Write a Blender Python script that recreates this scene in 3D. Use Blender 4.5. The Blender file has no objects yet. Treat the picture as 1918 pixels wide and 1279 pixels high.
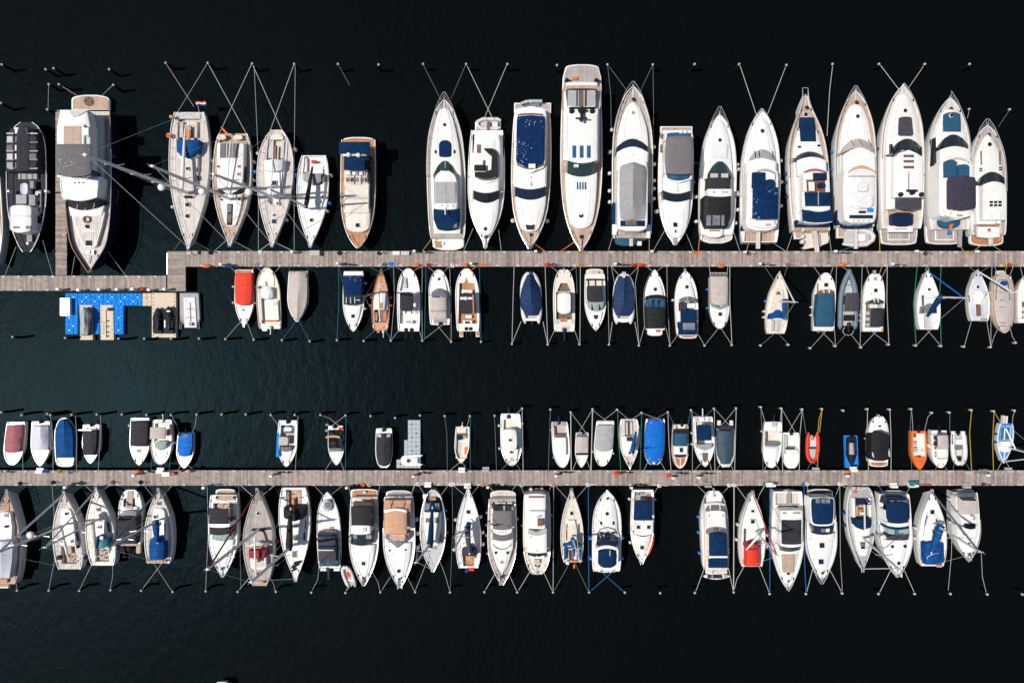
import bpy, math, random
from mathutils import Vector, noise
random.seed(7)
C = bpy.context.scene.collection
HC, S = 80.0, 16.0          # camera height above the water; photo pixels per metre on the water


def U(px, py, z=0.0):
    """photo position (px, py) of a point standing z metres above the water -> world"""
    f = (HC - z) / HC / S
    return Vector(((px - 959.0) * f, (639.5 - py) * f, z))


# ---------------------------------------------------------------- materials
MT = {}


def mat(key, rgb, rough=.5, var=.12, scale=3.0, metal=0.0, bump=0.0, spec=.5, kind=None, coat=0.0):
    m = bpy.data.materials.new(key)
    m.use_nodes = True
    nt = m.node_tree
    N, L = nt.nodes, nt.links
    b = N['Principled BSDF']
    b.inputs['Roughness'].default_value = rough
    b.inputs['Metallic'].default_value = metal
    b.inputs['Specular IOR Level'].default_value = spec
    b.inputs['Coat Weight'].default_value = coat
    tc = N.new('ShaderNodeTexCoord')
    nz = N.new('ShaderNodeTexNoise')
    nz.inputs['Scale'].default_value = scale
    nz.inputs['Detail'].default_value = 5
    L.new(tc.outputs['Object'], nz.inputs['Vector'])
    rp = N.new('ShaderNodeValToRGB')
    lo, hi = 1 - var, 1 + var * .55
    rp.color_ramp.elements[0].position = .32
    rp.color_ramp.elements[1].position = .68
    rp.color_ramp.elements[0].color = (rgb[0] * lo, rgb[1] * lo, rgb[2] * lo, 1)
    rp.color_ramp.elements[1].color = (min(rgb[0] * hi, .95), min(rgb[1] * hi, .95), min(rgb[2] * hi, .95), 1)
    L.new(nz.outputs['Fac'], rp.inputs['Fac'])
    col = rp.outputs['Color']

    def mixc(fac, a, bcol, blend='MIX'):
        mx = N.new('ShaderNodeMix')
        mx.data_type = 'RGBA'
        mx.blend_type = blend
        for sock, v in ((0, fac), (6, a), (7, bcol)):
            if hasattr(v, 'is_linked'):
                L.new(v, mx.inputs[sock])
            else:
                mx.inputs[sock].default_value = v
        return mx.outputs[2]

    def math_(op, a, b=None):
        n = N.new('ShaderNodeMath')
        n.operation = op
        for i, v in enumerate((a, b)):
            if v is None:
                continue
            if hasattr(v, 'is_linked'):
                L.new(v, n.inputs[i])
            else:
                n.inputs[i].default_value = v
        return n.outputs[0]
    if kind in ('teak', 'planks_x', 'planks_y'):
        sp = N.new('ShaderNodeSeparateXYZ')
        L.new(tc.outputs['Object'], sp.inputs[0])
        ax = sp.outputs['Y'] if kind == 'planks_y' else sp.outputs['X']
        pitch = .12 if kind == 'teak' else .2
        q = math_('DIVIDE', ax, pitch)
        fl = math_('FLOOR', q)
        wn = N.new('ShaderNodeTexWhiteNoise')
        wn.noise_dimensions = '1D'
        L.new(fl, wn.inputs['W'])
        amp = .3 if kind == 'teak' else .6
        val = math_('ADD', math_('MULTIPLY', wn.outputs['Value'], amp), 1 - amp * .55)
        cc = N.new('ShaderNodeCombineColor')
        for i in range(3):
            L.new(val, cc.inputs[i])
        col = mixc(1.0, col, cc.outputs[0], 'MULTIPLY')
        if kind == 'teak':
            fr = math_('LESS_THAN', math_('FRACT', q), .1)
            col = mixc(math_('MULTIPLY', fr, .7), col, (.06, .05, .045, 1))
        else:
            n2 = N.new('ShaderNodeTexNoise')
            n2.inputs['Scale'].default_value = .35
            n2.inputs['Detail'].default_value = 3
            L.new(tc.outputs['Object'], n2.inputs['Vector'])
            k = math_('MULTIPLY', math_('SUBTRACT', n2.outputs['Fac'], .4), .9)
            col = mixc(math_('MAXIMUM', k, 0.0), col, (.50, .40, .36, 1))
    if kind == 'specks':            # bird droppings on a cloth top
        vo = N.new('ShaderNodeTexVoronoi')
        vo.inputs['Scale'].default_value = 4.5
        L.new(tc.outputs['Object'], vo.inputs['Vector'])
        n3 = N.new('ShaderNodeTexNoise')
        n3.inputs['Scale'].default_value = .45
        L.new(tc.outputs['Object'], n3.inputs['Vector'])
        a = math_('LESS_THAN', vo.outputs['Distance'], .2)
        g = math_('GREATER_THAN', n3.outputs['Fac'], .53)
        col = mixc(math_('MULTIPLY', math_('MULTIPLY', a, g), .8), col, (.75, .74, .72, 1))
    if kind == 'dirt':
        n4 = N.new('ShaderNodeTexNoise')
        n4.inputs['Scale'].default_value = 1.3
        n4.inputs['Detail'].default_value = 8
        n4.inputs['Roughness'].default_value = .7
        L.new(tc.outputs['Object'], n4.inputs['Vector'])
        k = math_('MULTIPLY', math_('MAXIMUM', math_('SUBTRACT', n4.outputs['Fac'], .6), 0.0), .8)
        col = mixc(k, col, (.42, .38, .33, 1))
    if kind == 'dirt':
        oi = N.new('ShaderNodeObjectInfo')
        v = math_('ADD', math_('MULTIPLY', oi.outputs['Random'], .06), .95)
        v2 = math_('ADD', math_('MULTIPLY', oi.outputs['Random'], .09), .91)
        cc = N.new('ShaderNodeCombineColor')
        L.new(v, cc.inputs[0])
        L.new(v, cc.inputs[1])
        L.new(v2, cc.inputs[2])
        col = mixc(1.0, col, cc.outputs[0], 'MULTIPLY')
    L.new(col, b.inputs['Base Color'])
    if bump:
        bp = N.new('ShaderNodeBump')
        bp.inputs['Strength'].default_value = bump
        bp.inputs['Distance'].default_value = .06
        n5 = N.new('ShaderNodeTexNoise')
        n5.inputs['Scale'].default_value = 4.5
        n5.inputs['Detail'].default_value = 6
        L.new(tc.outputs['Object'], n5.inputs['Vector'])
        L.new(n5.outputs['Fac'], bp.inputs['Height'])
        L.new(bp.outputs[0], b.inputs['Normal'])
    MT[key] = m
    return m


mat('w', (.83, .815, .80), .32, .05, 1.2, kind='dirt', coat=.2)         # white gelcoat
mat('wc', (.72, .71, .70), .7, .08, 2, bump=.25)                          # white canvas
mat('c', (.73, .665, .58), .45, .08, 1.5, kind='dirt')                     # cream gelcoat
mat('lg', (.50, .50, .50), .5, .1, 2, kind='dirt')                        # light grey
mat('vh', (.58, .58, .66), .6, .08, 1.5, bump=.2)                         # pale lavender cloth
mat('tk', (.50, .355, .265), .7, .15, 2, kind='teak')                     # teak
mat('tg', (.43, .375, .345), .75, .15, 2, kind='teak')                     # weathered teak
mat('tl', (.65, .585, .53), .7, .1, 2, kind='teak')                       # pale teak
mat('to', (.47, .21, .085), .55, .15, 2, kind='teak')                     # oiled orange teak
mat('wd', (.22, .085, .035), .4, .25, 4)                                  # varnished dark wood
mat('cap', (.33, .10, .05), .35, .2, 3)                                   # mahogany cap rail
mat('nv', (.0035, .026, .078), .85, .3, 2, bump=.4, spec=.12)              # navy canvas
mat('nvs', (.003, .024, .092), .85, .3, 2, kind='specks', spec=.12)
mat('ry', (.005, .068, .235), .75, .3, 2, bump=.5, spec=.15)                # royal blue canvas
mat('rc', (.010, .034, .10), .75, .3, 2, bump=.6, spec=.3)                  # crumpled blue
mat('bb', (.004, .14, .55), .7, .2, 3, bump=.4, spec=.2)                          # vivid blue tarpaulin
mat('pb', (.010, .25, .78), .75, .2, 3, spec=.15)                                   # blue plastic
mat('tb', (.018, .085, .155), .75, .2, 3, bump=.2, spec=.3)               # teal blue canvas
mat('sl', (.035, .075, .10), .7, .25, 2, bump=.5, spec=.4)                # slate canvas
mat('bk', (.012, .012, .014), .7, .3, 3, bump=.3, spec=.3)                # black canvas
mat('ch', (.030, .030, .038), .8, .25, 3, bump=.3, spec=.25)              # charcoal canvas
mat('chs', (.06, .055, .075), .8, .2, 3, bump=.3, spec=.25)
mat('pu', (.045, .038, .06), .8, .2, 3, bump=.3, spec=.25)
mat('gy', (.31, .305, .31), .8, .12, 3, bump=.3, spec=.25)                # grey canvas
mat('gys', (.17, .155, .16), .8, .12, 3, bump=.3, spec=.25)
mat('gyp', (.15, .14, .15), .8, .12, 3, kind='specks', spec=.25)
mat('gl2', (.38, .38, .39), .8, .12, 2, bump=.4, spec=.25)                # light grey canvas
mat('tp', (.50, .44, .40), .8, .1, 2, bump=.35, spec=.25)                 # beige canvas
mat('pe', (.58, .33, .21), .8, .1, 2, bump=.3, spec=.25)                  # peach canvas
mat('mv', (.36, .125, .14), .8, .12, 2, bump=.4, spec=.25)                # mauve canvas
mat('rd', (.72, .045, .016), .7, .1, 3, bump=.2, spec=.3)                 # red canvas
mat('mr', (.30, .015, .025), .75, .2, 3, bump=.2)                         # maroon canvas
mat('or', (.75, .17, .02), .5, .12, 3)                                    # orange
mat('ye', (.45, .29, .03), .55, .2, 3)                                    # yellow
mat('gr', (.02, .20, .13), .6, .2, 3)                                     # green
mat('te', (.02, .16, .22), .6, .2, 3)                                     # teal rope
mat('br', (.16, .10, .075), .6, .25, 3)                                   # brown
mat('gk', (.012, .017, .024), .08, .2, 2, coat=.3)                        # dark window glass
mat('gn', (.010, .02, .055), .25, .2, 2)                                  # navy windscreen cover
mat('gg', (.02, .05, .052), .08, .3, 4, coat=.3)                          # greenish glass
mat('gp', (.33, .43, .40), .12, .2, 3, coat=.3)                           # pale green glass
mat('gb', (.03, .11, .22), .1, .3, 2, coat=.3)                            # blue glass
mat('gc', (.20, .21, .24), .12, .35, 1.5, coat=.3)                          # clear vinyl, half reflecting
mat('al', (.76, .76, .76), .42, .08, 4, metal=.1)                         # aluminium
mat('ss', (.75, .75, .76), .28, .05, 4, metal=.6)                         # stainless rail
mat('hn', (.012, .016, .035), .15, .2, 2, coat=.5)                        # navy hull
mat('hk', (.010, .012, .016), .2, .3, 2, coat=.4)                         # black hull
mat('hg', (.25, .24, .24), .35, .1, 2, coat=.3)                           # grey hull
mat('rub', (.13, .18, .23), .55, .15, 3, bump=.15)                        # blue grey rubber
mat('ruw', (.66, .65, .64), .55, .08, 3, bump=.15)                        # white rubber
mat('pole', (.006, .006, .006), .85, .35, 5, bump=.6, spec=.08)                      # wet pile wood
mat('pw', (.30, .245, .18), .85, .3, 5, bump=.6)                          # dry pile wood
mat('rope', (.52, .50, .47), .8, .15, 8)
mat('ropd', (.16, .17, .17), .8, .2, 8)
mat('rob', (.015, .10, .30), .7, .2, 8)
mat('dockx', (.33, .272, .235), .85, .25, 2.2, kind='planks_x', bump=.3)
mat('docky', (.33, .272, .235), .85, .25, 2.2, kind='planks_y', bump=.3)
mat('dside', (.055, .045, .04), .85, .3, 3)
mat('bei', (.62, .50, .37), .6, .1, 3)                                    # beige plastic float
mat('flt', (.40, .46, .49), .6, .1, 3)                                    # pale blue-grey float
mat('mir', (.9, .88, .84), .22, .03, 1, metal=1.0)


# ---------------------------------------------------------------- mesh collector
class MB:
    def __init__(s):
        s.v, s.f, s.m = [], [], []

    def add(s, vs, fs, mi=0):
        o = len(s.v)
        s.v += [tuple(v) for v in vs]
        s.f += [tuple(i + o for i in f) for f in fs]
        s.m += [mi] * len(fs)

    def box(s, c, d, mi=0, top=1.0):
        x, y, z = c
        a, b, h = d[0] / 2, d[1] / 2, d[2] / 2
        vs = []
        for zz, k in ((-h, 1), (h, top)):
            vs += [(x - a * k, y - b * k, z + zz), (x + a * k, y - b * k, z + zz), (x + a * k, y + b * k, z + zz), (x - a * k, y + b * k, z + zz)]
        s.add(vs, [(3, 2, 1, 0), (4, 5, 6, 7), (0, 1, 5, 4), (1, 2, 6, 5), (2, 3, 7, 6), (3, 0, 4, 7)], mi)

    def tube(s, pts, r, n=6, mi=0, cap=True):
        pts = [Vector(p) for p in pts]
        rs = r if isinstance(r, (list, tuple)) else [r] * len(pts)
        vs, fs = [], []
        for i, p in enumerate(pts):
            d = (pts[min(i + 1, len(pts) - 1)] - pts[max(i - 1, 0)])
            d = d.normalized() if d.length > 1e-6 else Vector((0, 0, 1))
            a = Vector((0, 0, 1)) if abs(d.z) < .9 else Vector((1, 0, 0))
            x = d.cross(a).normalized()
            y = d.cross(x)
            for k in range(n):
                t = 2 * math.pi * k / n
                vs.append(p + (x * math.cos(t) + y * math.sin(t)) * rs[i])
        for i in range(len(pts) - 1):
            for k in range(n):
                a, b = i * n + k, i * n + (k + 1) % n
                fs.append((a, a + n, b + n, b))
        if cap:
            fs.append(tuple(range(n)))
            fs.append(tuple(range((len(pts) - 1) * n, len(pts) * n))[::-1])
        s.add(vs, fs, mi)

    def lathe(s, c, prof, n=12, mi=0, sx=1.0, sy=1.0):
        c = Vector(c)
        vs, fs = [], []
        for r, z in prof:
            for k in range(n):
                t = 2 * math.pi * k / n
                vs.append(c + Vector((r * math.cos(t) * sx, r * math.sin(t) * sy, z)))
        for i in range(len(prof) - 1):
            for k in range(n):
                a, b = i * n + k, i * n + (k + 1) % n
                fs.append((a, b, b + n, a + n))
        fs.append(tuple(range((len(prof) - 1) * n, len(prof) * n)))
        s.add(vs, fs, mi)

    def dome(s, c, r, h, n=12, mi=0, base=0.0):
        s.lathe(c, [(r, -base), (r, 0)] + [(r * math.cos(a), h * math.sin(a)) for a in (.4, .8, 1.2, 1.5)], n, mi)

    def build(s, name, mats, parent=None, sharp=40, loc=None):
        me = bpy.data.meshes.new(name)
        me.from_pydata(s.v, [], s.f)
        if isinstance(mats, str):
            mats = [mats]
        for k in mats:
            me.materials.append(MT[k])
        me.polygons.foreach_set('material_index', s.m)
        me.polygons.foreach_set('use_smooth', [True] * len(s.f))
        me.update()
        me.set_sharp_from_angle(angle=math.radians(sharp))
        o = bpy.data.objects.new(name, me)
        C.objects.link(o)
        if parent is not None:
            o.parent = parent
        if loc is not None:
            o.location = loc
        return o


def tag(o, label, cat, group=None, kind=None):
    if label:
        o['label'] = label
    if cat:
        o['category'] = cat
    if group:
        o['group'] = group
    if kind:
        o['kind'] = kind
    return o


# ---------------------------------------------------------------- boats
TP = {
    'y': [(0, .03), (.03, .22), (.08, .45), (.15, .66), (.25, .85), (.35, .94), (.5, 1), (.75, .99), (.95, .93), (1, .86)],
    'Y': [(0, .05), (.02, .2), (.06, .42), (.12, .62), (.2, .81), (.3, .94), (.45, 1), (.8, .99), (.96, .95), (1, .88)],
    's': [(0, .03), (.05, .15), (.12, .34), (.22, .56), (.35, .79), (.5, .95), (.62, 1), (.78, .98), (.92, .88), (1, .74)],
    'n': [(0, .03), (.05, .16), (.15, .42), (.28, .7), (.42, .93), (.55, 1), (.7, .96), (.85, .78), (.95, .58), (1, .42)],
    'd': [(0, .04), (.04, .22), (.12, .5), (.25, .8), (.4, .97), (.52, 1), (.66, .96), (.8, .82), (.92, .58), (.98, .3), (1, .12)],
    'm': [(0, .04), (.03, .2), (.09, .42), (.18, .66), (.3, .87), (.42, .98), (.55, 1), (.8, .97), (.97, .92), (1, .88)],
    'b': [(0, .15), (.02, .32), (.07, .55), (.15, .76), (.27, .93), (.4, 1), (.8, .98), (.97, .92), (1, .86)],
    'o': [(0, .34), (.02, .48), (.08, .68), (.18, .86), (.3, .96), (.45, 1), (.8, .97), (.96, .92), (1, .85)],
    'g': [(0, .10), (.03, .33), (.09, .6), (.2, .84), (.35, .98), (.55, 1), (.8, .95), (.93, .75), (.98, .5), (1, .25)],
}


def interp(tab, t):
    if t <= tab[0][0]:
        return tab[0][1]
    for i in range(len(tab) - 1):
        a, b = tab[i], tab[i + 1]
        if t <= b[0]:
            p, n = tab[max(i - 1, 0)], tab[min(i + 2, len(tab) - 1)]
            d = b[0] - a[0]
            ma = (b[1] - p[1]) / max(b[0] - p[0], 1e-6) * d
            mb = (n[1] - a[1]) / max(n[0] - a[0], 1e-6) * d
            x = (t - a[0]) / d
            return ((2 * x ** 3 - 3 * x * x + 1) * a[1] + (x ** 3 - 2 * x * x + x) * ma + (-2 * x ** 3 + 3 * x * x) * b[1] + (x ** 3 - x * x) * mb)
    return tab[-1][1]


class Boat:
    pass


K = None
BOATS = []
ROW = ''


def cx(y):
    t = (y - K.yb) / (K.ys - K.yb)
    return K.xb + t * (K.xs - K.xb)


def hw(y):
    t = min(max((y - K.yb) / (K.ys - K.yb), 0), 1)
    return max(interp(K.T, t) * K.w, .3)


def zs(y):
    t = min(max((y - K.yb) / (K.ys - K.yb), 0), 1)
    return K.zd * (1 + K.sheer * (1 - t) ** 2)


def dz(y):
    return zs(y) - K.bul


def pt(u, y, h):
    return U(cx(y) + u, y, dz(y) + h) - K.loc


def B(n, cat, sh, lab, bow, st, w, T='m', zd=1.0, hm='w', dm='w', wells=(), gm=None, sheer=.22, bul=.09, wl=.8):
    """hull, deck and cockpits from the gunwale outline; bow/st are the ends of the centre line"""
    global K
    K = Boat()
    K.xb, K.yb = bow
    K.xs, K.ys = st
    K.w, K.zd, K.sheer, K.bul = w, zd, sheer, bul
    K.T = TP[T] if isinstance(T, str) else T
    K.sh = sh
    K.dir = 1 if K.ys > K.yb else -1          # aft direction along photo y
    K.loc = U((K.xb + K.xs) / 2, (K.yb + K.ys) / 2, 0)
    K.root = bpy.data.objects.new(n, None)
    K.root.empty_display_size = .5
    C.objects.link(K.root)
    K.root.location = K.loc
    tag(K.root, lab, cat, ROW)
    BOATS.append(K)
    L = K.ys - K.yb
    ts = [0, .01, .03, .06, .1, .15, .2, .27, .34, .42, .5, .58, .66, .74, .82, .88, .93, .97, 1]
    for q in wells:
        ts += [(q[0] - K.yb) / L, (q[1] - K.yb) / L]
    ts = sorted(set(round(t, 4) for t in ts))
    hb, db = MB(), MB()
    secs, dsec = [], []
    for t in ts:
        y = K.yb + t * L
        z = zs(y)
        c = U(cx(y), y, z) - K.loc
        W = hw(y)
        aft = Vector((0, -K.dir, 0)) * ((1 - t) ** 4 * abs(L) * .05 / S)
        row = []
        for sgn in (-1, 1):
            g = U(cx(y) + sgn * W, y, z) - K.loc
            e = g - c
            f0 = wl * (.55 + .45 * min(1, t * 3))
            a = c + e * f0 + aft * 1.6
            a.z = -.35
            b_ = c + e * (f0 * .35 + .65 * .97) + aft * .7
            b_.z = z * .42
            gi = c + e * max(.25, 1 - 1.5 / max(W, 2))
            gd = Vector((gi.x, gi.y, z - bul))
            st_ = c + e * 1.012
            st_.z = z - .14
            row.append([a, b_, st_, g, gi, gd])
        secs.append(row)
    n = len(ts)
    for si in (0, 1):
        vs = [p for r in secs for p in r[si]]
        fs, mi = [], []
        for i in range(n - 1):
            for k in range(5):
                a = i * 6 + k
                f = (a, a + 1, a + 7, a + 6)
                hb.f.append(tuple(len(hb.v) + q for q in (f if si else f[::-1])))
                hb.m.append(1 if k == 3 else 0)
        hb.v += [tuple(v) for v in vs]
    for i in (0, n - 1):
        a, b_ = secs[i]
        hb.add(a[:5] + b_[:5][::-1], [tuple(range(10)) if i else tuple(range(10))[::-1]])
        hb.add([a[4], a[5], b_[5], b_[4]], [(0, 1, 2, 3)])
    hb.build('hull', [hm, gm or hm], K.root, 35)
    for i in range(n - 1):
        ym = K.yb + (ts[i] + ts[i + 1]) / 2 * L
        q = next((q for q in wells if min(q[0], q[1]) < ym < max(q[0], q[1])), None)
        rows = []
        for j in (i, i + 1):
            y = K.yb + ts[j] * L
            l, r = secs[j][0][5], secs[j][1][5]
            mid = (l + r) / 2 + Vector((0, 0, .03))
            if q:
                v = (y - q[0]) / (q[1] - q[0])
                ww = q[2] + (q[3] - q[2]) * v
                rows.append([l, pt(-ww, y, 0), pt(ww, y, 0), r])
            else:
                rows.append([l, mid, r])
        a, b_ = rows
        m = len(a)
        fs = [(k, k + 1, m + k + 1, m + k) for k in range(m - 1) if not (q and k == 1)]
        db.add(a + b_, fs)
    db.build('deck', dm, K.root, 30)
    for q in wells:
        y0, y1, w0, w1, dep, fm = q
        wb = MB()
        vs = [pt(-w0, y0, .03), pt(w0, y0, .03), pt(w1, y1, .03), pt(-w1, y1, .03)]
        lo = [v - Vector((0, 0, dep)) for v in vs]
        ins = [v * 1 for v in lo]
        wb.add(vs + lo, [(0, 1, 5, 4), (1, 2, 6, 5), (2, 3, 7, 6), (3, 0, 4, 7)], 0)
        wb.add(ins, [(0, 1, 2, 3)], 1)
        wb.build('cockpit', ['w', fm], K.root, 30)
    return K.root


def P(n, y0, y1, W, h, m, u=0.0, b=(0, 0), r=(0, 0), bv=.06, cr=0.0, nz=0.0, sk=None, fl=0.0, par=None, po=True, ridge=0.0, flare=0.0, tp=None):
    """a shaped panel/moulding on the boat: plan outline by half widths W (px, negative = inset from hull),
    heights h above the deck; skirts run down to the deck unless it floats (fl = its thickness)"""
    Ws = W if isinstance(W, (list, tuple)) else [W]
    hs = h if isinstance(h, (list, tuple)) else [h]

    def li(a, v):
        if len(a) == 1:
            return a[0]
        x = v * (len(a) - 1)
        i = min(int(x), len(a) - 2)
        return a[i] + (a[i + 1] - a[i]) * (x - i)
    ln = abs(y1 - y0)
    vs_ = [0, min(.04, 1.2 / ln)] + [i / 8 for i in range(1, 8)] + [1 - min(.04, 1.2 / ln), 1]
    for side, rr in ((0, r[0]), (1, r[1])):
        if rr:
            for q in (.06, .15, .3, .55):
                v = q * rr / ln
                vs_.append(v if side == 0 else 1 - v)
    vs_ = sorted(set(round(v, 4) for v in vs_ if 0 <= v <= 1))
    ss = [-1, -.93, -.6, -.25, 0, .25, .6, .93, 1]
    mb = MB()
    seed = (y0 * 1.37 + y1) % 50
    cloth = m in ('nv', 'nvs', 'ry', 'rc', 'bb', 'tb', 'sl', 'bk', 'ch', 'chs', 'pu', 'gy', 'gyp', 'gl2', 'tp', 'pe', 'mv', 'rd') and ln > 17 and any(k in n for k in ('cover', 'bimini', 'canopy', 'awning', 'top', 'tent'))
    if cloth and not nz:
        nz = .045
    grid = []
    for v in vs_:
        yy = y0 + (y1 - y0) * v
        wv = []
        for a in Ws:
            wv.append(a if a > 0 else max(hw(yy) + a, 1))
        w = li(wv, v)
        if tp:
            w *= li(tp, v)
        for side, rr in ((0, r[0]), (1, r[1])):
            d = ln * (v if side == 0 else 1 - v)
            if rr and d < rr:
                w *= max(.12, 1 - (1 - d / rr) ** 2.3) ** (1 / 2.3)
        hh = li(hs, v)
        row = []
        for s_ in ss:
            y = yy + (b[0] * (1 - v) + b[1] * v) * (1 - s_ * s_)
            z = hh + cr * (1 - s_ * s_) + ridge * max(0, 1 - abs(s_) * 1.15) * math.sin(math.pi * min(1, .12 + .88 * v)) ** .5
            if nz:
                z += nz * noise.noise(Vector((s_ * 2.2 + seed, yy * .16, seed))) + nz * .6 * noise.noise(Vector((s_ * 5 + seed, yy * .4, 3)))
            if abs(s_) == 1 or v in (vs_[0], vs_[-1]):
                z -= bv
            row.append(pt(u + w * s_, y, z))
        grid.append(row)
    ns = len(ss)
    mb.add([p for r_ in grid for p in r_], [(i * ns + k, i * ns + k + 1, (i + 1) * ns + k + 1, (i + 1) * ns + k) for i in range(len(grid) - 1) for k in range(ns - 1)])
    per = grid[0][:] + [r_[-1] for r_ in grid[1:]] + grid[-1][-2::-1] + [r_[0] for r_ in grid[-2:0:-1]]
    cen = sum(per, Vector()) / len(per)
    lows = []
    for p in per:
        if fl:
            zz = p.z - fl
        elif sk is not None:
            zz = p.z - sk
        else:
            yy = 639.5 - (p.y + K.loc.y) * S * HC / (HC - p.z)
            zz = min(dz(yy) - .06, p.z - .05)
        d = Vector((p.x - cen.x, p.y - cen.y, 0))
        q = p + (d.normalized() * flare if flare and d.length else Vector())
        lows.append(Vector((q.x, q.y, zz)))
    m_ = len(per)
    mb.add(per + lows, [(i, (i + 1) % m_, m_ + (i + 1) % m_, m_ + i) for i in range(m_)])
    if fl and po:
        yy = (y0 + y1) / 2
        for row in (grid[1], grid[-2]):
            for p in (row[0], row[-1]):
                q = p + (cen - p) * .06
                mb.tube([(q.x, q.y, p.z - fl * .5), (q.x, q.y, dz(yy) - .05)], .025, 5, 1)
    fix_normals(mb)
    o = mb.build(n, [m, 'ss'], par or K.root, 38)
    if n in ('foredeck_moulding', 'foredeck_trunk') and ln > 40:
        for k in (2, 6):
            q = MB()
            q.tube([r_[k] + Vector((0, 0, .008)) for r_ in grid[3:-3]], .022, 4)
            q.build('deck_seam', 'lg', K.root)
    if cloth and ln > 20:
        q = MB()
        for f in (.34, .67):
            r_ = grid[min(range(len(vs_)), key=lambda i: abs(vs_[i] - f))]
            q.tube([p + Vector((0, 0, .004)) for p in r_[1:-1]], .02, 4)
        q.build('cloth_seam', m, o)
    if n in ('cabin_roof', 'hardtop') and ln > 18:
        for k in (1, 7):
            q = MB()
            q.tube([r_[k] + Vector((0, 0, .05)) for r_ in grid[2:-2]], .022, 4)
            q.build('roof_rail', 'ss', K.root)
    return o


def fix_normals(mb):
    """make every face look up or outwards"""
    if not mb.v:
        return
    c = Vector((sum(v[0] for v in mb.v) / len(mb.v), sum(v[1] for v in mb.v) / len(mb.v), 0))
    for i, f in enumerate(mb.f):
        p = [Vector(mb.v[k]) for k in f]
        nrm = Vector()
        for k in range(1, len(p) - 1):
            nrm += (p[k] - p[0]).cross(p[k + 1] - p[0])
        if abs(nrm.z) > .25 * nrm.length:
            flip = nrm.z < 0
        else:
            ctr = sum(p, Vector()) / len(p)
            flip = nrm.dot(Vector((ctr.x - c.x, ctr.y - c.y, 0))) < 0
        if flip:
            mb.f[i] = f[::-1]


def Q(n, xl, xr, y0, y1, h, m, **k):
    """P given by its left and right edge in the photo"""
    return P(n, y0, y1, (xr - xl) / 2, h, m, u=(xl + xr) / 2 - cx((y0 + y1) / 2), **k)


def G(n, pts, h, m, par=None, sk=None, absx=True, fl=0.0):
    """extruded outline; pts in photo px; h above deck (number, or one per point)"""
    hs = h if isinstance(h, (list, tuple)) else [h] * len(pts)
    tops = [pt(x - cx(y), y, hh) for (x, y), hh in zip(pts, hs)]
    lows = []
    for p, (x, y) in zip(tops, pts):
        zz = p.z - fl if fl else (p.z - sk if sk is not None else min(dz(y) - .06, p.z - .05))
        lows.append(Vector((p.x, p.y, zz)))
    mb = MB()
    k = len(pts)
    mb.add(tops, [tuple(range(k))])
    mb.add(tops + lows, [(i, (i + 1) % k, k + (i + 1) % k, k + i) for i in range(k)])
    fix_normals(mb)
    return mb.build(n, m, par or K.root, 30)


def PL(xl, xr, y0, y1, m, z=.45, edge='w', **k):
    """swimming platform just above the water with a white moulded edge"""
    d = 1 if y1 > y0 else -1
    o = Q('swim_platform', xl, xr, y0, y1, z - dz(y0), edge, sk=.35, **k)
    kk = dict(k)
    Q('platform_planking', xl + 2.2, xr - 2.2, y0 + d * 2, y1 - d * 2, z + .03 - dz(y0), m, sk=.05, par=o, bv=.004, **kk)
    return o


def H(y, x, s, sy=None, h=.0, fm='w', gm='gk', par=None):
    """square deck hatch: frame and dark acrylic"""
    sy = sy or s
    o = Q('hatch', x - s - .9, x + s + .9, y - sy - .9, y + sy + .9, h + .07, fm, sk=.2, bv=.03, par=par)
    Q('hatch_glass', x - s, x + s, y - sy, y + sy, h + .095, gm, sk=.06, bv=.006, par=o)
    return o


def RH(y, x, r, h=.0, m='gk', par=None, fm='w'):
    """round deck hatch"""
    mb = MB()
    c = pt(x - cx(y), y, h)
    R_ = r / S
    mb.lathe(c, [(R_ * 1.18, -.15), (R_ * 1.18, .05), (R_ * 1.02, .07)], 18)
    o = mb.build('round_hatch', fm, par or K.root)
    g = MB()
    g.lathe(c, [(R_, .05), (R_, .085), (R_ * .9, .1)], 18)
    g.build('hatch_glass', m, o)
    return o


def DM(y, x, r, h, m='w', par=None, n='radar_dome', ht=None):
    mb = MB()
    R_ = r / S
    mb.dome(pt(x - cx(y), y, h), R_, ht or R_ * .6, 14, 0, .25)
    return mb.build(n, m, par or K.root)


def BX(n, xl, xr, y0, y1, h, m, sk=.4, **k):
    return Q(n, xl, xr, y0, y1, h, m, **{'sk': sk, 'bv': .03, **({'sk': None} if k.get('fl') else {}), **k})


def R(t0=0.0, t1=.5, h=.6, off=1.0, r=.024, mid=False, pul=0.0, sides='lr'):
    """bow rail or lifelines round the deck edge, with stanchions; pul = px the pulpit reaches past the bow"""
    L = K.ys - K.yb
    mb = MB()
    k = 12
    lines = {}
    for sgn, key in ((-1, 'l'), (1, 'r')):
        if key not in sides:
            continue
        ps, bs = [], []
        for i in range(k + 1):
            t = t0 + (t1 - t0) * i / k
            y = K.yb + t * L
            yo = y - K.dir * pul * max(0, 1 - t / .12) if t0 == 0 else y
            W = hw(y)
            ps.append(pt(sgn * max(W + off - 1.2, 2.2 if pul else .6), yo, K.bul + h))
            bs.append(pt(sgn * max(W - 1.0, .4), y, K.bul - .02))
        if t1 < .97:
            ps.append(bs[-1] + (bs[-1] - bs[-2]) * .2)
        lines[key] = ps
        mb.tube(ps, r, 5)
        if mid:
            mb.tube([(a * .5 + b_ * .5) for a, b_ in zip(ps, bs)], r * .6, 4)
        for i in range(0, k + 1, 2 if not mid else 2):
            mb.tube([bs[i], ps[i]], r * .9, 4)
    if t0 == 0 and len(lines) == 2:
        mb.tube([lines['l'][0], lines['r'][0]], r, 5)
    return mb.build('bow_rail' if t1 < .8 else 'guard_rail', 'ss', K.root)


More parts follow.
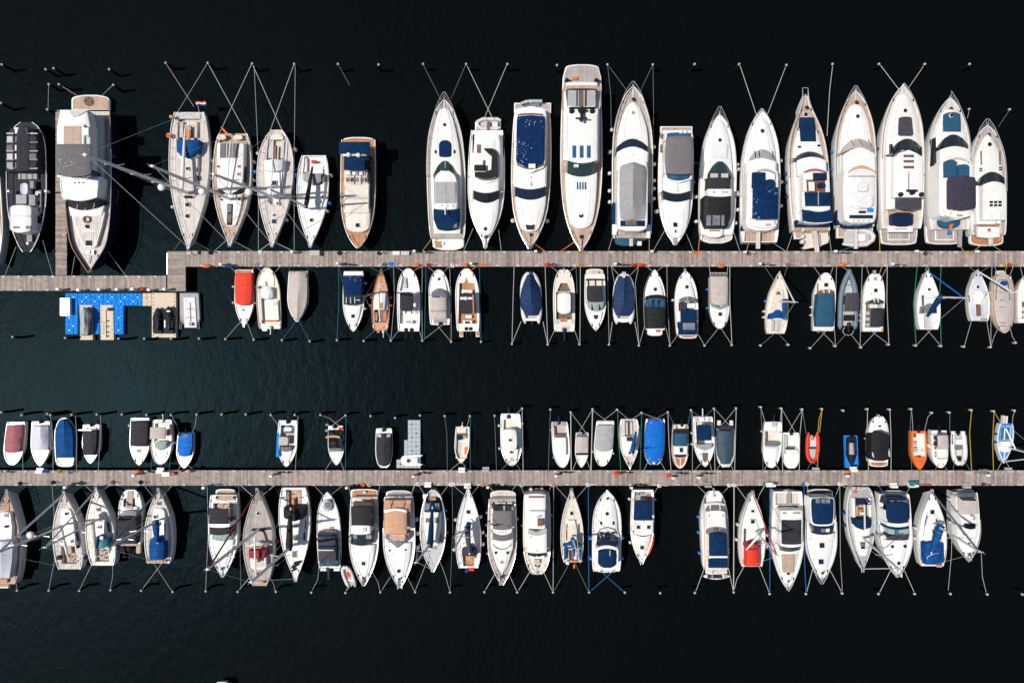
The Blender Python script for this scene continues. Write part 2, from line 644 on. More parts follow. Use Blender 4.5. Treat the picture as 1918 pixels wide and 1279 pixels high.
def wire(n, a, b_, r=.012, m='al', par=None, sag=0.0):
    mb = MB()
    ps = []
    k = 7 if sag else 2
    for i in range(k):
        t = i / (k - 1)
        p = Vector(a).lerp(Vector(b_), t)
        p.z -= sag * 4 * t * (1 - t)
        ps.append(p)
    mb.tube(ps, r, 5)
    return mb.build(n, m, par or K.root)


def M(base, top, hgt=None, r=.1, boom=None, bm=None, hb=.45, sp=(.45, .72), dome=None, stay='al', sr=.03, bh=1.3, mm='al', br=.16, bow=True, back=True, shr=True, sl=1.1):
    """mast with spreaders and standing rigging; base and top in photo px, hgt of the masthead above the water"""
    xb_, yb_ = base
    a = U(xb_, yb_, dz(yb_) + hb)
    if hgt is None:
        k = (top[0] - 959) / a.x / S
        hgt = HC * (1 - 1 / k)
    b_ = U(top[0], top[1], hgt)
    a, b_ = a - K.loc, b_ - K.loc
    mb = MB()
    r *= 1.14
    mb.tube([a - Vector((0, 0, .4)), a.lerp(b_, .6), b_], [r, r * .97, r * .75], 8)
    mb.tube([b_ + Vector((-.25, 0, .02)), b_ + Vector((.3, 0, .05))], .035, 5)
    mb.tube([b_, b_ + Vector((0, 0, .7))], .02, 4)
    o = mb.build('mast', mm, K.root)
    hulls = [pt(sg * hw(yb_ + K.dir * 2) * .93, yb_ + K.dir * 3, .1) for sg in (-1, 1)]
    for f in sp:
        c = a.lerp(b_, f)
        for sg in (-1, 1):
            q = MB()
            q.tube([c, c + Vector((sg * sl * (1.15 - f * .4), -K.dir * .15, .04))], [.05, .035], 6)
            q.build('spreader', 'ss', o)
    if shr:
        for sg, hp in zip((-1, 1), hulls):
            c = a.lerp(b_, sp[0] if sp else .6) + Vector((sg * sl * .9, 0, 0))
            w_ = MB()
            w_.tube([hp, c, b_], .011, 4)
            w_.build('shroud', 'al', K.root)
    if bow:
        wire('forestay', pt(0, K.yb + K.dir * 3, .25), a.lerp(b_, .97), sr, stay)
    if back:
        wire('backstay', pt(0, K.ys - K.dir * 2, .1), b_, .012, 'al')
    if dome:
        c = a.lerp(b_, dome) + Vector((0, K.dir * .45, 0))
        q = MB()
        q.dome(c, .38, .22, 14, 0, .12)
        q.tube([c - Vector((0, 0, .12)), a.lerp(b_, dome) - Vector((0, 0, .2))], .05, 5)
        q.build('radar_dome', 'w', o)
    if boom:
        e = pt(boom[0] - cx(boom[1]), boom[1], bh) if len(boom) == 2 else pt(boom[0] - cx(boom[1]), boom[1], boom[2])
        s0 = Vector((a.x, a.y, a.z - hb + bh + .1))
        q = MB()
        q.tube([s0, e], .07, 7)
        bo = q.build('boom', 'al', K.root)
        if bm:
            q = MB()
            d = e - s0
            q.tube([s0 + d * -.04 + Vector((0, 0, .35)), s0 + d * .1 + Vector((0, 0, .24)), s0 + d * .5 + Vector((0, 0, .18)), s0 + d * .93 + Vector((0, 0, .12))], [br * 1.15, br * 1.35, br * 1.1, br * .55], 9)
            q.build('sail_cover', bm, bo)
    return o


def E(y, x, s=1.0, m='bk', tilt=13):
    """outboard engine tilted up behind the transom; tilt = px its leg reaches aft"""
    d = K.dir
    z0 = .95
    h = z0 - dz(y)
    a = pt(x - cx(y), y - d * 3 * s, h - .05)
    b_ = pt(x - cx(y), y + d * 5 * s, h)
    q = MB()
    ax = (b_ - a)
    prof = ((0, .10, .10), (.1, .19, .2), (.35, .24, .26), (.7, .22, .24), (.93, .15, .16), (1, .06, .06))
    rings = []
    for t, w, hh in prof:
        c = a + ax * t
        for k in range(10):
            an = 2 * math.pi * k / 10
            rings.append(c + Vector((math.cos(an) * w * s, 0, math.sin(an) * hh * s)))
    n = 10
    fs = [(i * n + k, i * n + (k + 1) % n, (i + 1) * n + (k + 1) % n, (i + 1) * n + k) for i in range(len(prof) - 1) for k in range(n)]
    fs += [tuple(range(n)), tuple(range((len(prof) - 1) * n, len(prof) * n))]
    q.add(rings, fs)
    o = q.build('outboard_engine', m, K.root, 50)
    l = MB()
    e = pt(x - cx(y), y + d * tilt * s, h - .35)
    l.tube([a + ax * .7 - Vector((0, 0, .15)), e], [.09 * s, .06 * s], 6)
    l.tube([e - Vector((0, 0, .25 * s)), e + Vector((0, 0, .1))], .05, 5)
    l.build('engine_leg', m, o)
    p = MB()
    for k in range(3):
        an = k * 2.094 + .4
        f = Vector((math.cos(an), 0, math.sin(an))) * .2 * s
        sd = Vector((-math.sin(an), 0, math.cos(an))) * .07 * s
        q0 = e + Vector((0, -d * .08, 0))
        p.add([q0, q0 + f * .6 + sd, q0 + f, q0 + f * .6 - sd], [(0, 1, 2, 3)])
        p.add([v + Vector((0, -d * .03, 0)) for v in (q0, q0 + f * .6 + sd, q0 + f, q0 + f * .6 - sd)], [(3, 2, 1, 0)])
    p.build('propeller', 'al', o)
    return o


FEND = []


def F(side, ys, m='ruw', r=.17, ln=.6, off=2.0):
    """fenders hung over the side: things of their own"""
    for y in ys:
        sg = -1 if side == 'l' else 1
        x = cx(y) + sg * (hw(y))
        w_ = U(x, y, zs(y) * .8)
        z = max(.42, zs(y) * .55)
        mb = MB()
        c = Vector((sg * (r + .03), 0, 0))
        k = ln / 2
        mb.lathe(c, [(.03, -k - r * .9), (r * .7, -k - r * .5), (r, -k), (r, k), (r * .7, k + r * .5), (.05, k + r * .8), (.03, k + r)], 10)
        mb.tube([c + Vector((0, 0, k + r)), Vector((-sg * .08, 0, zs(y) - z + .06))], .02, 4, 1)
        o = mb.build('boat_fender', [m, 'rope'], None, 60, Vector((w_.x, w_.y, z)))
        FEND.append((o, K.sh, side, y, m, K.dir))


def RIB(n, cat, sh, lab, bow, st, w, T='m', tm='rub', fm='lg', r=.26, zd=.5, ext=6, cone=True):
    """inflatable: a low hull between two big air tubes that meet at the bow"""
    B(n, cat, sh, lab, bow, st, w - r * S * .9, T, zd * .7, 'lg', fm, sheer=.3, bul=.05)
    L = K.ys - K.yb
    tab = K.T
    mb = MB()
    ps = []
    rp = r * S
    seq = [1 + ext / abs(L)] + [1, .9, .75, .6, .45, .3, .2, .12, .06, .02]
    for sgn in (-1, 1):
        pp = []
        for t in seq:
            y = K.yb + t * L
            W = interp(tab, min(t, 1)) * w - rp
            z = zd * (1 + .45 * max(0, 1 - t * 2.2) ** 2)
            pp.append(U(cx(y) + sgn * max(W, .2), y, z) - K.loc)
        ps.append(pp)
    path = ps[0] + [U(K.xb, K.yb + K.dir * rp * .6, zd * 1.45) - K.loc] + ps[1][::-1]
    rr = [r * (.35 if cone else .9)] + [r] * (len(path) - 2) + [r * (.35 if cone else .9)]
    mb.tube(path, rr, 12)
    mb.build('air_tube', tm, K.root, 70)
    rope = MB()
    for pp, sg in zip(ps, (-1, 1)):
        rope.tube([p + Vector((sg * r * .75, 0, r * .62 - .02 - .04 * (i % 2))) for i, p in enumerate(pp[1:])], .02, 4)
    rope.build('grab_line', 'bk', K.root)
    return K.root


def SEAT(xl, xr, y0, y1, h, m='w', n='seat', **k):
    return Q(n, xl, xr, y0, y1, h, m, **{'sk': .35, 'bv': .05, **k})


def WHEEL(y, x, r, h, m='ss'):
    mb = MB()
    c = pt(x - cx(y), y, h)
    pts = [c + Vector((math.cos(a) * r / S, math.sin(a) * r / S * .35, math.sin(a) * r / S * .9)) for a in [i * math.pi / 7 for i in range(15)]]
    mb.tube(pts, .025, 5)
    mb.tube([pts[0], pts[7]], .015, 4)
    mb.tube([pts[3], pts[10]], .015, 4)
    return mb.build('steering_wheel', m, K.root)
# ================================================================ row above the upper pontoon
ROW = 'boats moored above the upper pontoon'
B('motorboat', 'boat', 'edge-cut white boat', 'white motorboat cut off by the left edge beside the black glass-roofed boat', (-9, 500), (-16, 330), 17, 'm', 1.2, dm='to')
Q('gunwale_pad', -26, 2, 400, 470, .1, 'w', r=(4, 4))

B('motorboat', 'boat', 'glass-roofed black boat', 'long black boat with a gridded glass roof aft and cream cabin top', (49.5, 472), (49, 229), 38,
  [(0, .2), (.02, .3), (.08, .5), (.15, .68), (.25, .86), (.35, .95), (.5, 1), (.8, .97), (.9, .85), (.96, .62), (1, .3)], 1.5, 'hk', 'ch', gm='al')
o = Q('glass_roof', 11, 71, 237, 321, 1.3, 'ch', tp=[.72, .92, 1, 1, 1], cr=.35, r=(10, 0))
for i, (a, c_) in enumerate(((14, 22), (24, 32), (38, 46), (50, 58), (60, 68))):
    BX('roof_frame', 12 + (4 if i > 3 else 0), 70, 237 + 16.3 * i + 12, 237 + 16.3 * i + 14.4, 1.58, 'gy' if i % 2 else 'lg', sk=.1)
for x in (25, 36, 52):
    BX('roof_frame', x, x + 1.6, 242, 320, 1.66, 'ch', sk=.12)
for i in range(5):
    for x0, x1, mm in ((13, 24, 'lg' if i % 2 else 'gl2'), (26, 35, 'w' if i % 2 else 'wc'), (38, 51, ('gb', 'rub', 'pe', 'rub', 'pe')[i]), (54, 68, 'ch')):  # pale and tinted panes: glints on the glass put into the colours
        if i or x0 in (26, 38):
            BX('roof_pane', x0, x1, 239 + 16.3 * i, 250 + 16.3 * i, 1.6, mm if (i + x0) % 3 else 'gys', sk=.05)
Q('deck_panel', 34, 70, 325, 336, .35, 'gl2')
for i in range(3):
    BX('speaker_grille', 37 + i * 11, 40 + i * 11, 326, 336, .38, 'br', sk=.1)
Q('deck_chair', 38, 52, 343, 365, .9, 'vh', r=(5, 7), cr=-.1)
BX('storage_box', 56, 63, 339, 353, .7, 'gy')
Q('deck_panel', 30, 50, 365, 382, .35, 'gl2')
BX('deck_table', 54, 66, 365, 385, .75, 'gy')
for y in (363, 377, 390):
    H(y + 3, 73, 2.2, 3.5, .25)
Q('side_console', 66, 77, 358, 400, .25, 'vh')
o = Q('cabin_roof', 18, 60, 384, 436, 1.5, 'w', cr=.22, r=(6, 9), bv=.1)
BX('roof_seam', 21, 57, 404, 406, 1.76, 'lg', sk=.1)
BX('roof_locker', 24, 38, 424, 428, 1.72, 'gc', sk=.2)
BX('roof_locker', 48, 58, 423, 429, 1.68, 'gc', sk=.2)
Q('side_seat', 62, 76, 404, 418, .5, 'bk')
Q('side_seat', 60, 74, 418, 430, .45, 'vh')
Q('foredeck_hatch', 50, 60, 440, 453, .3, 'gy')
DM(456, 52, 3, .1, 'w', n='ventilator')
R(.03, .9, .5, 0, .04)
for sg in (0, 1):
    Q('light_fitting', 13 + sg * 70, 17 + sg * 70, 356, 360, 1.1, 'ss', sk=.6)

B('motor_yacht', 'yacht', 'navy-hulled teak yacht', 'large navy-hulled yacht with teak foredeck and grey top beside the finger pier', (165, 511), (164, 206), 44,
  [(0, .02), (.05, .25), (.1, .48), (.167, .74), (.25, .87), (.33, .94), (.5, 1), (.8, 1), (1, .95)], 2.6, 'hn', 'tl', gm='cap', sheer=.25, bul=.5)
o = PL(134, 204.5, 207, 178, 'tk', .7, r=(0, 9))
q = MB()
for rr in (.5, .35, .2):
    q.tube([pt(165 - cx(190) + rr * S * math.cos(a), 190 + rr * S * math.sin(a), .9 - dz(190)) for a in [i * .55 for i in range(13)]], .045, 5)
q.build('rope_coil', 'br', o)
Q('side_deck', 178, 196, 222, 330, .05, 'br')  # teak lying in shade, the shade put into the brown colour
Q('superstructure', 118, 190, 216, 375, 1.15, 'lg', r=(0, 0))
Q('flybridge_deck', 107, 169, 206, 332, 2.5, 'w', tp=[.8, 1, 1, 1, 1])
G('flybridge_shade', [(125, 206), (168, 206), (160, 209), (147, 217), (137, 219), (130, 209)], 2.62, 'lg', sk=.2)  # triangle of shade on the white aft deck, laid on as a grey sheet
Q('flybridge_coaming', 111, 158, 233, 273, 2.75, 'w')
Q('flybridge_floor', 119, 153, 236.5, 272, 2.8, 'tk', sk=.04)
BX('wet_bar', 155, 166, 237, 254, 3.2, 'w')
BX('bar_grille', 157, 164, 237, 239.5, 3.24, 'bk', sk=.1)
Q('bimini', 104, 171, 270, 331, 4.6, 'gyp', fl=.07, cr=.12, r=(0, 7))
Q('screen', 118, 172, 318, 333, 2.9, 'gb', r=(0, 8))
Q('cabin_roof', 112, 187, 331, 370, (2.1, 1.9), 'w', b=(0, 7), cr=.1, tp=[1, .98, .9], bv=.15)
for x in (138, 146, 154):
    BX('roof_mark', x, x + 4, 341, 343.5, 2.18, 'ch', sk=.1)
Q('windshield', 125, 189, 373, 387, (1.75, .75), 'ch', b=(7, 7), tp=[1, .9])
for x in (143, 159, 174):
    q = MB()
    q.tube([pt(x - cx(388), 394, .75), pt(x + 3 - cx(388), 381, 1.55)], .03, 5)
    q.build('wiper', 'al', K.root)
Q('coachroof_front', 128, 195, 385, 404, .6, 'w', b=(7, 2), tp=[1, .88])
o = G('foredeck_trunk', [(133, 398), (196, 398), (190, 425), (180, 460), (175, 463), (157, 463), (146, 440), (136, 412)], .45, 'w')
G('trunk_planking', [(136, 400), (149, 400), (153, 432), (157, 459), (148, 440), (139, 412)], .47, 'tl', sk=.04, par=o)
G('trunk_planking', [(151, 401), (174, 401), (176, 431), (154, 431)], .47, 'tl', sk=.04, par=o)
G('trunk_planking', [(176, 401), (192, 401), (188, 422), (179, 456), (177, 432)], .47, 'tl', sk=.04, par=o)
G('trunk_planking', [(154, 434), (177, 434), (175, 460), (158, 460)], .47, 'tl', sk=.04, par=o)
H(425, 163, 4.2, h=.45)
H(456, 166, 6, 5.5, h=.42)
q = MB()
for rr in (.42, .3):
    q.tube([pt(163 - cx(411) + rr * S * math.cos(a), 411 + rr * S * math.sin(a), .56) for a in [i * .52 for i in range(13)]], .06, 5)
q.build('rope_coil', 'br', K.root)
q = MB()
q.lathe(pt(5, 473, 0), [(.3, 0), (.3, .25), (.16, .4), (.22, .5)], 10)
q.box(pt(9, 473, .15), (.35, .5, .3))
q.tube([pt(4, 476, .2), pt(2, 494, .15)], .05, 5)
q.build('windlass', 'ss', K.root)
R(.06, .75, .35, .5, .035, sides='r')

B('sailing_boat', 'sailing boat', 'flag-flying sailing yacht', 'white sailing yacht flying a red white and blue flag, blue sprayhood and teak deck', (352, 466), (354, 210), 37.5, 's', 1.6, 'w', 'tl',
  wells=[(222, 262, 21, 21, .55, 'tl')])
Q('coachroof', 331, 371, 296, 372, (.5, .15), 'tl', r=(0, 8), tp=[1, 1, .8], bv=.1)
Q('aft_deck_pad', 330, 376, 214, 223, .12, 'lg')
Q('sprayhood', 331, 373, 262, 289, (1.25, .7), 'ry', b=(0, 8), cr=.35, r=(0, 6), bv=.12)
Q('screen_frame', 332, 370, 288, 292, .6, 'w', b=(8, 9))
for sx in (336, 362):
    SEAT(sx, sx + 7, 228, 258, -.15, 'tl')
BX('cockpit_table', 346, 357, 236, 256, .3, 'tk')
BX('cushion', 350, 355, 244, 262, .36, 'or', sk=.2)
WHEEL(233, 338, 7, .6)
for yy in (316, 383.5, 405):
    H(yy, 350.5, 2.7 if yy < 320 else 3.6, h=.52 if yy < 330 else (.12 if yy < 390 else .05))
for x in (346, 351, 356):
    BX('deck_vent', x - 1, x + 1, 366, 371, .45, 'bk')
for y0 in (295, 313, 329):
    Q('cabin_window', 368, 370.5, y0, y0 + 9, .42, 'gk', sk=.3)
M((351, 361), (158, 290), r=.16, boom=(348, 233), bm='wc', br=.16, dome=.31, sp=(.3, .52, .76), hb=.35)
q = MB()
a = pt(19, 211, .1)
q.tube([a, a + Vector((.35, .7, 1.1))], .03, 5)
q.build('flag_staff', 'ss', K.root)
for i, mm in enumerate(('rd', 'w', 'ry')):
    q = MB()
    e = a + Vector((.2, .55, .95))
    s_ = [e + Vector((k * .26 - .25 + i * .09, .09 * math.sin(k * 1.6) + .3 - i * .15 + k * .05, -.03 * k)) for k in range(5)]
    s2 = [p + Vector((.09, -.16, -.05)) for p in s_]
    q.add(s_ + s2, [(k, k + 1, k + 6, k + 5) for k in range(4)])
    q.build('flag_stripe', mm, K.root)
BX('outboard_bracket', 317, 323, 216, 221, .8, 'ye')
q = MB()
q.tube([pt(-38 + .9 * math.cos(t) * 3, 254 + 3 * math.sin(t), .5) for t in [i * .7 for i in range(10)]], .11, 7)
q.build('lifebuoy', 'or', K.root)
R(.0, .5, .6, 0, .02, True, 2)
R(.5, .98, .6, 0, .02, True)
F('r', [300, 333], 'ruw')
F('l', [387], 'ruw', .2)

B('sailing_boat', 'sailing boat', 'solar-panelled deck-saloon yacht', 'white deck saloon sailing yacht with two grey solar panels and small orange flag', (430, 460), (436, 250), 36, 's', 1.6, 'w', 'tk',
  wells=[(254, 267, 24, 25, .35, 'tk')])
o = Q('coachroof', 406, 457, 268, 356, .85, 'w', b=(0, 8), cr=.15, r=(0, 6), bv=.12, tp=[1, 1, 1, .97, .9])
for xa, xb in ((412, 422.5), (424.5, 433.5), (435, 445)):
    BX('solar_panel', xa, xb, 269, 296, 1.06, 'gys', sk=.05)
Q('saloon_window', 408, 456, 352, 357, (.75, .45), 'gn', b=(8, 8), tp=[1, .95])
for x, y in ((408.5, 312), (447, 312), (446.5, 326.5)):
    H(y, x, 2.3, h=.92, gm='br')
for x in (414, 448):
    H(374, x, 2, h=.32)
Q('side_window', 453, 458.5, 306, 341, .6, 'gn', tp=[.7, 1, .7])
Q('foredeck_trunk', 412, 453, 364, 424, (.3, .2), 'w', tp=[1, .95, .75, .45], r=(0, 5))
o = Q('long_hatch', 425, 435.5, 382, 422, (.34, .28), 'ch', tp=[1, .9])
BX('hatch_glass', 426.5, 433.5, 384, 398, .38, 'gc', sk=.06, par=o)
BX('hatch_glass', 426.5, 433.5, 401, 417, .36, 'br', sk=.06, par=o)
for x in (406, 437):
    Q('helm_seat', x, x + 17, 253, 262, .35, 'c', r=(4, 4))
q = MB()
e = pt(-14, 249, .4)
q.tube([e - Vector((0, 0, .4)), e + Vector((-.2, .5, .7))], .025, 5)
q.build('flag_staff', 'ss', K.root)
q = MB()
q.add([e + Vector((-.15, .5, .7)), e + Vector((.5, -.2, .5)), e + Vector((.45, -.45, .3)), e + Vector((-.1, .1, .4))], [(0, 1, 2, 3)])
q.build('flag', 'or', K.root)
M((431, 373), (284, 311), r=.15, boom=(432, 262, 1.9), dome=.42, sp=(.35, .66), hb=.3)
R(.0, .97, .6, 0, .02, True, 2)
F('r', [302, 336], 'ruw')

B('sailing_boat', 'sailing boat', 'white-hooded sailing yacht', 'teak-decked sailing yacht with rounded stern, white sprayhood and blue deck rope', (509, 461), (518, 243), 34,
  [(0, .03), (.05, .15), (.12, .34), (.22, .56), (.35, .79), (.5, .95), (.62, 1), (.78, .95), (.9, .72), (.96, .5), (1, .3)], 1.5, 'w', 'tl', wells=[(255, 299, 14, 17, .55, 'tl')])
Q('coachroof', 496, 532, 300, 384, (.5, .2), 'w', r=(0, 8), tp=[1, 1, .75, .5])
Q('sprayhood', 494, 530, 299, 322, (1.0, .75), 'wc', cr=.3, r=(2, 5), bv=.1)
SEAT(503, 510, 262, 297, -.1, 'lg')
SEAT(526, 532, 262, 297, -.1, 'tl')
BX('cockpit_table', 513, 517, 272, 296, .3, 'wd')
Q('stern_seat', 505, 531, 252, 262, .25, 'c', r=(5, 0))
H(343, 513, 4.2, h=.46, gm='gn')
for x in (508, 519.5):
    H(381, x, 2.2, 2.8, h=.22, gm='br')
H(403, 513, 2.4, 1.8, h=.05)
H(415, 513, 4, h=.04, gm='gn')
M((514, 370), (399, 326), r=.14, boom=(512, 262), dome=.48, sp=(.45, .75), hb=.3)
wire('deck_rope', pt(18, 262, .3), pt(12, 372, .5), .05, 'rob')
R(.0, .97, .6, 0, .02, True, 2)
F('r', [279], 'ruw', .26, .3, 3)
F('r', [328], 'pb', .2)
F('r', [411], 'ruw', .2, .3)
F('l', [286], 'ruw', .2, .3)
F('l', [322], 'pb', .2, .8)

B('sailing_boat', 'sailing boat', 'black-boomed white sailing boat', 'small white sailing boat with a black sail cover and grey sprayhood', (581, 462), (587.5, 291), 30, 's', 1.2, 'w', 'w', wells=[(293, 325, 17, 19, .5, 'w')])
Q('coachroof', 571, 607, 340, 398, (.5, .15), 'w', r=(0, 10), tp=[1, 1, .7])
Q('sprayhood', 568, 608, 325, 342, (1.0, .6), 'gy', b=(0, 5), cr=.25, r=(0, 5), bv=.1)
Q('sprayhood_window', 588, 606, 326, 341, (1.12, .74), 'bk', b=(0, 5), tp=[1, .7])
SEAT(569, 575, 296, 323, -.1)
SEAT(600, 606, 296, 323, -.1)
H(412.5, 583, 3, h=.05)
Q('side_window', 603.5, 606, 352, 372, .35, 'gk', sk=.25)
BX('tiller_box', 583, 592, 300, 305, .2, 'rd')
M((580, 391), (505, 354), 14, r=.11, boom=(586.5, 308), bm='bk', br=.2, sp=(.6,), hb=.3, sl=.9)
R(.0, .97, .5, 0, .02, True, 2)
F('r', [328], 'ruw')
F('r', [380], 'pb', .22, .4)
F('r', [395], 'ruw')
F('l', [327], 'pb', .2, .5)

B('motorboat', 'boat', 'teak-sided cream cruiser', 'cream cabin cruiser with orange teak side decks and two blue bimini tops', (669.5, 465), (671, 262), 33,
  [(0, .05), (.03, .24), (.08, .46), (.16, .68), (.27, .87), (.4, .97), (.55, 1), (.9, .98), (1, .96)], 1.6, 'c', 'to', gm='w')
PL(643, 700, 266, 257, 'to', .6, r=(0, 5))
Q('cabin_side', 646, 695, 292, 345, .7, 'ch')
Q('cabin_roof', 644, 692, 341, 399, .95, 'c', b=(5, 0), bv=.08)
BX('roof_step', 645, 691, 369, 373, 1.05, 'lg', sk=.3)
Q('fore_cabin', 647, 693, 398, 435, (.7, .5), 'c', r=(0, 12), tp=[1, .98, .9])
H(422, 669.5, 3.6, h=.6)
Q('side_window', 691, 696, 302, 388, .65, 'gk', tp=[.6, 1, .6])
Q('helm_floor', 645, 688, 318, 344, .9, 'tl', b=(0, 3))
for x in (646, 657, 670):
    SEAT(x, x + 9, 319, 328, 1.35, 'w', sk=.5)
for x in (648, 660, 675):
    SEAT(x, x + 8, 333, 340, 1.2, 'br')
for x in (655, 668, 682):
    BX('screen_frame', x, x + 1.2, 318, 344, 1.6, 'ss', sk=.1)
Q('bimini', 635, 693, 266, 288, 2.6, 'nv', fl=.06, cr=.12)
Q('bimini', 644, 684, 294, 319, 2.3, 'nv', fl=.06, cr=.12)
Q('radar_arch', 641, 686, 289, 292.5, 2.5, 'ss', fl=.12)
DM(290, 652.5, 4, 2.65)
DM(290.5, 671, 4, 2.65)
R(0, .5, .6, .5, .03)

B('motor_yacht', 'yacht', 'hardtop yacht with oval sunpad', 'white yacht with an oval blue sunpad, white hardtop and blue cockpit cover', (832, 186), (838, 446), 36, 'y', 1.9, 'w', 'tg', wells=[(400, 432, 25, 24, .4, 'tk')])
PL(810, 869, 440, 469, 'w', .6, r=(0, 10))
BX('platform_grating', 815, 827, 452, 464, .75 - dz(440), 'to', sk=.1)
DM(456, 830, 3.6, .7 - dz(440), 'al', n='platform_shower')
P('foredeck_moulding', 203, 330, [-6, -9, -8, -8], (.2, .6), 'w', u=0, r=(8, 0), cr=.1)
RH(234.6, 833, 3.2, .32)
Q('sunpad', 822, 845.5, 263, 295, .62, 'nvs', r=(11, 3), bv=.05)
for x in (815.5, 851):
    Q('deck_light', x - 1.8, x + 1.8, 281, 288, .6, 'gk', r=(3, 3))
P('superstructure', 325, 438, [-8, -8, -9], (.75, .5), 'w', u=0)
Q('windshield', 811, 857, 328, 336, (.72, 1.5), 'gg', b=(-27, -17), tp=[1, .95])
q = MB()
q.tube([pt(-1, 303, .8), pt(-1, 318, 1.4)], .04, 5)
q.build('screen_divider', 'w', K.root)
Q('hardtop', 812, 857, 320, 393, (1.75, 1.9), 'w', cr=.1, r=(26, 3), bv=.12, sk=.5)
o = Q('sunroof', 815, 853.5, 341, 381, 2.0, 'gl2', sk=.06, bv=.02)
BX('sunroof_seam', 833.5, 834.5, 341, 381, 2.06, 'lg', sk=.1, par=o)
Q('cockpit_cover', 812, 861, 391, 431, (1.5, 1.1), 'nv', tp=[1, 1, .72], cr=.2, r=(0, 4))
for x in (831, 843, 853):
    BX('cover_window', x - 4, x + 3, 417, 427, 1.28, 'gc', sk=.05)
Q('radar_arch', 815, 855, 384, 389, 2.0, 'w', b=(0, 4))
for x in (826, 837, 847):
    DM(386, x, 3, 2.0)
q = MB()
q.tube([pt(-3, 388, 2.1), pt(-3, 402, 2.3)], .07, 6)
q.build('light_mast', 'w', K.root)
R(0, .55, .7, 1.5, .028, True, 13)

B('motor_yacht', 'yacht', 'black-seated flybridge yacht', 'white flybridge yacht with black wraparound seating and a dinghy on its stern', (909, 464), (912, 244), 34.5,
  [(0, .1), (.04, .13), (.1, .3), (.17, .55), (.27, .8), (.37, .93), (.5, 1), (.8, .97), (1, .86)], 1.9, 'w', 'w')
PL(890, 938, 246, 228, 'tg', .6)
o = bpy.data.objects.new('tender', None)
C.objects.link(o)
o.parent = K.root
q = MB()
ps = [pt(-20 + x, y, -.7) for x, y in ((46, 226), (40, 223.5), (12, 223.5), (3, 228), (3, 236), (10, 241), (38, 241.5), (45, 239))]
q.tube(ps, [.12] + [.22] * 6 + [.12], 9)
q.build('air_tube', 'ruw', o)
BX('tender_floor', 899, 934, 226, 240, .95 - dz(244), 'lg', sk=.2, par=o)
BX('tender_seat', 912, 918, 228, 244, 1.35 - dz(244), 'br', sk=.2, par=o)
BX('tender_seat', 922, 932, 230, 238, 1.15 - dz(244), 'w', sk=.2, par=o)
Q('superstructure', 887, 942, 250, 360, .9, 'w', tp=[.95, 1, 1])
Q('side_window', 885, 890.5, 252, 285, .8, 'gk')
Q('side_window', 937, 944.5, 254, 290, .8, 'gk')
Q('flybridge_coaming', 887, 937, 250, 340, 1.9, 'w', b=(0, 4), r=(3, 8), tp=[.9, 1, 1, 1])
Q('flybridge_floor', 890, 928, 262, 322, 1.95, 'w', sk=.05)
BX('helm_hatch', 893, 901, 271, 287, 2.0, 'br', sk=.1)
G('flybridge_seat', [(906, 278), (922, 278), (929, 283), (932, 290), (933, 328), (922, 335), (898, 335), (889, 328), (889, 322), (908, 322), (920, 318), (921, 292), (913, 285)], 2.35, 'bk', sk=.4)
BX('helm_console', 888, 909, 309, 319, 2.45, 'bk')
BX('locker', 889, 905, 299, 309, 2.4, 'w')
Q('flybridge_screen', 889, 933, 329, 332, (2.6, 2.2), 'gk', b=(6, 6), tp=[1, .98])
Q('cabin_roof', 886, 935, 335, 356, (1.75, 1.6), 'w', b=(6, 6))
Q('windshield', 886, 935, 353, 372, (1.5, .75), 'gk', b=(8, 9), tp=[1, .98], bv=.02)
G('instrument_cowl', [(904, 364), (916, 364), (916, 372), (910, 380), (905, 373)], [1.5, 1.5, 1.2, .9, 1.2], 'bk', sk=.1)
Q('foredeck_moulding', 888, 934, 372, 440, (.7, .25), 'w', b=(8, 0), tp=[1, .97, .8, .4], cr=.1, r=(0, 6))
RH(429, 909, 3.4, .4, 'ch')
BX('anchor_roller', 908, 911, 440, 462, .15, 'ss')
R(0, .6, .65, .5, .024)

B('motor_yacht', 'yacht', 'big blue-covered yacht', 'white flybridge yacht with one long speckled blue cover over its flybridge', (992, 461), (997, 208), 37, 'y', 2.0, 'w', 'tk')
PL(963, 1032, 212, 193, 'tg', .65)
q = MB()
ps = [pt(-26 + x, y, -.6) for x, y in ((44, 190), (20, 190), (6, 194), (3, 200), (12, 203), (43, 203))]
q.tube(ps, .2, 9)
o = q.build('tender', 'flt', K.root)
BX('tender_floor', 978, 1011, 191.5, 202, 1.1 - dz(208), 'gc', sk=.2, par=o)
for x, y in ((985, 190.5), (994, 191), (1001.5, 190)):
    DM(y, x, 2.6, 1.3 - dz(208), 'ruw', n='stern_fender', ht=.2)
Q('superstructure', 963, 1024, 205, 346, 1.2, 'w')
Q('flybridge_coaming', 965, 1022, 202, 318, 2.5, 'w', b=(-3, 6), r=(3, 8))
Q('aft_rail', 969, 1018, 214, 217.5, 2.55, 'wd', b=(-2, -2))
Q('flybridge_cover', 967, 1020, 217, 310, 2.75, 'nvs', b=(-1, 6), r=(2, 9), nz=.06, bv=.1)
Q('flybridge_screen', 968, 1019, 306, 309.5, 2.6, 'br', b=(8, 8))
for a in (990, 996):
    BX('dash_panel', a, a + 7, 307, 315, 2.95, 'w')
Q('cabin_roof', 963.5, 1023.5, 312, 349, (2.1, 1.9), 'w', b=(8, 6))
for y in (331, 341, 345):
    BX('roof_light', 993, 995.5, y, y + 3, 2.13, 'lg', sk=.15)
Q('windshield', 964, 1023, 348, 367, (1.85, .75), 'gn', b=(7, 8), tp=[1, .97], bv=.02)
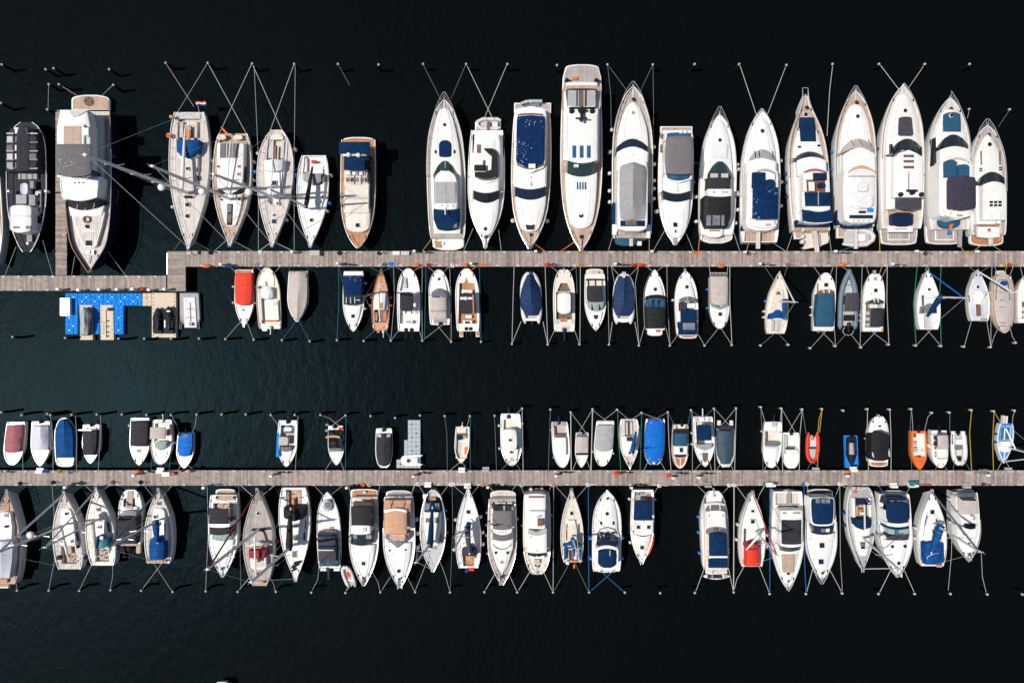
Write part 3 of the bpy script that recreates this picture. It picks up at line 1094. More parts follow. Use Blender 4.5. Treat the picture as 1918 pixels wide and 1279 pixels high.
for x in (983, 1005):
    q = MB()
    q.tube([pt(x - cx(370), 373, .85), pt(994 - cx(370) + (x - 994) * .35, 362, 1.4)], .035, 5)
    q.build('wiper', 'bk', K.root)
Q('foredeck_trunk', 965, 1022, 366, 434, (.7, .35), 'w', b=(8, 0), tp=[1, .97, .87, .72, .5], r=(0, 7), cr=.08)
G('foredeck_hatch', [(984, 421), (1002.5, 421), (1000, 430.5), (987, 430.5)], .5, 'ch', sk=.1)
BX('windlass', 992, 996, 437, 442, .35, 'bk')
BX('anchor_roller', 991, 993.5, 440, 462, .2, 'ss')
R(0, .75, .75, .5, .03, False, 5)
F('l', [412], 'ruw', .25, .2)
F('r', [413], 'ruw', .25, .2)

B('motor_yacht', 'yacht', 'largest white yacht', 'largest white yacht of its row with blue roof windows and black domes', (1088.6, 466), (1089.5, 168), 39, 'y', 2.3, 'w', 'tk')
PL(1053, 1127, 170, 121, 'tg', .75, tp=[1, .97, .8], r=(0, 6))
for x in (1062, 1117):
    DM(151, x, 4, -.9, 'bk', n='mooring_bollard', ht=.35)
BX('stern_locker', 1060, 1119, 154, 161, -.9, 'w')
BX('folded_fender_bag', 1073, 1082, 144, 150, -1.2, 'or')
Q('superstructure', 1056, 1123, 172, 300, 1.3, 'w')
Q('aft_deck', 1054, 1126, 160, 200, 1.25, 'tk', r=(3, 0))
Q('cockpit_frame', 1060, 1119, 166, 203, 2.0, 'bk', tp=[1, .86], r=(2, 0), bv=.02)
for a, c_, mm in ((1063, 1080, 'gl2'), (1082, 1085, 'gy'), (1086, 1092, 'br'), (1092.5, 1096, 'tk'), (1099, 1116, 'gl2')):
    Q('cockpit_pane', a, c_, 169, 201, 2.05, mm, sk=.06)
Q('radar_arch', 1064, 1114, 198, 203, 2.6, 'w', b=(2, -2))
Q('cabin_roof', 1061, 1120, 203, 300, 2.2, 'w', b=(0, 6), tp=[1, 1, 1, .97], cr=.06)
BX('roof_bar', 1066, 1114, 200.5, 203, 2.65, 'bk', sk=.2)
DM(208.5, 1070.5, 4.5, 2.3, 'bk', ht=.35)
DM(208.5, 1109, 4.5, 2.3, 'bk', ht=.35)
o = DM(207, 1090, 6.5, 2.4, 'bk', ht=.5, n='radar_mount')
q = MB()
q.box(pt(0, 222, 3.0), (1.3, .16, .16))
q.tube([pt(0, 207, 2.8), pt(0, 228, 3.0)], .16, 6)
q.tube([pt(-7, 206, 2.8), pt(7, 206, 2.8)], .15, 6)
q.build('radar_bar', 'bk', o)
for x in (1072, 1085.8, 1099):
    Q('roof_window', x, x + 7.4, 273, 296, 2.27, 'gb', sk=.05, bv=.01)
Q('windshield', 1063, 1115, 301, 325, (2.1, .85), 'gg', b=(6, 7), bv=.02, tp=[.98, 1])
BX('dash_paper', 1075, 1084, 308, 313, 2.1, 'w', sk=.3)
Q('foredeck_trunk', 1059, 1118, 323, 428, (.8, .4), 'w', b=(8, 0), tp=[1, .98, .93, .82, .62], r=(0, 13), cr=.1)
for i in range(4):
    BX('trunk_window', 1080.3 + 4.9 * i, 1083.3 + 4.9 * i, 341, 355, .87, 'gb', sk=.06)
RH(404, 1088.6, 4.6, .5, 'ch')
BX('windlass', 1086, 1092, 440, 447, .3, 'bk')
BX('anchor_roller', 1087.6, 1089.6, 446, 464, .3, 'ss')
R(0, .3, .7, .5, .03, False, 3)

B('motor_yacht', 'yacht', 'grey-covered flybridge yacht', 'white flybridge yacht under a long grey ridged cover, blue windscreen cover and teal dinghy', (1186, 162), (1184, 446), 38, 'Y', 2.0, 'w', 'tg', bul=.25)
PL(1149, 1217, 436, 446, 'tg', .7)
Q('covered_tender', 1152, 1195, 434, 461, 1.35 - dz(440), 'tb', r=(6, 8), cr=.25)
BX('gangway', 1179, 1186, 432, 461, 1.75 - dz(440), 'tl', sk=.12)
for y in (438, 456):
    BX('outboard_cowl', 1194, 1202, y - 4, y + 4, 1.5 - dz(440), 'w')
P('foredeck_trunk', 192, 290, [-14, -9, -8.5], (.25, .75), 'w', r=(14, 0), cr=.1)
RH(212, 1185.5, 3.1, .42, 'gy')
P('superstructure', 292, 420, -9, 1.0, 'w')
Q('windshield', 1155, 1214, 276, 288, (.85, 1.6), 'gn', b=(-16, -12), bv=.02)
Q('cabin_roof', 1155.5, 1214, 286, 320, 1.75, 'w', b=(-11, 0))
for y in (288, 294, 304):
    BX('roof_light', 1184.5, 1187, y, y + 2.5, 1.83, 'lg', sk=.15)
Q('flybridge_coaming', 1157, 1213, 300, 433, 2.3, 'w', b=(-6, 0), r=(6, 9), tp=[.95, 1, 1, 1])
Q('flybridge_cover', 1159, 1212, 307, 413, (2.5, 2.3), 'gy', b=(-3, 0), r=(10, 5), ridge=.85, nz=.1, bv=.3)
Q('aft_seat', 1162, 1208, 413, 424, 2.4, 'nv')
BX('aft_table', 1172, 1193, 413, 422, 2.55, 'br')
for a, c_ in ((1146, 1154), (1210, 1219)):
    Q('side_cover', a, c_, 380, 420, .7, 'nv', tp=[.6, 1, .8])
BX('stern_seat', 1147, 1155, 420, 440, .5, 'w')
BX('stern_seat', 1211, 1218, 420, 446, .5, 'w')
Q('cockpit_sole', 1156, 1208, 428, 440, .15, 'tk')
R(0, .3, .7, .5, .03, False, 9)
F('l', [241, 283, 323, 356, 377], 'ruw', .2, .3)
F('r', [273.5, 306, 337, 352, 371], 'ruw', .2, .3)

B('motor_yacht', 'yacht', 'grey-topped white yacht', 'white yacht with a plain grey flybridge top and dark wraparound windscreens', (1265, 457), (1267, 246), 33, 'y', 1.9, 'w', 'w')
PL(1237, 1297, 248, 237, 'tk', .65)
Q('superstructure', 1241, 1296, 244, 350, 1.0, 'w')
for y0, y1 in ((251, 260), (271, 286)):
    Q('side_opening', 1237, 1244, y0, y1, 1.05, 'br', sk=.1)
Q('flybridge_coaming', 1245, 1298, 244, 338, 2.1, 'w', r=(5, 4), b=(0, 5))
Q('aft_screen', 1249, 1294, 250, 259, 2.3, 'gb', b=(-2, 0))
for x in (1272, 1280):
    BX('flybridge_gear', x, x + 6, 244, 250, 2.4, 'w')
Q('bimini', 1245.5, 1299.5, 257, 325, 3.3, 'gys', fl=.07, cr=.15, b=(-2, 2), tp=[.93, 1, 1, .93])
Q('flybridge_screen', 1248, 1293, 323, 336, (2.7, 2.0), 'gb', b=(3, 5), tp=[1, .9])
Q('cabin_roof', 1243, 1293.5, 333, 357, (1.75, 1.6), 'w', b=(4, 6))
for y in (344, 350, 355):
    BX('roof_light', 1268, 1270, y, y + 2.5, 1.78, 'lg', sk=.15)
Q('windshield', 1242, 1293, 356, 373, (1.5, .7), 'gk', b=(6, 6), bv=.02)
Q('foredeck_moulding', 1243, 1291, 372, 445, (.65, .25), 'w', b=(6, 0), tp=[1, .97, .85, .55], cr=.1, r=(0, 8))
H(419.5, 1265, 4, 5.5, .42)
BX('anchor_plank', 1261.5, 1267.5, 444, 458, .25, 'tk')
BX('windlass', 1264, 1267, 431, 436, .5, 'bk')
R(0, .45, .65, .5, .026, False, 2)
F('l', [395], 'ruw', .25, .3)
F('r', [305, 340], 'gr', .15, .4)

B('motor_yacht', 'yacht', 'black-canopied sport yacht', 'white sport yacht with black canopy, white arch and rounded beige stern platform', (1348, 214), (1342, 440), 35, 'y', 1.6, 'w', 'w', gm='lg', wells=[(352, 424, 22, 22, .5, 'tg')])
PL(1312, 1372, 432, 456, 'tl', .6, r=(0, 12))
P('foredeck_moulding', 226, 335, [-5, -9, -9, -8], (.15, .55), 'w', r=(8, 0), cr=.1)
RH(263, 1348, 3.2, .38, 'ch')
Q('sunpad', 1333, 1363, 270, 298, .6, 'wc', r=(3, 2))
Q('windshield', 1325, 1371, 326, 334, (.65, 1.35), 'gg', b=(-24, -12), bv=.02)
Q('front_cover', 1327, 1368, 330, 355, (1.4, 1.6), 'ch', b=(-10, 0), cr=.1)
BX('dash_panel', 1331, 1345, 325, 333, 1.62, 'lg', sk=.2)
BX('dash_panel', 1351, 1364, 325, 333, 1.62, 'lg', sk=.2)
Q('canopy', 1319, 1368, 367, 427, (1.9, 1.3), 'bk', tp=[1, 1.02, 1.05, .75], cr=.15, b=(-2, 0))
for x0, x1 in ((1323, 1332), (1334.5, 1349), (1351, 1357)):
    Q('canopy_window', x0, x1, 403, 423, (1.72, 1.5), 'gc', sk=.05)
Q('radar_arch', 1325.5, 1371, 354, 367, 2.1, 'w', b=(0, 2), tp=[.98, 1])
for x in (1337, 1355, 1361):
    DM(360, x, 2.2, 2.1, 'gl2')
Q('transom_moulding', 1320, 1355, 427, 445, .4, 'w', r=(0, 6), tp=[1, .9])
BX('stern_lettering', 1329, 1349, 431, 433, .43, 'ch', sk=.1)
R(0, .5, .65, 1, .026, True, 14)
F('r', [307, 360, 417], 'ruw', .2, .3)
F('l', [368, 414], 'ruw', .2, .4)
F('l', [305], 'gr', .15, .4)

B('motor_yacht', 'yacht', 'navy-biminied flybridge yacht', 'white flybridge yacht with a large dark blue speckled bimini and teak stern deck', (1427, 207), (1423, 454), 37, 'y', 1.7, 'w', 'w', wells=[(428, 452, 28, 29, .35, 'tk')])
P('foredeck_moulding', 222, 320, [-6, -9, -8, -8], (.2, .6), 'w', r=(9, 0), cr=.1)
RH(246, 1427.5, 3.6, .42, 'ch')
P('superstructure', 305, 425, -9, .8, 'w')
Q('windshield', 1405, 1451, 294, 302, (.62, 1.3), 'gl2', b=(-14, -4), bv=.02)
for x in (1413, 1421, 1446):
    q = MB()
    q.tube([pt(x - cx(290), 283, .9), pt(x + 2 - cx(290), 295, 1.3)], .04, 5)
    q.build('wiper', 'ch', K.root)
Q('cabin_roof', 1398, 1454, 300, 330, (1.35, 1.5), 'w', b=(-4, 0), r=(4, 0))
Q('flybridge_coaming', 1399, 1457, 318, 432, 2.0, 'w', b=(-7, 0), r=(5, 12))
Q('flybridge_screen', 1411, 1453, 324, 327, (2.05, 2.2), 'tp', b=(-8, -7), bv=.02)
Q('seat_cover', 1410, 1433, 323, 352, 2.45, 'nv', sk=.4)
BX('dash_panel', 1435, 1452, 326, 337, 2.4, 'w')
Q('seat_cover', 1433, 1452, 336, 352, 2.5, 'nv', r=(8, 0), sk=.4)
Q('bimini', 1409.5, 1457.5, 351, 410, 3.4, 'nvs', fl=.07, cr=.15)
Q('radar_arch', 1410, 1455, 412, 424, 2.4, 'w', b=(2, 4), tp=[.8, 1])
BX('arch_light', 1435, 1443, 419, 423, 2.6, 'gl2', sk=.2)
Q('stern_bench', 1389, 1403, 412, 432, .5, 'nv', tp=[.7, 1])
BX('cushion', 1390, 1397, 402, 412, .45, 'br')
Q('aft_rail', 1402, 1450, 428, 434, .4, 'w')
BX('gangway', 1416.5, 1424, 430, 466, .5, 'tl', sk=.12)
R(0, .65, .65, 1, .026, True, 3)
F('l', [316, 363, 392], 'ruw', .2, .4)
F('r', [300, 340, 385], 'ruw', .2, .4)

B('motor_yacht', 'yacht', 'long-sunpad flybridge yacht', 'flybridge yacht with rectangular navy foredeck sunpad, protruding prow and dinghy at stern', (1509, 180), (1520, 432), 37.5,
  [(0, .14), (.05, .16), (.1, .3), (.18, .56), (.28, .79), (.4, .94), (.52, 1), (.8, .99), (1, .92)], 1.9, 'w', 'tk')
PL(1488, 1551, 431, 448, 'tk', .6)
P('foredeck_trunk', 218, 296, [-17, -11, -9, -8], (.15, .5), 'w', cr=.06)
H(214.5, 1509.5, 3.4, h=.05)
Q('sunpad', 1499, 1527.5, 220, 265, .55, 'nv', tp=[.85, 1, 1], bv=.04)
for x, y in ((1494, 243.5), (1531, 247)):
    RH(y, x, 1.6, .32)
for x, y in ((1497.5, 275.5), (1534, 273)):
    H(y, x, 3, 2, .42)
P('superstructure', 304, 415, -10, .9, 'w')
Q('windshield', 1492, 1543, 293, 303, (.6, 1.5), 'gn', b=(-9, -8), bv=.02)
Q('cabin_roof', 1494, 1548, 301, 330, (1.6, 1.7), 'w', b=(-7, -6))
Q('flybridge_coaming', 1503, 1555, 322, 416, 2.1, 'w', b=(-5, 3))
Q('flybridge_screen', 1505, 1549, 322, 325.5, 2.2, 'mv', b=(-6, -5), bv=.02)
Q('flybridge_floor', 1511, 1546, 337, 360, 2.15, 'wd', sk=.04)
SEAT(1504, 1523, 324, 337, 2.5, 'w')
SEAT(1504, 1511, 337, 359, 2.45, 'w')
Q('seat_cover', 1523, 1548, 324, 337, 2.55, 'nv', sk=.4)
BX('flybridge_table', 1515, 1526, 341, 358, 2.75, 'w', sk=.08)
Q('seat_cover', 1533, 1546, 342, 352, 2.6, 'nv', r=(4, 4), sk=.4)
Q('folded_bimini', 1508, 1556, 360, 386, (3.0, 2.8), 'nv', fl=.1, cr=.15)
q = MB()
q.tube([pt(16, 358, 3.1), pt(15, 384, 3.15)], .06, 6)
q.build('bimini_pole', 'ss', K.root)
Q('radar_arch', 1511, 1556, 383, 393, 2.6, 'w', b=(2, 4), tp=[1, .92])
Q('aft_awning', 1503, 1559, 392, 415, 2.5, 'nv', fl=.08, b=(4, 3))
Q('awning_edge', 1504, 1559, 414, 416, 2.48, 'w', b=(3, 3), fl=.1)
Q('aft_screen', 1493, 1556, 412, 424, .9, 'nv', tp=[1, .97])
for x, y in ((1504, 431), (1503.5, 443), (1503, 453)):
    DM(y, x, 3.8, -.2, 'ruw', n='stern_fender', ht=.3)
G('tender', [(1505, 438), (1550, 437), (1553, 446), (1551, 455), (1534, 462), (1507, 467), (1503, 464), (1509, 460), (1506, 449)], 1.15 - dz(431), 'c', sk=.5)
BX('tender_seat', 1531, 1538, 438, 462, 1.25 - dz(431), 'gy', sk=.2)
G('gangway', [(1520, 429), (1530, 429), (1535, 471), (1527, 472)], [1.7 - dz(431)] * 4, 'tl', sk=.12)
R(0, .6, .75, 1, .028, True, 15)
F('l', [324, 340, 367], 'ry', .15, .4)

B('motor_yacht', 'yacht', 'white-covered flybridge yacht', 'white flybridge yacht with embossed white cover and white inflatable across its stern', (1603, 170), (1604, 424), 38.5, 'y', 1.9, 'w', 'tk')
PL(1568, 1635, 422, 446, 'tk', .6)
P('foredeck_trunk', 196, 290, [-10, -9, -8, -8], (.2, .6), 'w', r=(8, 0), cr=.1)
RH(218.5, 1606, 3.4, .4, 'ch')
P('superstructure', 291, 410, -9, .95, 'w')
Q('windshield', 1578, 1637, 277, 287, (.65, 1.4), 'tp', b=(-17, -10), bv=.02)
for x in (1593, 1609, 1626):
    q = MB()
    q.tube([pt(x - cx(270), 262, .95), pt(x + 7 - cx(270), 273, 1.35)], .045, 5)
    q.build('wiper', 'br', K.root)
Q('cabin_roof', 1580, 1640, 286, 322, (1.6, 1.7), 'w', b=(-10, -6), r=(3, 0))
Q('flybridge_coaming', 1580, 1642, 316, 419, 2.1, 'w', b=(-8, 0), r=(6, 10), tp=[.97, 1, 1, .93])
Q('flybridge_screen', 1588, 1640, 322, 325, 2.15, 'pe', b=(-12, -9), bv=.02)
o = Q('flybridge_cover', 1589, 1638, 324, 392, 2.35, 'wc', b=(-8, 0), r=(4, 14), nz=.04)
BX('cover_fold', 1591, 1638, 329, 331, 2.55, 'gl2', sk=.3, par=o)
Q('covered_seat', 1607, 1626, 341, 359, 2.75, 'wc', sk=.4, r=(5, 5), par=o)
Q('covered_seat', 1604, 1636, 366, 390, 2.6, 'wc', sk=.4, r=(4, 10), par=o)
BX('flybridge_hatch', 1610, 1622, 395, 399, 2.4, 'bk', sk=.2)
BX('towel', 1626, 1636, 390, 397, 2.4, 'pb', sk=.2)
Q('aft_stripe', 1592, 1635, 403, 409, 2.3, 'nv')
for x in (1598, 1609, 1618, 1628):
    Q('rolled_cushion', x, x + 9, 410, 417, 2.45, 'wc', r=(3, 3))
Q('side_cover', 1567, 1586, 384, 421, .6, 'nv', tp=[.7, 1, 1])
BX('side_locker', 1569, 1574, 396, 413, .66, 'gl2', sk=.2)
Q('aft_rail', 1577, 1633, 419, 425, .5, 'nv', b=(0, 3))
q = MB()
ps = [pt(x - 1604, y, 1.0 - dz(424)) for x, y in ((1578, 457), (1600, 459), (1622, 458), (1634, 450), (1636, 443), (1630, 435), (1612, 431), (1585, 432))]
q.tube(ps, [.15] + [.28] * 6 + [.15], 9)
o = q.build('tender', 'ruw', K.root)
Q('tender_floor', 1582, 1628, 434, 456, .95 - dz(424), 'lg', sk=.3, par=o)
SEAT(1603, 1622, 438, 452, 1.35 - dz(424), 'w', par=o, r=(4, 4))
BX('gangway', 1599.5, 1607, 426, 466, 1.75 - dz(424), 'tl', sk=.12)
R(0, .65, .7, 1, .028, True, 9)
F('l', [197 + 85, 315, 354], 'pb', .15, .4)

B('motor_yacht', 'yacht', 'triple-skylight yacht', 'white hardtop yacht with three brown skylights and square dark foredeck pad', (1692, 160), (1690, 428), 40.5, 'y', 2.0, 'w', 'tl', wells=[(392, 424, 27, 25, .4, 'tk')])
PL(1648, 1719, 422, 459, 'tg', .65, r=(0, 5), tp=[1, .97, .9])
o = BX('platform_inlay', 1662, 1704, 435, 450, .7 - dz(428), 'w', sk=.05)
BX('inlay_planking', 1664, 1702, 434, 448, .73 - dz(428), 'tg', sk=.04, par=o)
P('foredeck_moulding', 176, 290, [-6, -9, -9, -9], (.2, .6), 'w', r=(9, 0), cr=.1)
RH(207.7, 1695, 3.4, .42, 'bk')
G('sunpad', [(1685, 221), (1690, 219), (1703, 219), (1708, 221), (1711, 252), (1707, 254.5), (1687, 254.5), (1683.5, 252)], .72, 'chs', sk=.2)
P('superstructure', 294, 392, -10, 1.0, 'w')
Q('windshield', 1671.5, 1727, 277, 291, (.7, 1.65), 'gk', b=(-17, -11), bv=.02)
Q('hardtop', 1674, 1729, 292, 370, 1.95, 'w', b=(-11, 0), cr=.1, r=(4, 0))
for y in (290, 300, 311):
    BX('skylight', 1692.5, 1712, y, y + 5, 2.1, 'br', sk=.08)
BX('roof_groove', 1701.5, 1703, 322, 356, 2.09, 'ch', sk=.06)
o = BX('radar_scanner', 1699, 1719, 355, 358, 2.9, 'bk', sk=.2)
DM(361, 1708, 4.5, 2.1, 'bk', n='scanner_base', ht=.5, par=o)
DM(364.5, 1687, 4.2, 2.1, 'bk', ht=.35)
DM(364.5, 1726, 4.2, 2.1, 'bk', ht=.35)
Q('awning', 1677, 1726, 369, 390, (1.9, 1.8), 'chs', fl=.07, b=(0, 4))
Q('side_window', 1666.5, 1673, 270, 336, .95, 'gk', tp=[.6, 1, .5])
BX('cockpit_panel', 1680, 1706, 393, 398, .4, 'pe')
Q('cockpit_cover', 1669, 1711, 399, 425, .45, 'gn', r=(3, 8), tp=[1, .97])
Q('transom_moulding', 1663, 1711, 423, 435, .3, 'w', b=(0, 0), tp=[1, .95])
BX('stern_lettering', 1676, 1699, 428, 430, .33, 'gy', sk=.1)
R(0, .62, .75, 1.5, .03, True, 4, 'r')
R(.02, .5, .7, 0, .024, True, 0, 'l')
F('l', [277], 'ry', .15, .4)

B('motor_yacht', 'yacht', 'purple-topped flybridge yacht', 'white flybridge yacht with blue foredeck pad and dark purple bimini', (1780, 183), (1780, 430), 39.5, 'y', 1.9, 'w', 'tl')
PL(1734, 1803, 424, 458, 'tg', .6, r=(0, 5), tp=[1, .98, .92])
o = BX('platform_inlay', 1751, 1787, 430, 450, .66 - dz(430), 'w', sk=.05)
BX('inlay_planking', 1753.5, 1784.5, 429, 448, .69 - dz(430), 'tg', sk=.04, par=o)
P('foredeck_moulding', 205, 290, [-7, -9, -9], (.2, .55), 'w', r=(9, 0), cr=.08)
Q('sunpad', 1767, 1800, 214, 247, .55, 'tb', b=(-4, 0), tp=[.9, 1, 1])
RH(216.5, 1782, 3.4, .6, 'bk')
P('superstructure', 284, 410, -12, .9, 'w')
Q('windshield', 1758, 1814, 272, 281, (.65, 1.5), 'gk', b=(-20, -7), bv=.02)
Q('cabin_roof', 1761, 1817, 281, 304, (1.6, 1.7), 'w', b=(-7, -5))
Q('side_window', 1749.5, 1754.5, 258, 366, .95, 'gk', tp=[.4, 1, .4])
Q('flybridge_coaming', 1760, 1822, 298, 408, 2.1, 'w', b=(-8, 4), r=(8, 8))
Q('flybridge_screen', 1770, 1817, 304, 307, 2.2, 'tp', b=(-9, -8), bv=.02)
Q('seat_cover', 1770, 1792, 303, 332, 2.5, 'tb', sk=.4, b=(-4, 0))
BX('dash_panel', 1795, 1812, 302, 309, 2.5, 'w')
Q('seat_cover', 1794, 1816, 308, 330, 2.6, 'tb', r=(6, 0), sk=.4)
Q('bimini', 1774, 1828, 331, 392, 3.4, 'pu', fl=.07, cr=.15, b=(-2, 2), r=(3, 2))
Q('radar_arch', 1768, 1822, 391, 404, 2.5, 'w', b=(2, 5), tp=[1, .9])
DM(400, 1778, 4, 2.5)
DM(403, 1791, 3, 2.5)
BX('arch_light', 1793, 1803, 402, 405, 2.7, 'gy', sk=.2)
Q('aft_seat_cover', 1759, 1799, 398, 428, .5, 'tb', r=(0, 12))
G('wind_spinner', [(1778, 428), (1780, 421), (1784, 419), (1786, 421), (1783, 424), (1784, 432), (1780, 433)], 1.2, 'or', sk=.1)
DM(434.5, 1780, 3.4, .3, 'pb', n='mooring_ball', ht=.22)
BX('gangway', 1794.5, 1802, 408, 463, 1.6 - dz(430), 'gy', sk=.12)
R(0, .6, .75, 2, .03, True, 12, 'r')
R(.03, .5, .7, 0, .024, True, 0, 'l')

B('motor_yacht', 'yacht', 'orange-teak-sterned yacht', 'white hardtop yacht with six small black roof windows and orange teak stern', (1850, 235), (1853, 440), 33.5, 'Y', 1.7, 'w', 'tg', wells=[(413, 436, 22, 24, .35, 'to')])
PL(1817, 1879, 432, 461, 'to', .6, r=(0, 8))
P('foredeck_moulding', 252, 340, [-13, -8, -8], (.2, .55), 'w', r=(13, 0), cr=.1)
RH(271, 1853, 3.8, .4, 'bk')
for x, y in ((1837.5, 316), (1874.5, 314)):
    for k in (0, 4):
        BX('deck_vent', x - 2.8, x + 2.8, y + k - 1.2, y + k + 1.2, .58, 'bk', sk=.15)
for xa, xb, t in ((1838, 1839.2, 0), (1873, 1874.4, 1)):
    BX('hand_rail', xa, xb, 283, 309, .62, 'br', sk=.15)
P('superstructure', 348, 420, -10, .9, 'w')
Q('windshield', 1835, 1882, 334, 346, (.65, 1.45), 'gk', b=(-12, -6), bv=.02)
Q('hardtop', 1841, 1885, 347, 412, 1.75, 'w', b=(-7, 0), cr=.08, tp=[.98, 1, 1])
for i in range(3):
    for j in range(2):
        BX('roof_window', 1853.5 + 8.2 * i, 1860 + 8.2 * i, 376.5 + 6 * j, 381 + 6 * j, 1.85, 'bk', sk=.08)
for x, y, r_ in ((1855, 405, 3.4), (1871.5, 416, 3), (1872, 405, 4)):
    DM(y, x, r_, 1.8, 'w')
SEAT(1832, 1873, 425, 436, .2, 'w')
Q('transom_moulding', 1832, 1873, 436, 444, .3, 'w', b=(0, 2))
BX('cushion', 1850, 1856, 428, 434, .25, 'mv', sk=.1)
BX('gangway', 1852, 1860, 435, 461, 1.0 - dz(440) + .3, 'tl', sk=.12)
R(0, .6, .7, 2, .03, True, 12)
# ================================================================ row below the upper pontoon
ROW = 'boats moored below the upper pontoon'
B('motorboat', 'boat', 'red-covered motorboat', 'small white motorboat under a bright red cover, bow to open water', (456.5, 610), (457.5, 505), 18, 'm', .85, dm='w')
BX('stern_bench', 443, 471, 506, 511, .05, 'to', sk=.2)
Q('boat_cover', 440, 472, 511, 572, (.75, .55), 'rd', tp=[.98, 1, 1, .95], r=(0, 10), cr=.15, nz=.03)
H(580.6, 455.6, 1.7)
BX('anchor_roller', 455, 458, 600, 613, .1, 'ss')
F('r', [537, 567], 'ruw', .13)
F('l', [537, 567], 'ruw', .13)

B('motorboat', 'boat', 'cream open launch', 'cream open launch with varnished rails and a tilted grey outboard', (499, 501), (505.5, 616), 22.5, 'b', .8, 'c', 'c', gm='tk', wells=[(536, 606, 18, 15, .45, 'c')])
Q('foredeck_cover', 486, 514, 510, 536, .12, 'c', r=(8, 0))
Q('seat_cover', 489, 511, 538, 560, .3, 'wc', r=(4, 4), cr=.15, nz=.1)
Q('engine_box', 496, 522, 562, 600, .35, 'c')
BX('box_lip', 497, 522, 563, 565, .42, 'w', sk=.2)
BX('locker', 511, 519, 565, 572, .4, 'lg', sk=.1)
BX('stern_bar', 496, 520, 600, 602.5, .45, 'rd', sk=.1)
BX('side_bench', 485, 490, 540, 600, .1, 'lg')
BX('folded_oar', 497, 500, 527, 536, .2, 'gy', sk=.1)
BX('bathing_step', 491, 500, 614, 620, -.2, 'w')
E(613, 506, .9, 'al', 14)
R(0, .4, .3, .3, .024, sides='l')

B('motorboat', 'boat', 'beige-tented motorboat', 'small motorboat fully wrapped in a beige ridged tent cover', (556, 603), (559, 508), 19.5, 'm', .8, dm='tp')
P('boat_cover', 509, 600, -.9, (.4, .75, .75, .35), 'tp', tp=[.98, 1, 1, .96], ridge=.4, nz=.08, bv=.25, r=(3, 8))
for x in (544, 571.5):
    BX('cleat', x, x + 2, 516, 520, .55, 'bk', sk=.1)

B('motorboat', 'boat', 'navy-canopied pilot boat', 'white motorboat with dark blue canopy and green side glass, bow to open water', (661.5, 621), (662, 508), 20, 'm', 1.0, dm='w')
Q('stern_seat', 645, 679, 509, 516, .15, 'w')
Q('canopy', 642.5, 678, 516, 552, (1.3, 1.5), 'nvs', cr=.15, tp=[1, 1, .97])
Q('side_curtain', 667, 679, 517, 556, (1.0, 1.1), 'bk')
Q('windshield', 644, 676, 552, 570, (1.3, .5), 'gg', b=(0, 2), tp=[1, .97])
for x in (648, 656, 664):
    BX('screen_frame', x, x + 1, 554, 568, 1.1, 'w', sk=.4)
SEAT(663, 674, 556, 563, .9)
P('foredeck_moulding', 572, 612, [-5, -5, -4], (.3, .12), 'w', r=(0, 8), cr=.08)
H(592, 661, 3.3, h=.22)
F('r', [530.5, 578], 'ruw', .14)

B('sailing_boat', 'sailing boat', 'tan-decked wooden sailboat', 'slim wooden sailboat with tan deck, white cockpit covers and red fenders', (713.5, 502), (712.5, 619), 17, 's', .8, 'wd', 'pe', wells=[(579, 604, 12, 11, .5, 'br')])
Q('coachroof', 700, 727, 547, 580, .3, 'w', tp=[.8, 1, 1], r=(4, 0))
Q('roof_side', 715, 726, 549, 580, .34, 'vh', tp=[.8, 1, 1], sk=.1)
BX('deck_strip', 712.8, 714.2, 506, 545, .06, 'cap', sk=.1)
H(535.5, 713.5, 2.7, h=.02, gm='gy')
SEAT(702, 707, 585, 601, -.1, 'to')
SEAT(718, 724, 583, 601, -.1, 'to')
BX('companionway', 710, 717, 567, 578, .4, 'to')
BX('rudder_head', 706, 711, 619, 623, .1, 'or')
E(621, 718, .7, 'al', 15)
M((713.5, 546), (683, 555), r=.08, boom=(711.5, 602, .9), bm='c', br=.1, sp=(.6,), hb=.3, mm='wd', sl=.6, stay='cap', sr=.015)
F('l', [557, 572], 'rd', .14, .3)
F('r', [557, 572], 'rd', .14, .3)

B('motorboat', 'boat', 'black-topped centre-console boat', 'white open fishing boat with black top and twin black outboards', (764.5, 503), (765.5, 620.5), 21.5, 'b', .9, dm='w', wells=[(518, 545, 11, 16, .35, 'w'), (547, 606, 16, 17, .5, 'w')])
SEAT(755, 762, 520, 540, -.05, 'lg', tp=[.6, 1])
BX('helm_console', 756, 770, 552, 568, .5, 'w')
SEAT(753, 776, 575, 582, .1)
Q('t_top', 749, 774, 547, 583, 2.0, 'ch', fl=.07, cr=.08, r=(4, 4))
for x in (759, 770):
    BX('rod_holder', x, x + 2, 583, 587, 1.5, 'bk', fl=.1)
SEAT(757, 773, 600, 607, .2, 'w', r=(0, 4))
BX('bait_well', 760, 769, 601, 605, .28, 'gp', sk=.1)
E(617, 760, .85, 'bk', 21)
E(617, 770.5, .85, 'bk', 21)

B('motorboat', 'boat', 'beige-canopied runabout', 'white motorboat with beige canopy, taupe screen and one black outboard', (821.5, 505), (824, 608.5), 19.8, 'b', .9, dm='w')
H(522.7, 822.4, 2.4, h=.1)
P('foredeck_moulding', 512, 545, [-6, -5, -5], (.08, .3), 'w', r=(5, 0))
Q('windshield', 808, 838, 548, 558, (.5, 1.1), 'gc', b=(-8, -3))
Q('canopy', 805, 836, 557, 597, (1.3, 1.1), 'tp', cr=.15, nz=.03)
BX('canopy_seam', 806, 834, 582, 583, 1.42, 'br', sk=.1)
Q('transom_well', 812, 838, 598, 606, .06, 'gy', sk=.2)
E(606, 825, 1.0, 'bk', 4)
R(0, .35, .4, .4, .02)

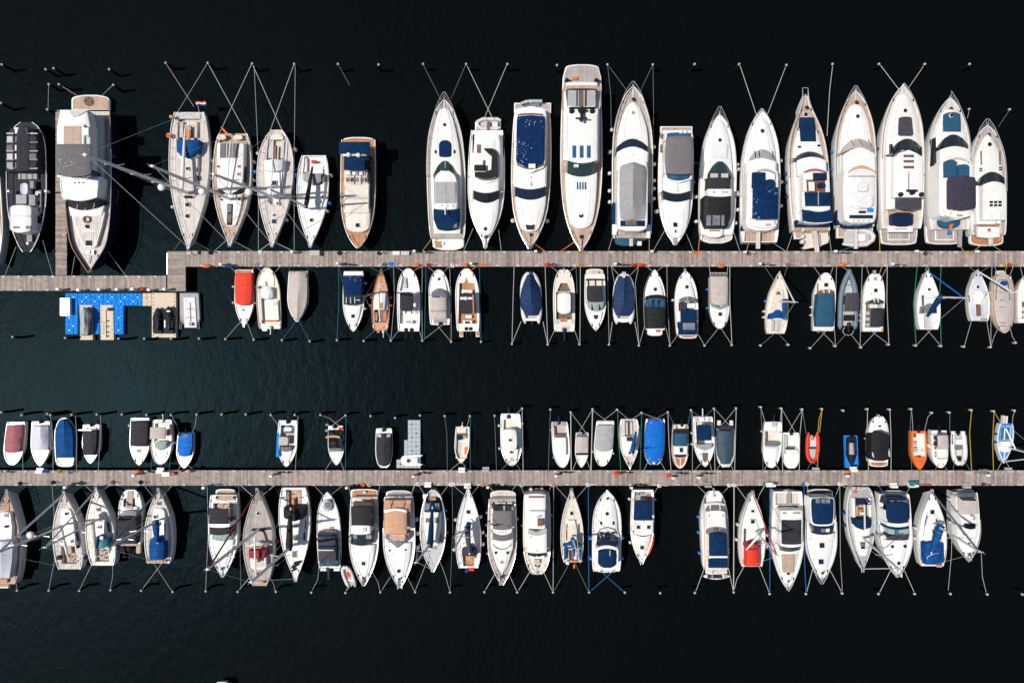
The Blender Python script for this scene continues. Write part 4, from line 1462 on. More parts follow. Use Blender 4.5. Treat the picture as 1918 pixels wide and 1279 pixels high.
B('motorboat', 'boat', 'brown-decked centre-console boat', 'white open boat with teak-brown floor, black hardtop and round white radar', (873.7, 503), (876.5, 620.5), 22.2, 'b', .9, dm='w', wells=[(530, 606, 14, 18, .5, 'to')])
G('bow_inlay', [(874, 519), (878, 531), (869, 531)], .03, 'to', sk=.1)
BX('helm_console', 865, 885, 543, 552, .5, 'w')
Q('t_top', 861.5, 885, 548, 588, 2.0, 'ch', fl=.07, r=(7, 2))
BX('t_top_bar', 862, 885, 556.5, 561, 2.1, 'w', fl=.06, po=False)
DM(559, 872.6, 3.4, 2.15, 'w')
SEAT(872, 884, 590, 596, .0, 'w')
SEAT(867, 885, 600, 608, .2, 'w', r=(0, 5))
BX('bait_well', 871, 880, 602, 606, .28, 'gk', sk=.1)
for x in (860.5, 891):
    BX('bathing_step', x, x + 7, 608, 631, -.35, 'w')
    BX('step_planking', x + 1, x + 6, 610, 629, -.32, 'to', sk=.04)
E(615, 873, .8, 'bk', 20)
E(615, 881, .8, 'bk', 20)

RIB('inflatable_boat', 'inflatable boat', 'blue-shrouded inflatable', 'white inflatable boat draped in a dark blue cover with pointed front', (993, 512), (996, 598), 20.5, 'o', 'ruw', 'lg', .28, .55, 8)
P('boat_cover', 513, 591, 20, (.55, .75, .8, .5), 'rc', tp=[.25, .62, .92, 1.03, 1.03, .66], ridge=.8, nz=.22, bv=.2)
G('cover_tip', [(989, 522), (992, 508), (995, 508), (998, 522)], .85, 'rc', sk=.3)
Q('transom_board', 984, 1009, 596, 601, .5, 'w')
BX('outboard_bracket', 995, 998, 601, 608, .3, 'bk')

B('motorboat', 'boat', 'cream hardtop fishing boat', 'cream open fishing boat with white hardtop and navy outboard', (1056, 505), (1057, 621), 20.5, 'o', .9, 'c', 'c', gm='w', wells=[(530, 546, 6, 13, .35, 'br'), (547, 598, 15, 15, .5, 'br')])
BX('helm_console', 1048, 1066, 556, 575, .5, 'c')
Q('hardtop', 1043.5, 1069.5, 548.5, 588, 2.0, 'w', fl=.08, r=(4, 8), cr=.1)
SEAT(1049, 1063, 595, 603, .05, 'to')
for x in (1042, 1072):
    BX('stern_locker', x - 2, x + 4, 599, 606, .1, 'lg')
Q('transom_well', 1051, 1066, 611, 619, .05, 'lg', sk=.2)
E(617, 1057, 1.0, 'rc', 20)
BX('anchor_roller', 1055, 1057, 502, 512, .1, 'ss')

B('motorboat', 'boat', 'charcoal-biminied cruiser', 'white cruiser, stern to the pontoon, with charcoal bimini and pale green screen', (1116, 619), (1114, 513), 20, 'm', 1.1, dm='w', wells=[(522, 545, 14, 14, .4, 'c')])
PL(1098, 1130, 520, 503.5, 'tl', .5, r=(0, 4))
DM(510, 1121, 2.2, -.4, 'ye', n='mooring_ball')
Q('cockpit_frame', 1097, 1131, 522, 525, .7, 'bk', sk=.3)
for x in (1103, 1116, 1129):
    BX('canopy_strut', x, x + 1, 523, 537, 1.2, 'bk', sk=.15)
Q('bimini', 1099, 1129, 535, 566, 1.8, 'ch', fl=.06, r=(2, 5), cr=.12)
Q('windshield', 1099, 1132, 564, 578, (.95, .4), 'gp', b=(2, 5), tp=[1, .85])
for x in (1108, 1122):
    BX('screen_frame', x, x + .9, 566, 581, .85, 'bk', sk=.4)
P('foredeck_moulding', 584, 612, [-5, -4, -3], (.3, .1), 'w', r=(0, 5))
G('hatch_glass', [(1112, 590), (1120, 590), (1119, 596), (1116, 598), (1113, 596)], .36, 'ch', sk=.1)
BX('anchor_roller', 1115, 1117, 608, 620, .1, 'ss')

RIB('inflatable_boat', 'inflatable boat', 'blue-tarpaulined inflatable', 'white inflatable boat under a creased dark blue tarpaulin, blunt end to the pontoon', (1169, 515), (1168, 600), 21, 'o', 'ruw', 'lg', .3, .55, 7)
P('boat_cover', 516, 592, 20.5, (.6, .7, .8, .55), 'rc', tp=[.5, .8, .95, 1, 1.02, .75], ridge=.5, nz=.32, bv=.3)
Q('transom_board', 1156, 1181, 596, 602, .5, 'w', b=(0, 2))
for x in (1166, 1170):
    BX('bow_roller', x, x + 2, 509, 516, .75, 'w')
BX('anchor_roller', 1166, 1171, 517, 520, 1.35, 'w', sk=.1)

B('motorboat', 'boat', 'black-canopied sports cruiser', 'white sports cruiser with long black canopy and round dark hatch', (1226, 504), (1227.5, 618), 21, 'm', 1.1, dm='w', gm='ch')
PL(1213, 1241, 613, 629, 'w', .5, r=(0, 4))
P('foredeck_moulding', 518, 556, [-6, -5, -5], (.1, .35), 'w', r=(6, 0), cr=.06)
RH(542, 1227, 3.3, .3, 'bk')
Q('windshield', 1210, 1247, 555, 562, (.35, .75), 'bk', b=(-4, -2))
Q('front_curtain', 1211, 1245, 561, 576, (.8, 1.2), 'gb', b=(-2, 0))
for x in (1222, 1233):
    BX('screen_frame', x, x + 1.5, 561, 576, 1.25, 'bk', sk=.4)
Q('canopy', 1211, 1246, 575, 615, (1.45, 1.1), 'bk', cr=.12, tp=[1, 1, .92])
Q('stern_cushion', 1221, 1238, 611, 615, .35, 'c')
BX('flag', 1229, 1234, 618, 622, .1, 'rd', sk=.1)

B('motorboat', 'boat', 'teak-sterned navy-awning cruiser', 'white cruiser with open windscreen, navy awning and orange teak stern', (1284, 507), (1287.5, 628), 21.7, 'y', 1.15, dm='w', wells=[(566, 582, 15, 15, .4, 'br')])
PL(1273, 1305, 624, 634, 'to', .5, r=(0, 3))
RH(537.5, 1286, 3.2, .3, 'bk')
P('foredeck_moulding', 522, 560, [-6, -6, -5], (.1, .4), 'w', r=(6, 0), cr=.06)
Q('windshield', 1273, 1305, 560, 567, (.45, 1.0), 'gc', b=(-5, -3))
BX('screen_frame', 1288, 1289.5, 556, 567, 1.05, 'ss', sk=.3)
SEAT(1287, 1303, 568, 577, .2, 'w')
BX('helm_console', 1276, 1286, 567, 581, .3, 'pu')
Q('bimini', 1274.5, 1305, 580.5, 603, 1.9, 'nv', fl=.06)
Q('aft_awning', 1273, 1305, 603, 627, (1.2, .8), 'nv')
Q('awning_window', 1279, 1302, 604.5, 618, (1.24, 1.02), 'gc', sk=.1)
BX('anchor_roller', 1282, 1285, 503, 513, .15, 'ss')
F('l', [562], 'ruw', .14)

B('motorboat', 'boat', 'beige-covered grey-hulled boat', 'grey-railed motorboat with flat beige cover and pale green vee windscreen', (1348, 616), (1347, 519), 19.7, 'b', 1.0, 'hg', 'w', sheer=.1)
PL(1331, 1361, 519, 510.5, 'br', .5)
for x in (1332, 1339, 1346, 1353):
    BX('stern_crate', x, x + 5.5, 511.5, 517.5, .9 - dz(519), 'gys')
Q('boat_cover', 1331, 1363.5, 519, 568, (.85, .75), 'tp', tp=[1, 1, .93], b=(0, 4), cr=.1, nz=.04)
G('windshield', [(1333, 569), (1348, 575), (1364, 568), (1363, 574), (1349, 580), (1334, 575)], [.75, .8, .75, .4, .4, .4], 'gp', sk=.4)
P('foredeck_moulding', 576, 612, [-5, -4, -2.5], (.15, .06), 'w', r=(0, 4))
H(588.3, 1349, 3.2, h=.12)
F('l', [542, 577], 'pb', .12, .4)

B('sailing_boat', 'sailing boat', 'blue-hooded cream sailboat', 'cream sailboat with bright blue sail cover and sprayhood and a trapezoid hatch', (1461, 508), (1453.5, 625), 21, 's', 1.0, 'c', 'c', wells=[(597, 620, 10, 9, .5, 'tl')])
Q('coachroof', 1444, 1472, 540, 588, (.15, .4), 'c', tp=[.5, .8, 1], r=(5, 0))
G('hatch', [(1456, 546), (1460, 546), (1462.5, 552), (1454, 552)], .3, 'br', sk=.1)
Q('sprayhood', 1443, 1469, 585, 597, (.8, 1.1), 'ry', b=(-5, 0), cr=.15, r=(4, 0))
Q('sprayhood_edge', 1448, 1466, 596, 598, 1.1, 'w', cr=.15)
SEAT(1444, 1450, 600, 619, -.1, 'lg')
SEAT(1459, 1463, 600, 619, -.1, 'lg')
M((1460, 564), (1489, 566), 7.5, r=.09, boom=(1468.5, 602), bm='ry', br=.2, sp=(.5,), hb=.35, sl=.6, stay='w', sr=.09)
R(0, .3, .5, 0, .02)
F('l', [564], 'pb', .15, .3)
F('l', [583, 594], 'ruw', .14)

B('motorboat', 'boat', 'steel-blue-covered launch', 'white launch with a long steel blue cover and brown slatted windscreen', (1547, 511), (1542.5, 620), 20.5, 'b', 1.0, dm='w')
H(533.6, 1547.5, 3.5, h=.06)
Q('windshield', 1533, 1562, 545, 553, (.4, .95), 'cap', b=(-3, -3))
for x in (1543, 1553):
    BX('screen_frame', x, x + 1.2, 543, 552, .95, 'w', sk=.4)
Q('boat_cover', 1528.5, 1563, 551, 612, (1.1, .7), 'tb', tp=[.84, .95, 1, .93], cr=.1, b=(-2, 0), nz=.02)
Q('stern_locker', 1526, 1559, 612, 619, .2, 'w')
BX('stern_light', 1533, 1536, 619, 623, .2, 'mv')
BX('boat_hook', 1530.5, 1532.5, 531, 556, .1, 'br', sk=.08)
F('l', [575, 590], 'c', .13, .5)

RIB('inflatable_boat', 'inflatable boat', 'grey-tubed inflatable', 'large grey-blue inflatable boat with black canopy and tilted outboard', (1590.5, 505), (1587.5, 610), 19,
    [(0, .08), (.05, .25), (.12, .45), (.22, .68), (.35, .88), (.5, .98), (.7, 1), (1, .98)], 'rub', 'lg', .29, .7, 7)
BX('deck_step', 1580, 1598, 540, 548, .15, 'lg')
BX('fore_locker', 1582, 1599, 533, 534.5, .12, 'br')
Q('canopy', 1582, 1610, 549, 583, 1.7, 'chs', fl=.07, tp=[.9, 1, 1], cr=.1)
BX('helm_console', 1583, 1600, 553, 570, .8, 'bk')
SEAT(1583, 1602, 590, 601, .5, 'bk')
SEAT(1577, 1606, 584, 589, .35, 'lg')
BX('bollard', 1609, 1612, 560, 562.5, 1.0, 'rd', sk=.2)
E(607, 1590, 1.0, 'ch', 14)
q = MB()
q.tube([pt(x - cx(620), y, .5) for x, y in ((1582, 613), (1578, 620), (1582, 626), (1590, 628), (1597, 625), (1599, 619))], .05, 6)
q.build('stern_gantry', 'ss', K.root)

B('motorboat', 'boat', 'twin-hatched grey-canopied boat', 'white motorboat with two bow hatches, green screen and dark grey canopy', (1639, 513), (1635, 621), 20, 'o', 1.05, dm='w', wells=[(569, 614, 15, 15, .4, 'br')])
G('hatch', [(1638.5, 518), (1641.5, 518), (1643.5, 525), (1636.5, 525)], .1, 'gy', sk=.1)
H(544, 1640.5, 3.2, h=.1)
RH(550, 1632, 1.1, .05)
Q('windshield', 1627.5, 1655, 561, 569, (.5, 1.0), 'gg', b=(-2, -1), r=(5, 0))
for x in (1638, 1645):
    BX('screen_frame', x, x + .9, 559, 568, .95, 'w', sk=.4)
for x in (1629, 1637, 1646):
    SEAT(x, x + 7, 570, 577, .3, 'w' if x < 1640 else 'lg')
Q('canopy', 1631.7, 1655.5, 578, 612, 1.75, 'ch', fl=.06, cr=.1)
for y in (583, 594, 605):
    BX('side_gear', 1623, 1629, y, y + 7, .1, 'lg')
Q('stern_locker', 1621, 1652, 613, 620, .2, 'w')
BX('fuel_can', 1652, 1655, 617, 621, .25, 'or')
BX('anchor_roller', 1637, 1641, 506, 515, .1, 'ss')
F('l', [590, 600], 'gy', .16, .5)

B('sailing_boat', 'sailing boat', 'navy-boomed white sailboat', 'white sailboat with slanting navy sail cover and bright blue furled headsail', (1739, 506), (1740.5, 617), 21.7, 's', 1.0, dm='w', wells=[(588, 615, 10, 10, .5, 'lg')])
Q('coachroof', 1727, 1753, 548, 588, (.2, .45), 'w', tp=[.6, .9, 1], r=(5, 0))
H(542, 1740.5, 2.7, 2.2, h=.08)
Q('side_window', 1728, 1730.5, 553, 572, .42, 'gk', sk=.2)
Q('sprayhood', 1730, 1755, 571, 587, (.8, 1.0), 'gc', b=(-3, 0), r=(4, 0), cr=.12)
Q('sprayhood_top', 1741, 1754, 577, 586, 1.12, 'gn')
SEAT(1731, 1735, 592, 614, -.1, 'lg')
SEAT(1748, 1753, 590, 614, -.1)
M((1750, 556), (1807, 558), r=.09, boom=(1733.5, 596), bm='nv', br=.26, sp=(.5,), hb=.35, sl=.7, stay='bb', sr=.075)
q = MB()
q.tube([pt(-2 + 3 * math.cos(a), 505 + 4 * math.sin(a), .5) for a in [i * .6 + 2.6 for i in range(7)]], .03, 5)
q.build('bow_rail', 'ss', K.root)

B('sailing_boat', 'sailing boat', 'tan-cockpit white sailboat', 'small pale sailboat with brown cockpit floor and thick white furled headsail', (1831.6, 505), (1836, 601), 19.7, 's', .9, dm='vh', wells=[(570, 592, 7, 7, .4, 'br')])
Q('coachroof', 1822, 1846, 545, 570, (.25, .35), 'w', tp=[.7, 1, 1], r=(4, 0))
H(537.5, 1832, 2.5, h=.05)
BX('deck_box', 1836, 1842, 548, 556, .5, 'w')
Q('side_window', 1814.5, 1816.5, 553, 567, .1, 'gk', sk=.1)
BX('motor_bracket', 1838, 1849, 596, 602, .2, 'gy')
M((1841, 548), (1899, 548), r=.09, sp=(.5,), hb=.35, sl=.6, stay='w', sr=.085, boom=(1837, 572, .7))
R(0, .2, .5, 0, .02)
F('r', [554, 588], 'or', .15, .3)

B('motorboat', 'boat', 'beige-wrapped launch', 'launch wrapped in a flat beige cover with a red-brown gunwale line', (1882, 624), (1879, 513), 20.7, 'g', .9, 'c', 'tp', gm='cap')
P('boat_cover', 517, 620, -2.2, (.25, .3, .25, .1), 'tp', nz=.03, cr=.15, r=(8, 6))
PL(1868, 1884, 516, 507, 'tp', .5)
Q('covered_seat', 1874, 1888, 526, 535, .55, 'ry', r=(5, 4), sk=.3)
q = MB()
q.tube([pt(x - cx(545), y, .55) for x, y in ((1865, 562), (1868, 530), (1872, 524), (1886, 524), (1889, 530), (1891, 562))], .05, 5)
q.build('cover_hoop', 'br', K.root)
for y in (540, 562, 575, 604, 610):
    BX('cover_strap', 1873, 1884, y, y + 1, .47, 'br', sk=.1)
F('l', [552, 586], 'or', .14, .3)

B('motorboat', 'boat', 'white boat cut by the right edge', 'white motorboat cut off by the right edge, moored below the upper pontoon', (1930, 512), (1928, 605), 22, 'b', 1.0, dm='w', wells=[(565, 596, 15, 15, .4, 'br')])
Q('stern_locker', 1910, 1946, 597, 604, .2, 'w')
for y in (575, 586):
    SEAT(1914, 1920, y, y + 8, .1, 'tl')
F('l', [546], 'ruw', .14)
# ================================================================ row above the lower pontoon
ROW = 'boats moored above the lower pontoon'
B('motorboat', 'boat', 'mauve-covered boat', 'small white boat with a faded mauve cover, bow to the pontoon', (22, 871), (30, 790), 18.5, 'b', .75, dm='w')
Q('boat_cover', 9, 41, 797, 846, (.55, .45), 'mv', tp=[.9, .97, 1, .88], cr=.2, nz=.08, b=(0, 2), ridge=.15)
Q('stern_seat', 16, 43, 791, 796, .1, 'w')

B('motorboat', 'boat', 'white-covered boat', 'small white boat with a pale grey-white cover and small square hatch', (74.5, 873), (76, 789), 17.8, 'm', .75, dm='w')
P('boat_cover', 797, 843, -1.5, (.55, .4), 'vh', cr=.15, ridge=.35, nz=.08, bv=.2)
for x in (59, 82):
    BX('stern_seat', x, x + 9, 790, 797, .08, 'w')
H(854, 73.5, 2.4, h=.03)
E(791, 76, .75, 'bk', 12)
F('r', [808], 'pb', .15, .3)
F('r', [839], 'ruw', .12)

B('motorboat', 'boat', 'blue-covered canoe-bowed boat', 'small boat under a smooth blue cover, rounded cream stern to the pontoon', (119.5, 782), (121, 866), 18.3, 'b', .75, dm='c')
P('boat_cover', 785, 857, -1.3, (.35, .55, .55, .4), 'ry', cr=.12, ridge=.3, nz=.12, bv=.15, r=(6, 0))
PL(106, 138, 862, 874, 'c', .5, r=(0, 5))

B('motorboat', 'boat', 'black-sheeted small boat', 'small white boat with wrinkled black cover and a white bar across it', (169, 868), (171, 795), 16, 'm', .75, dm='w')
Q('boat_cover', 154.5, 181, 806, 852, (.6, .5), 'ch', tp=[1, 1, .98, .88], cr=.15, nz=.15, bv=.15)
BX('cover_bar', 146, 172, 804, 806.5, .9, 'w', sk=.08)
for x in (155, 172):
    BX('stern_seat', x, x + 8, 796, 805, .08, 'w')
E(797, 171, .75, 'bk', 11)

B('motorboat', 'boat', 'square-sterned charcoal-covered boat', 'white motorboat with a rectangular charcoal cover and grey square hatch', (260, 871), (262, 782.5), 18.7, 'm', .85, dm='w')
Q('boat_cover', 244.5, 276.5, 789, 836, (.7, .6), 'ch', tp=[1, 1, 1, .95], cr=.12, nz=.04)
Q('stern_seat', 247, 278, 783.5, 789, .1, 'w')
H(844, 258.7, 3.1, h=.06, gm='gy')
F('l', [797], 'ruw', .15, .2)
F('r', [797], 'pb', .15, .3)

B('motorboat', 'boat', 'cream-biminied centre boat', 'cream and white boat with beige bimini, pale green screen and tilted grey outboard', (300, 870), (304, 786), 19, 'b', .9, 'c', 'w', wells=[(793, 830, 14, 14, .4, 'c')])
Q('bimini', 281, 310, 800, 822, 1.9, 'tp', fl=.07, cr=.15)
BX('side_seat', 311, 317, 804, 816, .1, 'mv')
SEAT(291, 307, 826, 831, .2)
Q('windshield', 289, 312, 828, 840, (.8, .35), 'gp', b=(0, 4), tp=[.9, 1], r=(0, 5))
P('foredeck_moulding', 846, 862, [-5, -4], (.15, .08), 'w')
Q('transom_well', 292, 318, 787, 793, .05, 'lg', sk=.2)
E(789, 304.5, .9, 'al', 14)
R(0, .4, .4, .3, .03, sides='l')
F('r', [830], 'ruw', .13)

B('motorboat', 'boat', 'vivid-blue-covered dinghy', 'small white dinghy with vivid blue cover and black outboard', (344.5, 877), (348, 810), 16, 'm', .7, dm='w')
Q('boat_cover', 332.5, 360.5, 811, 853, .35, 'bb', tp=[.92, 1, 1, .75], cr=.15, nz=.05, b=(0, 2))
E(811, 347.5, .75, 'bk', 9)
BX('cover_cutout', 343, 352, 814, 819, .5, 'br', sk=.1)

B('motorboat', 'boat', 'paddleboard-carrying boat', 'white open boat with a light blue paddleboard along its left side', (536, 874), (539, 787), 18.7, 'm', .85, dm='w', wells=[(796, 842, 13, 13, .4, 'lg')])
Q('windshield', 526, 546, 836, 843, (.6, .3), 'gc', b=(1, 3))
P('foredeck_moulding', 844, 866, [-7, -6], (.2, .08), 'w')
Q('seat_cover', 522, 540, 818, 834, .75, 'tp', sk=.5, r=(3, 2))
SEAT(533, 546, 800, 807, .1, 'w')
BX('cushion', 533, 546, 807, 812, .0, 'br')
BX('cool_box', 534, 542, 796, 800, .1, 'pb')
BX('fuel_tank', 524, 530, 793, 802, .0, 'ry')
for x in (522, 545):
    BX('stern_seat', x, x + 10, 787.5, 794, .08, 'w')
E(790, 539.5, 1.1, 'bk', 17)
o = Q('paddle_board', 518, 522.5, 811, 856, .5, 'te', r=(8, 5), sk=.12, tp=[1, 1, 1, 1.4])
o.data.materials[0] = MT['pb']

B('motorboat', 'boat', 'crumple-covered boat', 'small white boat with crumpled black-grey cover and orange strap', (630, 871), (628.5, 798), 15, 'm', .8, dm='w')
Q('boat_cover', 615, 642, 806, 839, (.5, .6), 'bk', cr=.1, nz=.4, bv=.1)
Q('windshield', 616, 641, 839, 845, (.6, .3), 'gc')
Q('cover_strap', 610, 637, 817, 821, .95, 'pe', b=(-2, -2), sk=.1)
for x, mm in ((615, 'w'), (634, 'w')):
    BX('stern_seat', x, x + 8, 797, 803, .1, mm)
BX('cushion', 634, 642, 800, 805, .2, 'rd')
E(800, 627, .8, 'bk', 13)
P('foredeck_moulding', 846, 866, [-2, -2], (.12, .05), 'w')
F('l', [795, 806], 'lg', .15, .4)

B('motorboat', 'boat', 'dark-grey-wrapped boat', 'small boat wrapped in a dark grey cover, rounded white bow at the pontoon', (719, 876), (719, 802), 16, 'o', .75, dm='w')
P('boat_cover', 813, 873, -1.4, (.55, .5, .3), 'ch', cr=.1, ridge=.2, nz=.08, r=(0, 8))
Q('cover_edge', 706, 732, 813, 817, .62, 'tp', b=(0, 3), cr=.1)
for x in (705, 724):
    BX('stern_seat', x, x + 9, 803, 811, .08, 'w')
E(806, 718.5, .8, 'bk', 15)

B('rowing_boat', 'boat', 'orange-planked white skiff', 'small white open skiff with orange board and dark blue seat cover', (863.5, 868), (866.5, 799), 13.8, 'm', .6, dm='c', wells=[(802, 858, 10.5, 10.5, .35, 'c')])
SEAT(855, 867, 815, 824, .1, 'nv', r=(3, 4))
SEAT(855, 875, 811.5, 814, .0, 'br')
BX('cushion', 870, 876, 838, 851.5, .05, 'or')
BX('engine_cover', 855, 873, 802, 811, .0, 'c')
BX('bag', 866, 874, 815, 821, .05, 'gy')
BX('floor_boards', 857, 864, 828, 854, -.28, 'lg', sk=.05)
E(799, 865.8, .65, 'al', 12)

B('motorboat', 'boat', 'two-hatched cabin boat', 'white cabin boat with two dark roof hatches and navy outboard', (958.5, 872), (956, 774.5), 19.7, 'b', 1.0, dm='w', wells=[(786, 806, 13, 14, .45, 'c')])
Q('cabin', 940.5, 968.5, 804, 842, 1.2, 'w', r=(4, 4), cr=.1, tp=[.9, 1, 1, .95])
H(824, 955.6, 3, 2.2, 1.28)
Q('windshield', 944, 971, 837, 841, (1.0, .5), 'ch')
P('foredeck_moulding', 841, 864, [-6, -5, -4], (.45, .15), 'w')
H(846.6, 957.5, 3, 2, .42)
BX('fore_seat', 955, 962, 856, 864, .25, 'tp')
for x in (939, 962):
    BX('stern_seat', x, x + 9, 774.5, 785, .08, 'w', r=(3, 0))
E(781, 953, 1.0, 'rc', 17)
R(0, .35, .4, .3, .03)
F('l', [797, 840], 'ruw', .14)
F('r', [793], 'ruw', .14)
F('r', [838], 'ry', .14)

B('motorboat', 'boat', 'cuddy-cabin fishing boat', 'narrow white fishing boat with low cuddy cabin and small tilted outboard', (1053.5, 875.5), (1048, 790), 16.3, 'b', .9, dm='w', wells=[(795, 818, 12, 12, .45, 'tp')])
Q('cuddy_cabin', 1039, 1061, 819, 852, .45, 'w', tp=[1, 1, .9])
BX('dash_panel', 1039, 1059, 813, 817, .35, 'br')
SEAT(1036, 1040, 799, 812, .0, 'mv')
for x in (1035, 1052):
    BX('stern_seat', x, x + 9, 790.5, 797, .08, 'gy')
E(793, 1047, .75, 'rc', 17)
F('l', [805, 857], 'pb', .1, .3)

B('motorboat', 'boat', 'narrow beige-covered boat', 'narrow white boat with flat beige cover and dark band before its bow', (1089, 875.5), (1090.5, 810), 12.7, 'm', .75, dm='w')
Q('boat_cover', 1078.8, 1102, 818, 848, .45, 'tp', cr=.1)
Q('windshield', 1079, 1101, 848, 852, (.45, .2), 'bk')
Q('transom_well', 1080, 1101, 811, 818, .05, 'gc', sk=.2)
E(812, 1092, .6, 'bk', 8)

B('motorboat', 'boat', 'taupe-covered motorboat', 'white motorboat with a wide grey-taupe cover and rounded white bow', (1128, 873), (1134, 788), 17.8, 'b', .85, dm='w')
Q('boat_cover', 1116, 1149, 796, 845, (.6, .5), 'gl2', tp=[.98, 1, 1, .95], r=(0, 7), cr=.12, nz=.02)
Q('stern_seat', 1121, 1149, 789, 795, .1, 'w')
F('l', [846], 'ruw', .12)
F('r', [849], 'ruw', .12)

B('sailing_boat', 'sailing boat', 'blue-boomed day sailer', 'small grey-decked day sailer with tapering blue sail cover', (1180, 878), (1178, 784.5), 19.5, 's', .8, dm='tl', wells=[(788, 816, 8, 8, .45, 'br')])
Q('coachroof', 1166, 1191, 817, 854, (.4, .15), 'w', tp=[1, .9, .6])
H(847.7, 1179.7, 2.8, 2.4, .22)
BX('companionway', 1174, 1185, 818, 826, .5, 'ch')
SEAT(1172, 1176, 790, 814, -.1, 'lg')
SEAT(1181, 1184.5, 790, 814, -.1, 'tl')
M((1180, 843), (1187.5, 855), 5.5, r=.07, boom=(1191.5, 805, .9), bm='ry', br=.2, sp=(), hb=.3, sl=.5, shr=False, back=False, bow=False)
R(0, .25, .4, 0, .025)

B('motorboat', 'boat', 'vivid-blue-wrapped motorboat', 'motorboat wholly wrapped in vivid blue tarpaulin with white bow ball', (1225, 870), (1227.5, 784), 19.2, 'o', .85, 'w', 'bb')
P('boat_cover', 786, 868, -.6, (.3, .45, .4, .25), 'bb', cr=.15, nz=.05, r=(4, 8), tp=[.96, 1, 1])
DM(866.5, 1225, 3.2, .35, 'ruw', n='bow_fender', ht=.25)
E(788, 1226, .8, 'bk', 9)
for x, y in ((1212, 785), (1219, 791), (1240, 789), (1214, 826), (1216.5, 858), (1234, 859)):
    BX('cover_clip', x, x + 1.3, y, y + 1.3, .5, 'w', sk=.15)

B('motorboat', 'boat', 'teak-bowed small cruiser', 'small white cruiser with teal canopy, purple solar hatch and varnished teak bow', (1273.6, 877), (1275, 795), 15.7, 'b', .9, dm='w', gm='tk')
Q('canopy', 1263.5, 1288, 811, 835, 1.1, 'tb', cr=.1)
Q('canopy_end', 1264, 1288, 805, 811, .9, 'bk')
Q('cabin_roof', 1262, 1288, 835, 851, .6, 'w', tp=[1, .96])
H(842.6, 1276, 3.2, 4, .62, gm='gn')
Q('windshield', 1264, 1285, 851, 855, (.5, .3), 'ch', b=(0, 2))
G('foredeck_planking', [(1264, 856), (1273, 859), (1273, 874), (1271, 873), (1266, 866)], .06, 'to', sk=.1)
G('foredeck_planking', [(1284, 856), (1275, 859), (1275, 874), (1278, 871), (1282, 866)], .06, 'to', sk=.1)
for x in (1265, 1283):
    BX('stern_planking', x, x + 4.5, 796, 803, .06, 'to', sk=.1)
E(797, 1277, .7, 'bk', 14)

B('motorboat', 'boat', 'navy-biminied cuddy boat', 'white cuddy boat with navy bimini, pale green screen and long brown hatch', (1320.8, 874), (1316.5, 780), 19.5, 'm', 1.0, dm='w', wells=[(790, 832, 14, 14, .4, 'c')])
Q('bimini', 1305, 1332.5, 795, 824, 1.7, 'nv', fl=.06, cr=.12, r=(3, 0))
SEAT(1308, 1319, 825, 832, .1, 'br')
SEAT(1320, 1333, 825, 832, .1, 'w')
Q('windshield', 1305, 1334, 832, 841, (.8, .35), 'gp', b=(0, 3), r=(0, 4))
o = G('hatch', [(1315, 848), (1326, 848), (1325, 862), (1321, 866), (1317, 862)], .12, 'br', sk=.1)
RH(851, 1311, 1, .05)
for x in (1301, 1326):
    BX('stern_seat', x, x + 8, 781, 790, .08, 'lg')
E(786, 1317, 1.0, 'al', 20)
F('l', [811, 832], 'ruw', .13)

RIB('inflatable_boat', 'inflatable boat', 'slate-covered inflatable', 'white-tubed inflatable boat with smooth slate blue cover, blunt bow to the pontoon', (1359, 873), (1358.5, 796), 18.3, 'o', 'ruw', 'lg', .26, .55, 9, False)
P('boat_cover', 806, 869, 15.5, (.75, .75, .7, .5), 'sl', tp=[1.02, 1, 1, .95, .6], cr=.2, ridge=.1, nz=.06, bv=.15)
Q('cover_roll', 1344, 1376, 797, 805, .7, 'ch', nz=.2)
E(796, 1360, .7, 'bk', 8)

B('motorboat', 'boat', 'white walkaround boat', 'white open boat with grab rail across the middle and blue-grey tilted outboard', (1444.5, 876), (1448.5, 790), 17.2, 'b', .85, dm='w', wells=[(808, 836, 13, 13, .4, 'c')])
Q('helm_screen', 1438, 1461, 827, 836, (.3, .5), 'gc', r=(0, 3))
BX('grab_rail', 1439, 1466, 810.5, 812, .8, 'w', sk=.1)
BX('side_cushion', 1433, 1437, 807, 834, .08, 'br')
P('foredeck_moulding', 838, 866, [-5, -5, -4], (.25, .1), 'w', cr=.05)
Q('stern_seat', 1437, 1455, 799, 807, .15, 'w')
Q('engine_cowl', 1447, 1455, 789, 798, .4, 'lg')
E(792, 1450, .85, 'rc', 17)
F('l', [808], 'ruw', .12)

B('motorboat', 'boat', 'small white console boat', 'small all-white open boat with low console and black outboard', (1482.4, 877), (1481, 810), 16.7, 'o', .75, dm='w', wells=[(813, 850, 12, 13, .35, 'w')])
Q('helm_console', 1473, 1495, 842, 853, .35, 'w', r=(0, 4))
BX('console_screen', 1472, 1489, 838, 841, .5, 'gk', sk=.2)
SEAT(1470, 1475, 815, 836, .0, 'lg')
SEAT(1485, 1494, 813, 818, .05)
E(813, 1482, .75, 'bk', 10)
R(0, .35, .3, .4, .03, sides='r')

RIB('inflatable_boat', 'inflatable boat', 'red inflatable dinghy', 'small bright red inflatable dinghy with white floor and black outboard', (1521.6, 866), (1522.5, 815), 13.4, 'b', 'rd', 'lg', .21, .45, 6)
Q('floor', 1517, 1529, 818, 838, .12, 'vh')
Q('floor', 1518, 1527, 841, 856, .12, 'lg')
SEAT(1517, 1529, 837, 840, .3, 'bk')
BX('fuel_tank', 1520, 1525, 820, 824, .3, 'or')
E(817, 1524, .55, 'bk', 8)

